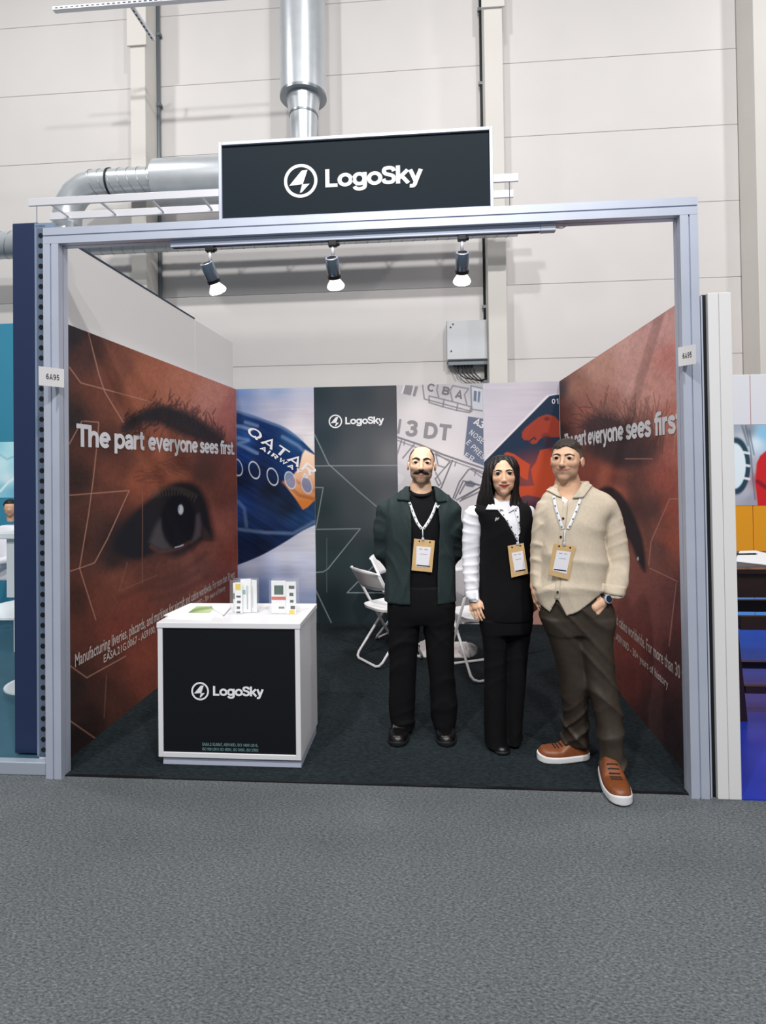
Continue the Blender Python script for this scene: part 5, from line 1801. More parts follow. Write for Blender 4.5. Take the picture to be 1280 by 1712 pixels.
class Head:
    """head in its own frame: x to image right, y to the back of the head, z up; unit = chin-to-crown height"""

    def __init__(self, top, chin, Y, yaw=0.0, tilt=0.0, nod=0.0):
        a, b = atY(*top, Y), atY(*chin, Y)
        self.H = abs(a[2] - b[2])
        self.C = (a + b) / 2
        self.R = np.array(Matrix.Rotation(yaw, 3, 'Z') @ Matrix.Rotation(tilt, 3, 'Y') @ Matrix.Rotation(nod, 3, 'X'))

    def w(self, p):
        return self.C + self.R @ (np.asarray(p, float) * self.H)

    def local(self, V):
        return ((V - self.C) @ self.R) / self.H

    def shape(self, f, smile=0.03, wide=1.0, jaw=1.0, nose=1.0, ear=True, female=False, slit=0.024, ez=0.055, nz=0.02, mz=0.0, mw=0.14):
        H = self.H
        self.ez, self.mz, self.mw, self.smile = ez, mz, mw, smile
        self.lipw = 0.034 if female else 0.024
        s = f.win(self.C - H * 0.85, self.C + H * 0.85)
        X, Y, Z = f.coords(s)
        X, Y, Z = (X - self.C[0]) / H, (Y - self.C[1]) / H, (Z - self.C[2]) / H
        R = self.R.astype(np.float32)
        x = R[0, 0] * X + R[1, 0] * Y + R[2, 0] * Z
        y = R[0, 1] * X + R[1, 1] * Y + R[2, 1] * Z
        z = R[0, 2] * X + R[1, 2] * Y + R[2, 2] * Z
        ax = np.abs(x)

        def ell(cx, cy, cz, rx, ry, rz, xx=None):
            q = (x if xx is None else xx) - cx
            k0 = np.sqrt((q / rx) ** 2 + ((y - cy) / ry) ** 2 + ((z - cz) / rz) ** 2)
            k1 = np.sqrt((q / rx ** 2) ** 2 + ((y - cy) / ry ** 2) ** 2 + ((z - cz) / rz ** 2) ** 2) + 1e-6
            return k0 * (k0 - 1) / k1

        def cone(a, b, ra, rb, xx=None):
            q = x if xx is None else xx
            a, b = np.asarray(a, float), np.asarray(b, float)
            ab = b - a
            t = np.clip(((q - a[0]) * ab[0] + (y - a[1]) * ab[1] + (z - a[2]) * ab[2]) / (ab @ ab), 0, 1)
            return np.sqrt((q - a[0] - t * ab[0]) ** 2 + (y - a[1] - t * ab[1]) ** 2 + (z - a[2] - t * ab[2]) ** 2) - (ra + (rb - ra) * t)
        d = ell(0, 0.07, 0.155, 0.335 * wide, 0.395, 0.345)
        d = smin(d, ell(0, -0.085, -0.06, 0.300 * wide, 0.285, 0.36), 0.08)
        d = smin(d, ell(0, -0.095, -0.275, 0.250 * jaw, 0.220, 0.165), 0.08)
        d = smin(d, ell(0.135 * jaw, -0.12, -0.23, 0.115, 0.14, 0.15, ax), 0.08)          # cheeks and jaw corner
        d = smin(d, ell(0, -0.265, -0.405, 0.115 * jaw, 0.080, 0.090), 0.08)               # chin
        d = smin(d, ell(0.165 * wide, -0.225, -0.075, 0.110, 0.095, 0.09, ax), 0.08)       # cheekbones
        rb_ = (0.042, 0.034) if not female else (0.032, 0.024)
        d = smin(d, cone((0.05, -0.325, 0.085 + ez), (0.20, -0.275, 0.085 + ez), rb_[0], rb_[1], ax), 0.06)
        d = smax(d, -ell(0.150, -0.405, 0.005 + ez, 0.095, 0.082, 0.062, ax), 0.06)        # eye sockets
        d = smin(d, ell(0.150, -0.285, ez, 0.092, 0.074, 0.072, ax), 0.025)                # lids over the ball
        d = smax(d, -ell(0.150, -0.370, ez - 0.010, 0.074, 0.06, slit, ax), 0.008)         # eye opening
        nn = nose
        d = smin(d, cone((0, -0.325, 0.05 + ez), (0, -0.425 * (0.5 + 0.5 * nn), -0.125 + nz), 0.032, 0.046 * nn), 0.045)
        d = smin(d, ell(0, -0.415 * (0.5 + 0.5 * nn), -0.145 + nz, 0.052 * nn, 0.05, 0.042), 0.03)
        d = smin(d, ell(0.054 * nn, -0.375, -0.155 + nz, 0.034, 0.045, 0.032, ax), 0.025)
        d = smax(d, -ell(0.024, -0.41, -0.188 + nz, 0.014, 0.022, 0.012, ax), 0.012)
        d = smin(d, ell(0, -0.280, -0.265 + mz, 0.15, 0.080, 0.095), 0.06)
        cz = smile
        xc, yc = mw - 0.012, -0.30 + 0.5 * (mw - 0.11)
        d = smin(d, cone((0, -0.362, -0.258 + mz), (xc, yc, -0.268 + cz + mz), 0.023, 0.010, ax), 0.016)
        d = smin(d, cone((0, -0.352, -0.312 + mz), (xc - 0.01, yc, -0.285 + cz + mz), 0.028, 0.010, ax), 0.018)
        d = smax(d, -cone((0, -0.392, -0.285 + mz), (xc + 0.012, yc - 0.016, -0.277 + cz + mz), 0.011, 0.008, ax), 0.010)
        d = smax(d, -cone((0.085, -0.385, -0.15 + nz), (mw + 0.035, -0.31, -0.245 + mz + cz * 0.5), 0.014, 0.010, ax), 0.035)   # smile folds
        if ear:
            e = ell(0.350 * wide, 0.055, -0.035, 0.032, 0.085, 0.125, ax - 0.18 * np.maximum(y - 0.0, -0.05))
            e = smax(e, -ell(0.395 * wide, 0.030, -0.02, 0.030, 0.045, 0.075, ax), 0.015)
            d = smin(d, e, 0.03)
        d = smin(d, cone((0, 0.16, -0.25), (0, 0.17, -0.80), 0.205 if not female else 0.165, 0.235 if not female else 0.185), 0.04)
        f.put((d * H).astype(np.float32), s, 0.012, 'add')

    def eyes(self, bvh, parent, r=0.071):
        out = []
        for sx in (-1, 1):
            V, F = [], []
            n, k = 20, 14
            c = np.array([sx * 0.150, -0.287, self.ez])
            cols = []
            for j in range(k + 1):
                ph = math.pi * j / k
                for i in range(n):
                    th = 2 * math.pi * i / n
                    dl = np.array([math.sin(ph) * math.cos(th), -math.cos(ph), math.sin(ph) * math.sin(th)])
                    V.append(self.w(c + dl * r))
                    a = ph * 57.3
                    cols.append(lin((16, 14, 14)) if a < 18 else lin((44, 29, 22)) if a < 46 else lin((178, 168, 162)))
            for j in range(k):
                for i in range(n):
                    F.append((j * n + i, j * n + (i + 1) % n, (j + 1) * n + (i + 1) % n, (j + 1) * n + i))
            o = pmesh('eye', V, F, m_eye, parent, True)
            at = o.data.attributes.new('Col', 'FLOAT_COLOR', 'POINT')
            cc = np.ones((len(V), 4), np.float32)
            cc[:, :3] = cols
            at.data.foreach_set('color', cc.ravel())
            out.append(o)
        return out

    def surf(self, bvh, x, z, off=0.0):
        o, t = self.w((x, -1.2, z)), self.w((x, 0.2, z))
        d = Vector(t - o).normalized()
        h = bvh.ray_cast(Vector(o), d)
        p = h[0] if h[0] is not None else Vector(self.w((x, -0.3, z)))
        return np.array(p) - np.array(d) * off

    def strands(self, name, bvh, pts, radii, m, parent, n=6, flat=1.0):
        """tapering tuft (brow, moustache) laid on the face along local (x, z) points"""
        C = catmull([(p[0], p[1], r) for p, r in zip(pts, radii)], n)
        P = [self.surf(bvh, c[0], c[1]) for c in C]
        R = [max(0.0012, c[2] * self.H) for c in C]
        return MB().tube([tuple(p) for p in P], 0, 10, radii=R).build(name, m, parent, True)

    def hair_cap(self, f, line, off, wide=1.0, amp=0.0, freq=60.0, top=0.0):
        """short hair: skull surface raised by off, kept above the hairline line(x, y) in local units"""
        H = self.H
        s = f.win(self.C - H * 0.8, self.C + H * 0.8)
        X, Y, Z = f.coords(s)
        X, Y, Z = (X - self.C[0]) / H, (Y - self.C[1]) / H, (Z - self.C[2]) / H
        R = self.R.astype(np.float32)
        x = R[0, 0] * X + R[1, 0] * Y + R[2, 0] * Z
        y = R[0, 1] * X + R[1, 1] * Y + R[2, 1] * Z
        z = R[0, 2] * X + R[1, 2] * Y + R[2, 2] * Z

        def ell(cx, cy, cz, rx, ry, rz):
            k0 = np.sqrt(((x - cx) / rx) ** 2 + ((y - cy) / ry) ** 2 + ((z - cz) / rz) ** 2)
            k1 = np.sqrt(((x - cx) / rx ** 2) ** 2 + ((y - cy) / ry ** 2) ** 2 + ((z - cz) / rz ** 2) ** 2) + 1e-6
            return k0 * (k0 - 1) / k1
        d = smin(ell(0, 0.07, 0.155, 0.335 * wide, 0.395, 0.345), ell(0, -0.09, -0.07, 0.292 * wide, 0.285, 0.36), 0.08)
        d = d - off - top * np.clip(z - 0.2, 0, 0.3)
        if amp:
            d = d + amp * np.sin(freq * x + 9 * np.sin(7 * z + 5 * y)) * np.sin(freq * 0.7 * y + 11 * z)
        d = smax(d, line(x, y) - z, 0.02)
        f.put((d * H).astype(np.float32), s, 0.0, 'add')


def hand(f, wrist, knuckle, tips_dir, palm_n, thumb_dir, size=1.0, curl=0.25, k=0.006):
    """hand from wrist to knuckles; four unequal fingers bending towards palm_n; thumb off the side of the palm"""
    w, kn = np.asarray(wrist, float), np.asarray(knuckle, float)
    ax = (kn - w) / np.linalg.norm(kn - w)
    pn = np.asarray(palm_n, float)
    pn = pn - ax * (pn @ ax)
    pn /= np.linalg.norm(pn)
    side = np.cross(ax, pn)
    td = np.asarray(thumb_dir, float)
    if td @ side < 0:
        side = -side
    f.chain([w, w + (kn - w) * 0.45, kn - ax * 0.008], [0.024 * size, 0.027 * size, 0.022 * size], k)
    for o, ln, r in ((0.030, 0.072, 0.0085), (0.010, 0.080, 0.0088), (-0.010, 0.075, 0.0085), (-0.029, 0.058, 0.0075)):
        b = kn + side * o * size
        f.cone(w + (kn - w) * 0.35 + side * o * 0.6 * size, b, 0.015 * size, 0.0125 * size, k)
        d = ax.copy()
        p = b
        rr = r * size
        for sgm in (0.45, 0.32, 0.23):
            d = d + pn * curl
            d /= np.linalg.norm(d)
            q = p + d * ln * sgm * size
            f.cone(p, q, rr, rr * 0.93, 0.002)
            p, rr = q, rr * 0.93
    t0 = w + (kn - w) * 0.30 + side * 0.022 * size
    d = ax * 0.75 + side * 0.60 + pn * 0.3
    d /= np.linalg.norm(d)
    t1 = t0 + d * 0.034 * size
    d = ax * 0.95 + side * 0.2 + pn * 0.35
    d /= np.linalg.norm(d)
    t2 = t1 + d * 0.028 * size
    t3 = t2 + d * 0.022 * size
    f.chain([t0, t1, t2, t3], [0.015 * size, 0.0115 * size, 0.010 * size, 0.0085 * size], 0.004)


m_eye = mat('eye', attr='Col', rough=0.15)
m_skin = mat('skin', attr='Col', rough=0.48, spec=0.4, var=0.03, scale=60)
m_hairmat = mat('hair', attr='Col', rough=0.5, spec=0.4, var=0.18, scale=120, stretch=(1, 1, 0.12))


def skin_color(head, base, lip, stubble=0.0, blush=0.0, lip_box=(0.112, -0.345, -0.235), smile=0.03):
    def fn(V):
        L = head.local(V)
        c = np.tile(lin(base), (len(V), 1))
        x, y, z = L.T
        ax = np.abs(x)
        front = (y < -0.15)
        if stubble:
            zone = np.clip((-0.10 - z + 0.25 * ax) / 0.10, 0, 1) * np.clip((z + 0.55) / 0.12, 0, 1) * np.clip((0.12 - y) / 0.1, 0, 1)
            hollow = np.clip(1 - ((x / 0.09) ** 2 + ((z + 0.36) / 0.03) ** 2), 0, 1) * 0.4
            a = (stubble * zone * (1 - hollow))[:, None]
            c = c * (1 - a) + lin((84, 66, 58)) * a
        if blush:
            a = (blush * np.exp(-((ax - 0.17) / 0.08) ** 2 - ((z + 0.13) / 0.07) ** 2) * front)[:, None]
            c = c * (1 - a) + lin((200, 110, 90)) * a
        lip_box = (head.mw,)
        zc = -0.283 + head.mz + smile * np.clip(ax / (head.mw), 0, 1.2) ** 1.5
        up = np.clip(1 - (ax / lip_box[0]) ** 2, 0, 1)
        a = (np.clip(1.6 - np.abs(z - zc) / (head.lipw * up + 0.005) * 1.0, 0, 1) * (ax < lip_box[0]) * (y < -0.24))[:, None]
        c = c * (1 - a) + lin(lip) * a
        a = (np.clip(1 - np.abs(z - zc) / 0.008, 0, 1) * (ax < lip_box[0] * 1.05) * (y < -0.24))[:, None] * 0.75
        c = c * (1 - a) + lin((70, 34, 34)) * a
        return c
    return fn


def folds(amp, *waves):
    """cloth creases: narrow ridges along warped wave fronts, fading in and out; each wave = (fx, fy, fz, phase, weight)"""
    def fn(X, Y, Z):
        t = 0
        for fx, fy, fz, ph, w in waves:
            a = 0.5 * (fx * X + fy * Y + fz * Z) + ph + 1.3 * np.sin(7 * Z + 6 * X + 2 * ph) + 0.8 * np.sin(17 * X - 11 * Z + ph)
            msk = 0.5 + 0.5 * np.sin(13 * Z - 9 * X + 5 * Y + 3 * ph)
            t = t - w * msk * (np.maximum(0, 1 - 1.3 * np.abs(np.sin(a))) ** 1.3 - 0.25)
        return amp * t
    return fn


def shoe(name, parent, heel, toe, m_up, m_sole, width=0.098, height=0.105, sole_h=0.03, laces=None, sole_out=0.004, res=0.005):
    """shoe from heel to toe on the ground: upper, sole and optional laces"""
    hx, tx_ = np.array(heel, float), np.array(toe, float)
    d = tx_[:2] - hx[:2]
    L = np.linalg.norm(d)
    d /= L
    s = np.array([-d[1], d[0]])
    g = lambda u, v, z: np.array([hx[0] + d[0] * u + s[0] * v, hx[1] + d[1] * u + s[1] * v, hx[2] + z])
    lo = np.minimum(hx[:2], tx_[:2]) - 0.08
    hi = np.maximum(hx[:2], tx_[:2]) + 0.08
    f = Field(axis((lo[0], hi[0], res)), axis((lo[1], hi[1], res)), axis((hx[2] - 0.01, hx[2] + height + 0.06, res)))
    X, Y, Z = f.coords((slice(None),) * 3)
    U = (X - hx[0]) * d[0] + (Y - hx[1]) * d[1]
    W = (X - hx[0]) * s[0] + (Y - hx[1]) * s[1]
    z = Z - hx[2]
    t = np.clip(U / L, 0, 1)
    hw = width / 2 * (0.74 + 0.26 * np.sin(np.pi * np.clip(t * 1.15 - 0.12, 0, 1)) + 0.10 * np.exp(-((t - 0.68) / 0.2) ** 2))
    # plan outline as a rounded bar
    uu = np.clip(U, 0.042, L - 0.050)
    out = np.sqrt((U - uu) ** 2 * np.where(U > uu, 0.95, 1.0) + W ** 2) - hw
    top = sole_h + (height - sole_h) * np.clip(1.02 - 1.15 * np.clip((t - 0.28) / 0.50, 0, 1) ** 1.1, 0.38, 1.0) * np.where(t > 0.86, 1 - 0.55 * ((t - 0.86) / 0.14) ** 2, 1)
    up = smax(out + 0.5 * np.clip(z - sole_h, 0, 1) ** 1.3 * 1.1, z - top, 0.03)
    up = smax(up, (sole_h * 0.6) - z, 0.003)
    f.D[:] = up.astype(np.float32)
    o, bv = build_field(name, f, m_up, parent)
    f2 = Field(f.xs, f.ys, axis((hx[2] - 0.008, hx[2] + sole_h + 0.02, 0.004)))
    X, Y, Z = f2.coords((slice(None),) * 3)
    z = Z - hx[2]
    spring = 0.012 * np.clip((t - 0.75) / 0.25, 0, 1) ** 2
    d2 = smax(out[:, :, :1] - sole_out, np.maximum(z - sole_h - spring, 0.0005 - z + 0.0), 0.006)
    f2.D[:] = d2.astype(np.float32)
    build_field('sole', f2, m_sole, o)
    if laces:
        for i in range(5):
            u = L * (0.42 + 0.062 * i)
            pts = []
            for v in np.linspace(-0.026, 0.026, 7):
                a = g(u, v, height + 0.1)
                h = bv.ray_cast(Vector(a), Vector((0, 0, -1)))
                pts.append((h[0] + Vector((0, 0, 0.002))) if h[0] is not None else Vector(g(u, v, 0.08)))
            MB().tube(pts, 0.0032, 6).build('lace', laces, o, True)
    return o


def badge(bvhs, corners, card, strapL, strapR, cord, label, wpx, dots):
    """lanyard with a kraft badge holder: strap halves, cord, clip, holder, card"""
    hs = [cast(bvhs, *c) for c in corners]
    Yb = min(h.y for h in hs if h is not None) - 0.010
    W = [atY(c[0], c[1], Yb) for c in corners]
    cen = sum(W) / 4
    bd = empty('lanyard_badge', tuple(cen), label, 'badge', 'visitor badges on lanyards')

    def slab(nm, pts, y0, th, m, par):
        V = [np.array((p[0], y0, p[2])) for p in pts] + [np.array((p[0], y0 + th, p[2])) for p in pts]
        return pmesh(nm, V, [(3, 2, 1, 0), (4, 5, 6, 7), (0, 1, 5, 4), (1, 2, 6, 5), (2, 3, 7, 6), (3, 0, 4, 7)], m, par)
    hold = slab('holder', W, Yb, 0.0035, m_kraft, bd)
    C = [atY(c[0], c[1], Yb) for c in card]
    cd = slab('card', C, Yb - 0.0012, 0.0008, m_card, hold)
    e, u = C[1] - C[0], C[0] - C[3]

    def q(a, b, c, d, m, nm):
        pts = [C[3] + e * x + u * y for x, y in ((a, d), (b, d), (b, c), (a, c))]
        slab(nm, pts, Yb - 0.0018, 0.0005, m, cd)
    q(0.05, 0.95, 0.03, 0.085, m_black, 'print_bar')
    q(0.18, 0.42, 0.86, 0.90, m_ink_l, 'print_line')
    q(0.55, 0.78, 0.86, 0.90, m_ink_l, 'print_line')
    q(0.25, 0.75, 0.62, 0.65, m_ink_l, 'print_line')
    T = (W[0] + W[1]) / 2
    ex = (W[1] - W[0])
    for s in (-0.24, 0.27):
        p = T + ex * s - (W[0] - W[3]) * 0.06
        MB().lathe([(0.0045, -0.0006), (0.0045, 0.0004)], (p[0], Yb - 0.0007, p[2]), 10, 'y').build('punch_hole', m_black, hold)
    for st in (strapL, strapR):
        so = strip('strap', bvhs, st, wpx, 0.006, 0.0015, m_strap, bd)
        Cc = catmull(st, 10)
        k = 3
        while k < len(Cc) - 2:
            h = cast(bvhs, Cc[k][0], Cc[k][1], 0.0085)
            if h is not None:
                MB().lathe([(0.0045, -0.0006), (0.0045, 0.0006)], tuple(h), 8, 'y').build('logo_dot', dots[k % len(dots)], so)
            k += 6
    pts = []
    for c in cord[:-1]:
        h = cast(bvhs, c[0], c[1], 0.010)
        if h is not None:
            pts.append(np.array(h))
    pts.append(atY(cord[-1][0], cord[-1][1] + 1.0, Yb - 0.002))
    MB().tube(pts, 0.0028, 6).build('cord', m_strap, bd, True)
    p = pts[-1]
    MB().box(p[0] - 0.008, p[0] + 0.008, p[1] - 0.003, p[1] + 0.001, p[2] - 0.006, p[2] + 0.010, 0.002).build('clip', m_alu, bd)
    return bd


m_kraft = mat('kraft_board', (206, 172, 122), 0.7, var=0.05, scale=40)
m_card = mat('badge_card', (232, 230, 238), 0.5)
m_ink_l = mat('light_ink', (170, 172, 184), 0.6)
m_strap = mat('lanyard_white', (228, 230, 236), 0.6)
m_dot_d = mat('dot_dark', (52, 62, 66), 0.6)
m_dot_g = mat('dot_green', (120, 130, 112), 0.6)
m_dot_o = mat('dot_orange', (206, 120, 78), 0.6)
m_blackwool = mat('black_cloth', (14, 14, 17), 0.85, spec=0.2, var=0.10, scale=90, bump=0.12, bscale=400)
m_blacktee = mat('black_jersey', (13, 14, 18), 0.8, spec=0.2, bump=0.08, bscale=300)
m_jacket = mat('dark_green_twill', (38, 50, 52), 0.8, spec=0.3, var=0.08, scale=60, bump=0.12, bscale=350)
m_shirtw = mat('white_cotton', (232, 232, 240), 0.75, spec=0.2, var=0.02, scale=40)
m_beige = mat('beige_cotton', (208, 194, 174), 0.85, spec=0.2, var=0.05, scale=70, bump=0.12, bscale=380)
m_brownpants = mat('dark_brown_cotton', (58, 50, 43), 0.55, spec=0.4, var=0.12, scale=30, bump=0.08, bscale=300)
m_blackleather = mat('black_leather', (12, 12, 14), 0.34, spec=0.5)
m_tan = mat('brown_leather', (126, 70, 38), 0.42, var=0.16, scale=18)
m_rubber = mat('white_rubber', (226, 226, 228), 0.5)
m_rubber_b = mat('black_rubber', (20, 20, 22), 0.6)
m_darkhair = mat('dark_hair_tuft', (30, 24, 22), 0.6)
m_brownhair = mat('brown_hair_tuft', (52, 38, 30), 0.6)


def fine_axis(lo, hi, zones, fine, coarse):
    """axis from lo to hi, fine inside the zones"""
    out, cur = [], lo
    for a, b in sorted(zones):
        a, b = max(a, cur), min(b, hi)
        if b <= a:
            continue
        if a > cur + 1e-4:
            out.append((cur, a, coarse))
        out.append((a, b, fine))
        cur = b
    if cur < hi - 1e-4:
        out.append((cur, hi, coarse))
    return axis(*out)


def carve_between(f, pts, Y, Yref, side='front'):
    """cut an opening in the front of a garment: pts = (py, xl, xr) in pixels"""
    R = rows_px([(p[0], p[1], p[2], 0.1) for p in pts], Yref)
    R = sorted(R)
    z, cx, cy, a, b = np.array(R).T
    s = f.win((-9, -9, z.min()), (9, Y + 0.005, z.max()))
    X, Yy, Z = f.coords(s)
    zz = f.zs[s[2]]
    C, A = np.interp(zz, z, cx)[None, None, :], np.interp(zz, z, a)[None, None, :]
    d = np.maximum(np.maximum(np.abs(X - C) - A, Yy - Y), np.maximum(z.min() - Z, Z - z.max()))
    f.put(d.astype(np.float32), s, 0.004, 'sub')


def body_field(Y0, head, xlo, xhi, hands=(), zfoot=0.04):
    hx, hz = head.C[0], head.C[2]
    H = head.H
    xz = [(hx - 0.62 * H, hx + 0.62 * H)] + [(h[0] - 0.06, h[0] + 0.06) for h in hands]
    yz = [(min(head.C[1] - 0.62 * H, *(h[1] - 0.06 for h in hands)) if hands else head.C[1] - 0.62 * H, head.C[1] + 0.52 * H)]
    zz = [(hz - 0.75 * H, hz + 0.58 * H)] + [(h[2] - 0.12, h[2] + 0.06) for h in hands]
    return Field(fine_axis(xlo, xhi, xz, 0.0032, 0.009), fine_axis(Y0 - 0.30, Y0 + 0.30, yz, 0.0034, 0.009), fine_axis(zfoot, hz + 0.62 * H, zz, 0.0032, 0.009))


P2 = lambda px, py, Y: atY(px, py, Y)

# ================================================================== man with moustache, dark jacket
Y0 = 0.62
hd1 = Head((705, 746), (704, 809), Y0 - 0.03, yaw=0.0, tilt=0.05, nod=-0.03)
x_, y_ = atY(703, 1250, Y0)[0], Y0
man1 = empty('person', (x_, y_, 0.006), 'person in dark green jacket and black trousers, arms behind the back', 'person')
f = body_field(Y0, hd1, atY(612, 900, Y0)[0], atY(786, 900, Y0)[0])
hd1.shape(f, smile=0.04, wide=1.0, jaw=1.03, nose=1.08, slit=0.017, ez=0.06, nz=0.035, mz=-0.012, mw=0.135)
core = rows_px([(835, 678, 730, 0.062), (850, 662, 742, 0.072), (880, 660, 742, 0.088), (930, 662, 742, 0.088), (980, 660, 744, 0.09), (1010, 662, 744, 0.09)], Y0)
f.loft(core, 0.03)
nk = hd1.w((0, 0.15, -0.6))
f.cone(nk, (nk[0], Y0, core[0][0] - 0.02), 0.058, 0.07, 0.04)
for sx, el in ((641, 637), (757, 761)):
    sh, eb = P2(sx, 852, Y0), P2(el, 926, Y0 + 0.06)
    hn = P2(690 if sx < 700 else 716, 968, Y0 + 0.19)
    f.chain([sh, eb, hn], [0.034, 0.030, 0.026], 0.01)
    hand(f, hn, hn + np.array([0.04 if sx < 700 else -0.04, 0.0, -0.065]), None, (0, -1, 0), (0, 0, 1), 0.95)
for hipx, kneex, ankx, dy in ((678, 673, 674, 0), (728, 737, 742, 0)):
    f.chain([P2(hipx, 1005, Y0), P2(kneex, 1120, Y0), P2(ankx, 1222, Y0 + 0.02)], [0.055, 0.045, 0.034], 0.01)
    a = atZ(ankx, 1230, 0.05)
body, bv_body = build_field('body', f, m_skin, man1, skin_color(hd1, (222, 184, 156), (162, 104, 94), 0.62, 0.0, smile=0.04))
hd1.eyes(bv_body, man1)
for s in (-1, 1):
    hd1.strands('eyebrow', bv_body, [(s * 0.045, 0.130), (s * 0.10, 0.158), (s * 0.165, 0.164), (s * 0.245, 0.130)], [0.018, 0.027, 0.024, 0.008], m_darkhair, man1)
mo = MB()
for s in (-1, 1):
    C = catmull([(s * 0.0, -0.176, 0.036), (s * 0.06, -0.188, 0.047), (s * 0.12, -0.208, 0.044), (s * 0.175, -0.228, 0.028), (s * 0.208, -0.240, 0.010)], 6)
    mo.tube([tuple(hd1.surf(bv_body, c[0], c[1])) for c in C], 0, 10, radii=[max(0.001, c[2] * hd1.H) for c in C])
mo.build('moustache', m_darkhair, man1, True)
# cropped hair on the sides and back
H = hd1.H
fh = Field(axis((hd1.C[0] - 0.5 * H, hd1.C[0] + 0.5 * H, 0.0035)), axis((hd1.C[1] - 0.5 * H, hd1.C[1] + 0.6 * H, 0.0035)), axis((hd1.C[2] - 0.5 * H, hd1.C[2] + 0.62 * H, 0.0035)))
hd1.hair_cap(fh, lambda x, y: np.interp(y, [-0.5, -0.14, -0.12, -0.02, 0.04, 0.14, 0.3, 0.5], [0.9, 0.9, 0.30, 0.10, 0.08, -0.05, -0.25, -0.25]).astype(np.float32) + 0.0 * x + np.where((np.abs(x) < 0.20) & (y < 0.02), 0.36 - 0.0 * y, 0).astype(np.float32), 0.006)
build_field('hair', fh, m_hairmat, man1, lambda V: np.tile(lin((38, 32, 30)), (len(V), 1)))

# t-shirt
f = Field(axis((atY(636, 900, Y0)[0], atY(770, 900, Y0)[0], 0.006)), axis((Y0 - 0.2, Y0 + 0.2, 0.006)), axis((atY(700, 1015, Y0)[2], atY(700, 805, Y0)[2], 0.006)))
f.loft(rows_px([(1008, 656, 748, 0.108), (960, 656, 747, 0.106), (920, 657, 746, 0.108), (880, 656, 746, 0.110), (855, 658, 744, 0.098), (840, 664, 738, 0.088), (828, 674, 732, 0.078), (818, 680, 727, 0.070)], Y0), 0.0, fold=folds(0.002, (50, 0, 20, 0, 1), (20, 0, -35, 1, 1)))
nr = hd1.w((0, 0.15, -0.62))
nc = atY(704.5, 821, Y0 - 0.01)
f.ell((nc[0], Y0 - 0.015, nc[2] + 0.012), (0.066, 0.078, 0.035), 0.006, 'sub')
tee, bv_tee = build_field('t_shirt', f, m_blacktee, man1)
ring = [(nc[0] + 0.066 * math.cos(t), Y0 - 0.013 + 0.074 * math.sin(t), nc[2] - 0.004 + 0.022 * math.sin(t)) for t in np.linspace(0, 2 * math.pi, 33)]
MB().tube(ring, 0.008, 8, cap=False).build('neckband', m_blacktee, tee, True)

# jacket
f = Field(axis((atY(614, 900, Y0)[0], atY(784, 900, Y0)[0], 0.006)), axis((Y0 - 0.22, Y0 + 0.30, 0.006)), axis((atY(700, 1014, Y0)[2], atY(700, 800, Y0)[2], 0.006)))
jk = [(1004, 641, 762, 0.135), (985, 642.5, 762, 0.135), (950, 645, 760, 0.132), (915, 645, 758, 0.132), (885, 643, 758, 0.135), (866, 640, 762, 0.128), (852, 637, 765, 0.115), (842, 640, 761, 0.105), (832, 651, 753, 0.096), (822, 666, 742, 0.088), (813, 679, 730, 0.078)]
f.loft(rows_px(jk, Y0), 0.0, n=2.4, fold=folds(0.007, (58, 10, 6, 0.5, 1), (24, 0, 26, 2.0, 0.8), (90, 0, -10, 1.0, 0.5)))
ri = [(r[0], r[1], r[2], r[3] - 0.019, r[4] - 0.017) for r in rows_px(jk, Y0)]
f.loft(ri + [(ri[0][0] - 0.03, *ri[0][1:])], 0.0, 'sub', n=2.4)
g_ = Field(f.xs, f.ys, f.zs)
for sx, ex_, ox in ((643, 641, -1), (755, 757, 1)):
    sh, m1, eb = P2(sx, 854, Y0 + 0.005), P2(ex_ - 0.5, 885, Y0 + 0.015), P2(ex_ + ox * 1.5, 922, Y0 + 0.05)
    wr_ = P2(668 if ox < 0 else 738, 962, Y0 + 0.19)
    g_.chain([sh, m1, eb], [0.050, 0.057, 0.053], 0.03)
    g_.chain([eb, wr_], [0.053, 0.042], 0.02)
X, Y, Z = g_.coords((slice(None),) * 3)
g_.D += folds(0.007, (30, 40, 90, 0.4, 1), (-40, 30, 60, 1.7, 0.8))(X, Y, Z).astype(np.float32)
f.D = smin(f.D, g_.D, 0.035)
carve_between(f, [(1016, 686, 731), (960, 686, 731), (920, 687, 733), (880, 688, 735), (850, 686, 732), (835, 685, 727), (815, 683, 725), (800, 682, 726)], Y0 + 0.01, Y0 - 0.12)
jacket, bv_jk = build_field('jacket', f, m_jacket, man1)
bvs = [bv_jk, bv_tee]
for q in ([(683.5, 812), (686, 820), (687.5, 839), (663.5, 837)], [(727, 815), (724.5, 821), (733, 838), (746, 841)]):
    if q[0][0] < 700:
        quad = [(676, 817), (685.5, 811), (686.5, 839), (664, 836.5)]
    else:
        quad = [(724.5, 813), (733, 819), (747, 839), (731, 841)]
    patch('collar', [bv_jk], quad, m_jacket, jacket, 8, 8, 0.008, 0.006)

pin = cast([bv_jk, bv_tee], 732, 846, 0.006)
pn = empty('lapel_pin', tuple(pin), 'small white pin on the dark green jacket', 'pin')
MB().prism([(pin.x + a * 0.012, pin.z + b * 0.012) for a, b in ((-1.2, 0.2), (-0.3, 0.9), (0.1, 0.2), (1.2, 0.6), (0.5, -0.4), (0.2, -1.0), (-0.4, -0.4))], 'y', pin.y - 0.001, pin.y + 0.002).build('emblem', mat('white_enamel', (228, 230, 232), 0.4), pn)
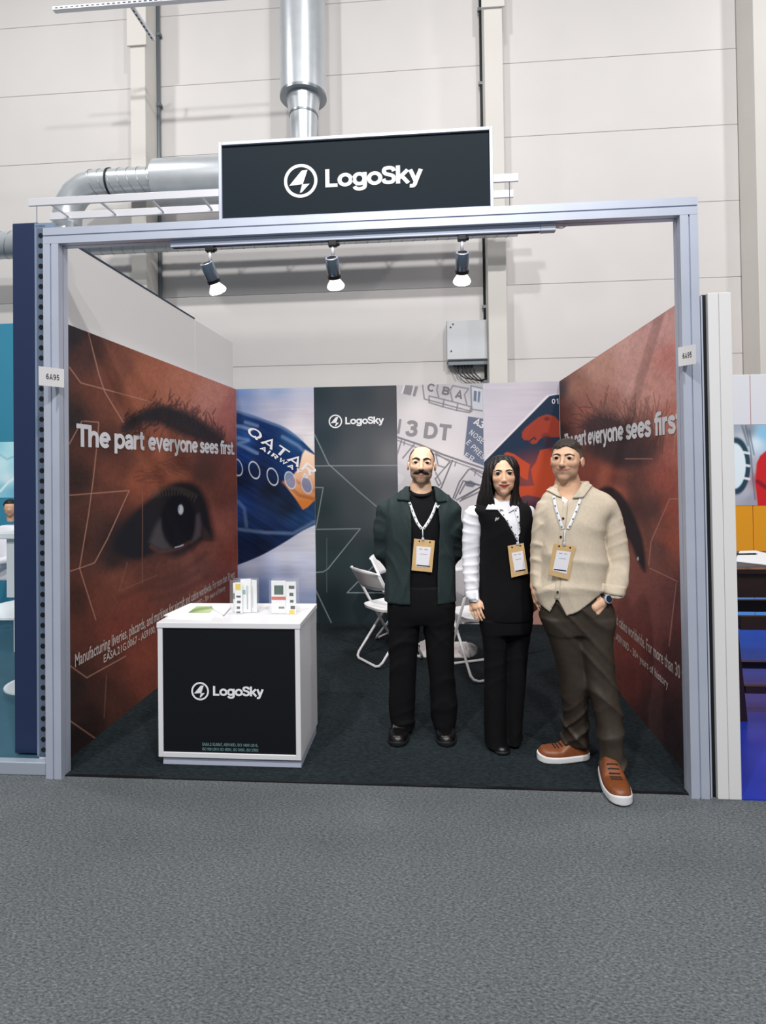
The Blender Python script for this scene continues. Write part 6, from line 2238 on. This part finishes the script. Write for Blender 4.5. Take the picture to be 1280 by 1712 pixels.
# trousers
f = Field(axis((atY(636, 1100, Y0)[0], atY(778, 1100, Y0)[0], 0.006)), axis((Y0 - 0.2, Y0 + 0.2, 0.007)), axis((0.03, atY(700, 970, Y0)[2], 0.007)))
fo = folds(0.006, (10, 30, 40, 0, 1), (-24, 20, 60, 2, 0.7))
f.loft(rows_px([(976, 652, 752, 0.112), (1000, 649, 757, 0.118), (1025, 649, 759, 0.115), (1040, 652, 757, 0.10)], Y0), 0.0, n=2.6)
f.loft(rows_px([(1004, 649.5, 704, 0.105), (1040, 649.5, 702, 0.098), (1090, 650, 698, 0.092), (1140, 651, 695, 0.086), (1185, 650, 693.5, 0.084), (1203, 653, 693, 0.083), (1219, 656, 692, 0.086), (1229, 657, 691, 0.09)], Y0), 0.02, n=2.5, fold=fo)
f.loft(rows_px([(1004, 704, 759, 0.105), (1040, 707, 759, 0.098), (1090, 712, 759, 0.092), (1140, 718, 760, 0.086), (1175, 719, 765, 0.086), (1200, 721, 763, 0.085), (1219, 727, 759, 0.086), (1229, 728, 758, 0.09)], Y0), 0.02, n=2.5, fold=fo)
build_field('trousers', f, m_blackwool, man1)
for px, hx_ in ((663.5, 671), (746.5, 743.5)):
    t_ = atZ(px, 1251, 0.006)
    h_ = np.array([atY(hx_, 1230, Y0 + 0.10)[0], t_[1] + 0.285, 0.006])
    shoe('shoe', man1, h_, t_, m_blackleather, m_rubber_b, 0.108, 0.115, 0.022)
badge(bvs, [(692, 900.6), (726.7, 904), (721.7, 956.8), (687.5, 953.4)], [(696.1, 913), (720.4, 915.3), (716, 948.5), (694.9, 946.6)],
      [(684.5, 840), (690, 856), (697, 873), (704.5, 884)], [(729, 841), (722, 860), (714.5, 874), (707.5, 884)], [(706, 884), (706.4, 892), (706.7, 901)],
      'kraft visitor badge hanging on the man in the dark green jacket', 4.6, [m_dot_d, m_dot_g])

# ================================================================== woman in black vest
Y0 = 0.47
hd2 = Head((841, 763.5), (840.5, 827), Y0 - 0.04, yaw=-0.06, tilt=-0.02, nod=-0.02)
x_ = atY(843, 1250, Y0)[0]
wom = empty('person', (x_, Y0, 0.006), 'person with long dark hair in a black vest over a white shirt', 'person')
WR, KN = atY(791.5, 1000, Y0 - 0.03), atY(794.5, 1017, Y0 - 0.06)
f = body_field(Y0, hd2, atY(760, 900, Y0)[0], atY(905, 900, Y0)[0], hands=[tuple((WR + KN) / 2 + np.array([0.01, 0, -0.03]))])
hd2.shape(f, smile=0.04, wide=0.97, jaw=0.88, nose=0.88, female=True, ear=False, slit=0.025, ez=0.055, nz=0.01, mz=0.008, mw=0.155)
core = rows_px([(850, 795, 882, 0.07), (880, 805, 886, 0.08), (930, 808, 883, 0.075), (980, 808, 884, 0.09), (1030, 806, 884, 0.09)], Y0)
f.loft(core, 0.03)
nk = hd2.w((0, 0.15, -0.6))
f.cone(nk, (nk[0], Y0, core[0][0] - 0.02), 0.046, 0.06, 0.05)
f.chain([P2(789, 856, Y0), P2(787, 925, Y0 + 0.01), WR], [0.030, 0.027, 0.022], 0.01)
f.chain([P2(886, 858, Y0 + 0.03), P2(894, 925, Y0 + 0.06), P2(893, 985, Y0 + 0.06)], [0.028, 0.025, 0.021], 0.01)
hand(f, WR, KN, None, (0.35, 0.75, 0.1), (1, -0.45, 0), 0.92, 0.30)
w2, k2 = P2(893, 985, Y0 + 0.06), P2(893, 1008, Y0 + 0.05)
hand(f, w2, k2, None, (-0.35, 0.75, 0.1), (-1, -0.45, 0), 0.9, 0.3)
for hipx, ankx in ((828, 829), (862, 857)):
    f.chain([P2(hipx, 1040, Y0), P2(hipx - 1, 1130, Y0), P2(ankx, 1236, Y0 + 0.02)], [0.042, 0.036, 0.030], 0.01)
body, bv_body = build_field('body', f, m_skin, wom, skin_color(hd2, (224, 180, 150), (140, 44, 54), 0.0, 0.30, (0.118, 0, 0), smile=0.04))
hd2.eyes(bv_body, wom)
for s in (-1, 1):
    hd2.strands('eyebrow', bv_body, [(s * 0.05, 0.118), (s * 0.11, 0.138), (s * 0.17, 0.142), (s * 0.240, 0.108)], [0.010, 0.016, 0.015, 0.006], m_darkhair, wom)
    hd2.strands('eyelash', bv_body, [(s * 0.078, 0.072), (s * 0.125, 0.090), (s * 0.178, 0.089), (s * 0.236, 0.068)], [0.006, 0.010, 0.011, 0.007], m_darkhair, wom)
# long hair
f = Field(axis((atY(786, 800, Y0)[0], atY(890, 800, Y0)[0], 0.004)), axis((Y0 - 0.16, Y0 + 0.17, 0.004)), axis((atY(840, 862, Y0)[2], atY(840, 754, Y0)[2], 0.004)))


def strand_fold(X, Y, Z):
    t = np.arctan2(Y - Y0 - 0.02, X - hd2.C[0])
    return 0.0026 * np.sin(26 * t + 3 * np.sin(16 * Z)) + 0.0016 * np.sin(55 * t + 22 * Z)


f.loft(rows_px([(760.5, 834, 848, 0.03), (762, 828, 853, 0.06), (767, 820, 860, 0.085), (775, 813.5, 865, 0.105), (788, 808.5, 867.5, 0.115), (804, 805.5, 867, 0.115), (818, 802.5, 866.5, 0.11), (830, 799, 868, 0.105), (838, 797, 872, 0.10), (845, 797, 875.5, 0.095), (852, 800, 873, 0.07), (856, 806, 866, 0.04)], Y0 + 0.005), 0.0, n=2.2, fold=strand_fold, cap=0.006)
carve_between(f, [(858, 829, 850), (846, 827.5, 851), (836, 826, 852.5), (826, 823.5, 856), (814, 821, 858.2), (800, 820, 859), (788, 822.5, 857.5), (779, 827, 853), (773, 832.5, 848), (768.5, 840, 843.5)], Y0 + 0.02, Y0 - 0.08)
fc_ = atY(840, 850, Y0)
f.cone(P2(877, 843, Y0 - 0.01), P2(870, 850, Y0 - 0.03), 0.012, 0.016, 0.012)
f.cone(P2(880.5, 838.5, Y0 - 0.0), P2(877, 843, Y0 - 0.01), 0.006, 0.012, 0.01)


def hair_col(V):
    c = np.tile(lin((19, 16, 18)), (len(V), 1))
    zt_ = atY(840, 838, Y0)[2]
    a = (np.clip((zt_ - V[:, 2]) / 0.05, 0, 1) * np.clip((V[:, 0] - hd2.C[0]) / 0.08, 0, 1))[:, None] * 0.7
    return c * (1 - a) + lin((92, 70, 54)) * a


build_field('hair', f, m_hairmat, wom, hair_col)
# shirt
f = Field(axis((atY(760, 900, Y0)[0], atY(908, 900, Y0)[0], 0.006)), axis((Y0 - 0.2, Y0 + 0.22, 0.006)), axis((atY(800, 1010, Y0)[2], atY(840, 815, Y0)[2], 0.006)))
sf = folds(0.0065, (30, 0, 90, 0, 1), (-45, 20, 140, 1.4, 0.8))
f.loft(rows_px([(960, 806, 884, 0.085), (900, 806, 885, 0.098), (870, 800, 888, 0.102), (852, 790, 887, 0.088), (842, 806, 874, 0.075), (833, 818, 862, 0.062), (826, 823, 858, 0.055)], Y0), 0.0)
f.loft(rows_px([(846, 784, 800, 0.045), (856, 776.5, 803, 0.054), (880, 773.5, 803, 0.054), (900, 772.5, 802, 0.052, Y0), (925, 772.5, 801, 0.05, Y0 + 0.005), (950, 773, 800, 0.05, Y0 - 0.005), (975, 775, 800, 0.046, Y0 - 0.02), (992, 778, 801, 0.043, Y0 - 0.03), (1004, 779.5, 802, 0.042, Y0 - 0.035)], Y0), 0.02, fold=sf, cap=0.004)
f.loft(rows_px([(846, 878, 890, 0.04, Y0 + 0.03), (858, 878, 896, 0.05, Y0 + 0.03), (900, 884, 903, 0.05, Y0 + 0.05), (960, 884, 903, 0.045, Y0 + 0.06), (985, 885, 901, 0.04, Y0 + 0.06)], Y0), 0.02, fold=sf)
f.ell((hd2.C[0], Y0 - 0.02, atY(840, 828, Y0)[2]), (0.055, 0.075, 0.035), 0.006, 'sub')
nv = atY(843, 843, Y0)
f.cone((nv[0] + 0.002, Y0 - 0.15, nv[2] + 0.05), (nv[0] + 0.004, Y0 - 0.10, nv[2] - 0.028), 0.045, 0.006, 0.006, 'sub')
shirt, bv_sh = build_field('shirt', f, m_shirtw, wom)
patch('cuff', [bv_sh], [(779, 989), (801.5, 987), (801.8, 1003), (780.5, 1004)], m_shirtw, shirt, 6, 4, 0.003, 0.003)
# vest
f = Field(axis((atY(776, 900, Y0)[0], atY(902, 900, Y0)[0], 0.006)), axis((Y0 - 0.2, Y0 + 0.2, 0.006)), axis((atY(840, 1046, Y0)[2], atY(840, 830, Y0)[2], 0.006)))
vr = [(1034, 800, 889, 0.118), (1020, 799, 891, 0.120), (990, 801, 889, 0.115), (955, 801, 888, 0.108), (925, 801.5, 889, 0.110), (895, 802, 890.5, 0.118), (878, 800.5, 891, 0.120), (862, 794, 889.5, 0.115), (850, 788, 887, 0.102), (843, 796, 881, 0.085), (837, 810, 868, 0.075)]
f.loft(rows_px(vr, Y0), 0.0, n=2.4, fold=folds(0.002, (40, 0, 14, 0, 1), (18, 0, -40, 1, 0.8)))
f.ell((hd2.C[0], Y0 - 0.02, atY(840, 832, Y0)[2]), (0.068, 0.085, 0.05), 0.006, 'sub')
carve_between(f, [(905, 864.5, 866), (895, 859, 867.5), (880, 851, 869), (866, 843, 869.5), (852, 834, 869), (838, 826, 866), (826, 822, 864)], Y0 - 0.01, Y0 - 0.11)
vest, bv_vest = build_field('vest', f, m_blackwool, wom)
bvs = [bv_vest, bv_sh, bv_body]
patch('collar', [bv_sh, bv_vest], [(824, 832), (832, 838), (841.5, 853.5), (812, 853)], m_shirtw, shirt, 8, 8, 0.008, 0.004)
patch('collar', [bv_sh, bv_vest], [(850, 846), (857, 836), (864, 850), (850, 857.5)], m_shirtw, shirt, 8, 8, 0.008, 0.004)
pin = cast([bv_vest], 830.5, 868, 0.004)
pn = empty('lapel_pin', tuple(pin), 'small silver pin on the black vest', 'pin')
V2, F2 = [(-1.0, -0.9), (-0.7, 0.6), (-0.1, 0.9), (0.2, 0.5), (1.1, 0.9), (0.8, -0.1), (0.3, -0.1), (0.2, -0.8), (-0.2, -0.1), (-0.5, -0.9)], []
MB().prism([(pin.x + a * 0.0115, pin.z + b * 0.0115) for a, b in V2], 'y', pin.y - 0.001, pin.y + 0.002).build('emblem', mat('silver', (226, 228, 232), 0.3, 0.6), pn)
# trousers
f = Field(axis((atY(790, 1100, Y0)[0], atY(900, 1100, Y0)[0], 0.006)), axis((Y0 - 0.2, Y0 + 0.2, 0.007)), axis((0.02, atY(840, 1000, Y0)[2], 0.007)))
fo = folds(0.004, (30, 20, 8, 0, 1), (-14, 20, 50, 2, 0.6))
f.loft(rows_px([(1005, 802, 888, 0.108), (1030, 801, 889, 0.112), (1055, 804, 886, 0.11)], Y0), 0.0)
f.loft(rows_px([(1030, 801, 848, 0.105), (1060, 805, 847, 0.10), (1090, 808, 846, 0.095), (1140, 809, 845, 0.09), (1200, 809, 845, 0.092), (1235, 810, 846, 0.098), (1251, 811, 848, 0.102)], Y0), 0.02, n=2.4, fold=fo)
f.loft(rows_px([(1030, 842, 889, 0.105), (1060, 843, 886, 0.10), (1090, 842, 882, 0.095), (1140, 841, 878, 0.09), (1200, 841, 873, 0.09), (1235, 842, 871, 0.095), (1244, 843, 870, 0.098)], Y0 + 0.04), 0.02, n=2.4, fold=fo)
build_field('trousers', f, m_blackwool, wom)
for (tx_, ty_), hx_, hy_ in (((843, 1266), 832, 0.25), ((866, 1243), 858, 0.24)):
    t_ = atZ(tx_, ty_, 0.006)
    shoe('shoe', wom, np.array([t_[0] - 0.03, t_[1] + hy_, 0.006]), t_, m_blackleather, m_rubber_b, 0.088, 0.085, 0.014)
badge(bvs, [(848.4, 913), (875, 908), (882.6, 959), (854.7, 965.8)], [(854.8, 924.5), (873.5, 921), (878.5, 952.3), (860.5, 957.3)],
      [(833, 852), (842, 863), (853, 879), (862.5, 898)], [(860, 851), (864.5, 866), (867.5, 882), (865.5, 898)], [(864.5, 897), (865, 903), (865, 908.5)],
      'kraft visitor badge hanging on the woman in the black vest', 4.4, [m_dot_d, m_dot_d, m_dot_g])

# ================================================================== man in beige shirt
Y0 = 0.27
hd3 = Head((949, 735), (944, 805), Y0 - 0.03, yaw=-0.46, tilt=0.03, nod=-0.02)
x_ = atY(975, 1250, Y0)[0]
man3 = empty('person', (x_, Y0, 0.006), 'person in beige shirt and brown trousers, hands in pockets', 'person')
WR3, KN3 = atY(1013, 999, Y0 - 0.080), atY(992, 1017, Y0 - 0.108)
f = body_field(Y0, hd3, atY(876, 900, Y0)[0], atY(1066, 900, Y0)[0], hands=[tuple((WR3 + KN3) / 2)])
hd3.shape(f, smile=0.045, wide=1.02, jaw=1.04, nose=1.05, slit=0.019, ez=0.055, nz=0.03, mz=0.035, mw=0.175)
core = rows_px([(835, 912, 1010, 0.075), (870, 908, 1008, 0.095), (930, 912, 1000, 0.10), (985, 912, 998, 0.11), (1010, 915, 1005, 0.10)], Y0)
f.loft(core, 0.03)
nk = hd3.w((0, 0.15, -0.6))
f.cone(nk, (nk[0] + 0.01, Y0, core[0][0] - 0.02), 0.06, 0.07, 0.05)
f.chain([P2(1016, 848, Y0), P2(1030, 925, Y0 + 0.02), WR3], [0.034, 0.030, 0.027], 0.01)
hand(f, WR3, KN3, None, (-0.1, 1.0, -0.2), (-0.5, -0.5, 0.6), 1.0, 0.40)
w2, k2 = P2(893, 980, Y0), P2(902, 1004, Y0 - 0.02)
f.chain([P2(905, 848, Y0), P2(894, 920, Y0 + 0.03), w2], [0.030, 0.024, 0.022], 0.01)
hand(f, w2, k2, None, (0.5, 0.6, 0), (0.3, -0.8, 0), 0.95, 0.15)
f.chain([P2(935, 1020, Y0), P2(955, 1128, Y0 + 0.03), P2(962, 1236, 0.37)], [0.055, 0.045, 0.034], 0.01)
f.chain([P2(995, 1020, Y0), P2(1000, 1128, Y0 - 0.04), P2(1024, 1276, 0.17)], [0.055, 0.045, 0.034], 0.01)
body, bv_body = build_field('body', f, m_skin, man3, skin_color(hd3, (222, 178, 148), (180, 116, 102), 0.25, 0.18, smile=0.045))
hd3.eyes(bv_body, man3)
for s in (-1, 1):
    hd3.strands('eyebrow', bv_body, [(s * 0.050, 0.118), (s * 0.10, 0.138), (s * 0.17, 0.142), (s * 0.240, 0.108)], [0.010, 0.016, 0.015, 0.006], m_brownhair, man3)
H = hd3.H
fh = Field(axis((hd3.C[0] - 0.55 * H, hd3.C[0] + 0.55 * H, 0.0035)), axis((hd3.C[1] - 0.55 * H, hd3.C[1] + 0.65 * H, 0.0035)), axis((hd3.C[2] - 0.5 * H, hd3.C[2] + 0.7 * H, 0.0035)))


def line3(x, y):
    side = np.interp(y, [-0.5, -0.20, -0.12, -0.02, 0.06, 0.12, 0.3, 0.6], [0.31, 0.29, 0.18, 0.02, 0.05, -0.08, -0.30, -0.30])
    return (side + 0.035 * np.sin(16 * x + 0.6) * (y < -0.15)).astype(np.float32)


hd3.hair_cap(fh, line3, 0.014, 1.02, 0.006, 55, 0.10)


def hair3(V):
    L = hd3.local(V)
    a = np.clip((0.30 - L[:, 2]) / 0.16, 0, 1)[:, None]
    return lin((46, 37, 31)) * (1 - a) + lin((112, 100, 90)) * a


build_field('hair', fh, m_hairmat, man3, hair3)

# shirt
f = Field(axis((atY(876, 900, Y0)[0], atY(1066, 900, Y0)[0], 0.006)), axis((Y0 - 0.24, Y0 + 0.22, 0.006)), axis((atY(950, 1040, Y0)[2], atY(950, 800, Y0)[2], 0.006)))
tr3 = [(1033, 902, 1004, 0.130), (1010, 897, 1006, 0.142), (985, 895, 1009, 0.150), (955, 899, 1012, 0.150), (925, 902, 1010, 0.146), (895, 903, 1007, 0.142), (870, 901, 1014, 0.138), (852, 899, 1026, 0.124), (842, 900, 1028, 0.115), (834, 904, 1023, 0.106), (827, 908, 1015, 0.098), (820, 917, 1001, 0.088), (813, 926, 989, 0.078)]
hem = sorted([(atY(a, b, Y0 - 0.13)[0], atY(a, b, Y0 - 0.13)[2]) for a, b in ((884, 978), (890, 986), (897, 1001), (908, 1017), (921, 1026.5), (930.5, 1003), (932.5, 1003), (947, 1030), (965, 1023), (985, 1009), (1000, 997), (1012, 990))])


def cut_hem(d, X, Y, Z):
    zh = np.interp(X[:, 0, 0], [h[0] for h in hem], [h[1] for h in hem])[:, None, None]
    return np.maximum(d, zh - Z)


def drape(X, Y, Z):
    """belly folds running from the chest down to the pocket on the image right"""
    u = (X - x_) * 0.8 + (Z - 1.1) * 0.55
    v = -(X - x_) * 0.55 + (Z - 1.1) * 0.8
    low = np.clip((1.16 - Z) / 0.25, 0, 1)
    r = lambda t: np.maximum(0, 1 - 1.2 * np.abs(np.sin(t))) ** 1.3 - 0.2
    return -0.012 * low * r(17 * v + 3 * np.sin(6 * u)) - 0.006 * r(13 * u + 2 * np.sin(8 * v)) * (0.5 + 0.5 * np.sin(11 * v + 1)) - 0.004 * r(22 * X + 9 * Z)


f.loft(rows_px(tr3, Y0), 0.0, n=2.4, fold=drape, cut=cut_hem)
af = folds(0.0055, (40, 20, 48, 0, 1), (-45, 10, 75, 1.2, 0.7))
f.loft(rows_px([(838, 1000, 1026, 0.06), (850, 1002, 1034, 0.066), (870, 1003.5, 1040, 0.066), (890, 1005, 1045, 0.064), (920, 1009, 1049.5, 0.062, Y0 + 0.0), (940, 1012, 1051.5, 0.062, Y0 - 0.005), (960, 1011, 1050, 0.058, Y0 - 0.03), (980, 1007, 1047, 0.054, Y0 - 0.05), (991, 1004, 1044, 0.052, Y0 - 0.06), (998, 1003, 1042.5, 0.050, Y0 - 0.065)], Y0), 0.018, fold=af, cap=0.004)
f.loft(rows_px([(840, 899, 920, 0.055), (860, 893, 911, 0.060), (889, 889, 908, 0.058), (920, 887, 906, 0.055, Y0 + 0.01), (948, 886.5, 904, 0.052, Y0 + 0.01), (970, 887, 902, 0.048, Y0), (980, 887.5, 900, 0.045, Y0)], Y0), 0.015, fold=af, cap=0.004)
nz = atY(946, 822, Y0 - 0.05)
f.loft(rows_px([(824, 921, 994, 0.088), (816, 928, 988, 0.080), (809, 931, 985, 0.075), (804, 933, 983, 0.072)], Y0 - 0.005), 0.015, n=2.2, cap=0.004)
f.loft(rows_px([(834, 938, 978, 0.062), (822, 934.5, 981, 0.066), (812, 935.5, 980, 0.066), (796, 936, 980, 0.066)], Y0 - 0.008), 0.004, 'sub', n=2.2)
carve_between(f, [(843, 943.5, 946), (836, 939.5, 951), (828, 936.5, 959), (818, 935, 968), (808, 935, 974), (798, 935, 978)], Y0 - 0.03, Y0 - 0.10)
shirt, bv_s3 = build_field('shirt', f, m_beige, man3)
# white undershirt at the neck
f = Field(axis((nz[0] - 0.12, nz[0] + 0.14, 0.005)), axis((Y0 - 0.16, Y0 + 0.1, 0.005)), axis((nz[2] - 0.16, nz[2] + 0.03, 0.005)))
f.ell((nz[0] + 0.005, Y0 + 0.000, nz[2] - 0.078), (0.080, 0.090, 0.082), 0.0)
f.ell((nz[0] + 0.01, Y0 - 0.05, nz[2] + 0.02), (0.06, 0.09, 0.045), 0.005, 'sub')
build_field('undershirt', f, m_shirtw, man3)
patch('collar', [bv_s3], [(930, 810), (936, 815), (938.5, 834), (914.5, 821.5)], m_beige, shirt, 8, 8, 0.009, 0.005)
patch('collar', [bv_s3], [(957, 834), (977, 807), (988, 813), (974, 832.5)], m_beige, shirt, 8, 8, 0.010, 0.005)
strip('placket', [bv_s3], [(945, 838), (943, 866), (938, 898), (934, 940), (931.5, 1000)], 9, 0.002, 0.002, m_beige, shirt)
m_button = mat('dark_button', (52, 40, 36), 0.35)
for px, py in ((944.5, 838), (941.3, 867), (937.5, 897.5), (932, 989)):
    h = cast([bv_s3], px, py, 0.006)
    MB().lathe([(0.0035, -0.0015), (0.0062, -0.001), (0.0062, 0.0015)], tuple(h), 12, 'y').build('button', m_button, shirt)
patch('cuff', [bv_s3], [(1005.5, 975), (1046, 981), (1043, 998), (1003.5, 992)], m_beige, shirt, 8, 4, 0.004, 0.003)
# watch
wc = cast([bv_body, bv_s3], 1013.5, 1008, 0.0)
ax3 = (KN3 - WR3) / np.linalg.norm(KN3 - WR3)
wt = empty('wrist_watch', tuple(WR3 + ax3 * 0.016), 'round dark watch on the wrist of the man in beige', 'watch')
q3 = Vector(ax3).to_track_quat('Z', 'Y').to_matrix().to_4x4()
T = Matrix.Translation(Vector(WR3 + ax3 * 0.016)) @ q3
b = MB().lathe([(0.0285, -0.011), (0.0305, -0.010), (0.0305, 0.010), (0.0285, 0.011)], (0, 0, 0), 28)
bmesh.ops.transform(b.bm, matrix=T, verts=b.bm.verts)
b.build('strap', mat('watch_strap', (44, 50, 58), 0.4, 0.3), wt, auto=40)
fd = Vector((0.42, -0.85, 0.25)).normalized()
T = Matrix.Translation(Vector(WR3 + ax3 * 0.016) + fd * 0.029) @ fd.to_track_quat('Z', 'Y').to_matrix().to_4x4()
for prof, nm, mm in (([(0.021, -0.004), (0.022, 0.0), (0.022, 0.007), (0.018, 0.009)], 'case', m_alu), ([(0.0005, 0.0085), (0.0185, 0.0085), (0.0180, 0.0098), (0.0005, 0.0102)], 'dial', mat('watch_glass', (24, 38, 52), 0.1))):
    b = MB().lathe(prof, (0, 0, 0), 28)
    bmesh.ops.transform(b.bm, matrix=T, verts=b.bm.verts)
    b.build(nm, mm, wt, auto=40)

# trousers
f = Field(axis((atY(890, 1100, Y0)[0], atY(1062, 1100, 0.05)[0], 0.0055)), axis((-0.06, Y0 + 0.22, 0.006)), axis((0.05, atY(950, 985, Y0)[2], 0.0055)))


def wrinkle(X, Y, Z):
    u = (X - x_)
    k = np.clip((0.98 - Z) / 0.1, 0, 1)
    r = lambda t: np.maximum(0, 1 - 1.2 * np.abs(np.sin(t))) ** 1.3 - 0.2
    a = r(17 * Z + 13 * u + 1.6 * np.sin(9 * Z + 14 * u)) * (0.4 + 0.6 * np.sin(8 * Z + 5 * u + 1) ** 2)
    b_ = r(26 * Z - 22 * u + 1.5 * np.sin(13 * u - 7 * Z)) * np.clip((0.40 - Z) / 0.2, 0, 1)
    return -k * (0.014 * a + 0.012 * b_)


f.loft(rows_px([(992, 904, 1012, 0.120), (1015, 902, 1020, 0.125), (1035, 906, 1021, 0.120), (1055, 914, 1020, 0.11)], Y0), 0.0, n=2.6, fold=wrinkle)
f.loft(rows_px([(1030, 904, 966, 0.11, Y0), (1077, 919, 972, 0.10, Y0 + 0.01), (1128, 932.5, 979, 0.092, Y0 + 0.03), (1185, 940, 982, 0.085, Y0 + 0.06), (1223, 941, 983, 0.085, Y0 + 0.09), (1240, 941, 984, 0.088, Y0 + 0.10)], Y0), 0.02, n=2.4, fold=wrinkle)
f.loft(rows_px([(1030, 955, 1022, 0.115, Y0), (1074, 963, 1023, 0.105, Y0 - 0.015), (1123, 975, 1026, 0.092, Y0 - 0.03), (1168, 987, 1035, 0.084, Y0 - 0.05), (1212, 996, 1040, 0.078, Y0 - 0.07), (1256, 1001.5, 1042, 0.074, Y0 - 0.09), (1284, 1004, 1043, 0.074, Y0 - 0.10)], Y0), 0.02, n=2.4, fold=wrinkle)
tro, bv_t3 = build_field('trousers', f, m_brownpants, man3)
strip('pocket_edge', [bv_t3], [(1006, 1018), (1000, 1026), (992, 1034)], 1.6, 0.002, 0.002, m_brownpants, tro, 6)
m_lace = mat('dark_laces', (40, 30, 26), 0.7)
t_ = atZ(895.5, 1267.5, 0.0065)
h_ = atZ(984, 1266, 0.0065)
shoe('sneaker', man3, h_, np.array([t_[0], t_[1] - 0.02, 0.0065]), m_tan, m_rubber, 0.108, 0.125, 0.036, m_lace, 0.005)
t_ = atZ(1042, 1352, 0.0)
shoe('sneaker', man3, np.array([1.238, 0.225, 0.0065]), np.array([t_[0], t_[1], 0.0065]), m_tan, m_rubber, 0.112, 0.125, 0.036, m_lace, 0.005)
bvs = [bv_s3]
badge(bvs, [(925.4, 908.7), (961.6, 913.7), (949.7, 969.3), (916.5, 960.4)], [(930.5, 920), (954, 923), (946.5, 959.5), (923.5, 953.5)],
      [(925.8, 830), (929, 848), (935, 868), (940.5, 884)], [(972, 830), (966, 846), (958, 866), (949.5, 884)], [(944.5, 886), (943.5, 897), (942.8, 909.5)],
      'kraft visitor badge hanging on the man in the beige shirt', 5.0, [m_dot_g, m_dot_o, m_dot_d])

# ================================================================== seated visitor in the stand next door, far left
YN = 2.75
hn_ = Head((17, 835), (17, 862), YN, yaw=0.5, tilt=0.0, nod=0.1)
vis = empty('person', (hn_.C[0], YN, 0.05), 'person in white behind the white desk in the left neighbouring stand', 'person')
f = Field(axis((hn_.C[0] - 0.45, hn_.C[0] + 0.45, 0.010)), axis((YN - 0.5, YN + 0.25, 0.010)), axis((0.45, hn_.C[2] + 0.16, 0.009)))
hn_.shape(f, ez=0.05)
f.loft([(0.5, hn_.C[0], YN, 0.16, 0.10), (0.9, hn_.C[0], YN, 0.14, 0.09), (hn_.C[2] - 0.26, hn_.C[0], YN, 0.19, 0.08), (hn_.C[2] - 0.19, hn_.C[0], YN, 0.08, 0.06)], 0.03)
for s in (-1, 1):
    f.chain([(hn_.C[0] + s * 0.17, YN, hn_.C[2] - 0.27), (hn_.C[0] + s * 0.20, YN - 0.06, hn_.C[2] - 0.50), (hn_.C[0] + s * 0.08 - 0.1, YN - 0.30, hn_.C[2] - 0.52)], [0.04, 0.035, 0.025], 0.02)
build_field('body', f, m_skin, vis, skin_color(hn_, (214, 170, 140), (170, 100, 90)))
f = Field(axis((hn_.C[0] - 0.45, hn_.C[0] + 0.45, 0.010)), axis((YN - 0.5, YN + 0.25, 0.010)), axis((0.45, hn_.C[2] + 0.1, 0.010)))
f.loft([(0.5, hn_.C[0], YN, 0.19, 0.13), (0.9, hn_.C[0], YN, 0.17, 0.12), (hn_.C[2] - 0.26, hn_.C[0], YN, 0.21, 0.10), (hn_.C[2] - 0.18, hn_.C[0], YN, 0.09, 0.07)], 0.03)
for s in (-1, 1):
    f.chain([(hn_.C[0] + s * 0.17, YN, hn_.C[2] - 0.27), (hn_.C[0] + s * 0.20, YN - 0.06, hn_.C[2] - 0.50), (hn_.C[0] + s * 0.10 - 0.07, YN - 0.24, hn_.C[2] - 0.52)], [0.055, 0.048, 0.038], 0.02)
build_field('shirt', f, m_shirtw, vis)
H = hn_.H
fh = Field(axis((hn_.C[0] - 0.2, hn_.C[0] + 0.2, 0.007)), axis((YN - 0.2, YN + 0.2, 0.007)), axis((hn_.C[2] - 0.16, hn_.C[2] + 0.17, 0.007)))
hn_.hair_cap(fh, lambda x, y: np.interp(y, [-0.5, -0.2, 0.0, 0.15, 0.5], [0.28, 0.26, 0.0, -0.25, -0.3]).astype(np.float32) + 0 * x, 0.035)
build_field('hair', fh, m_hairmat, vis, lambda V: np.tile(lin((26, 24, 28)), (len(V), 1)))
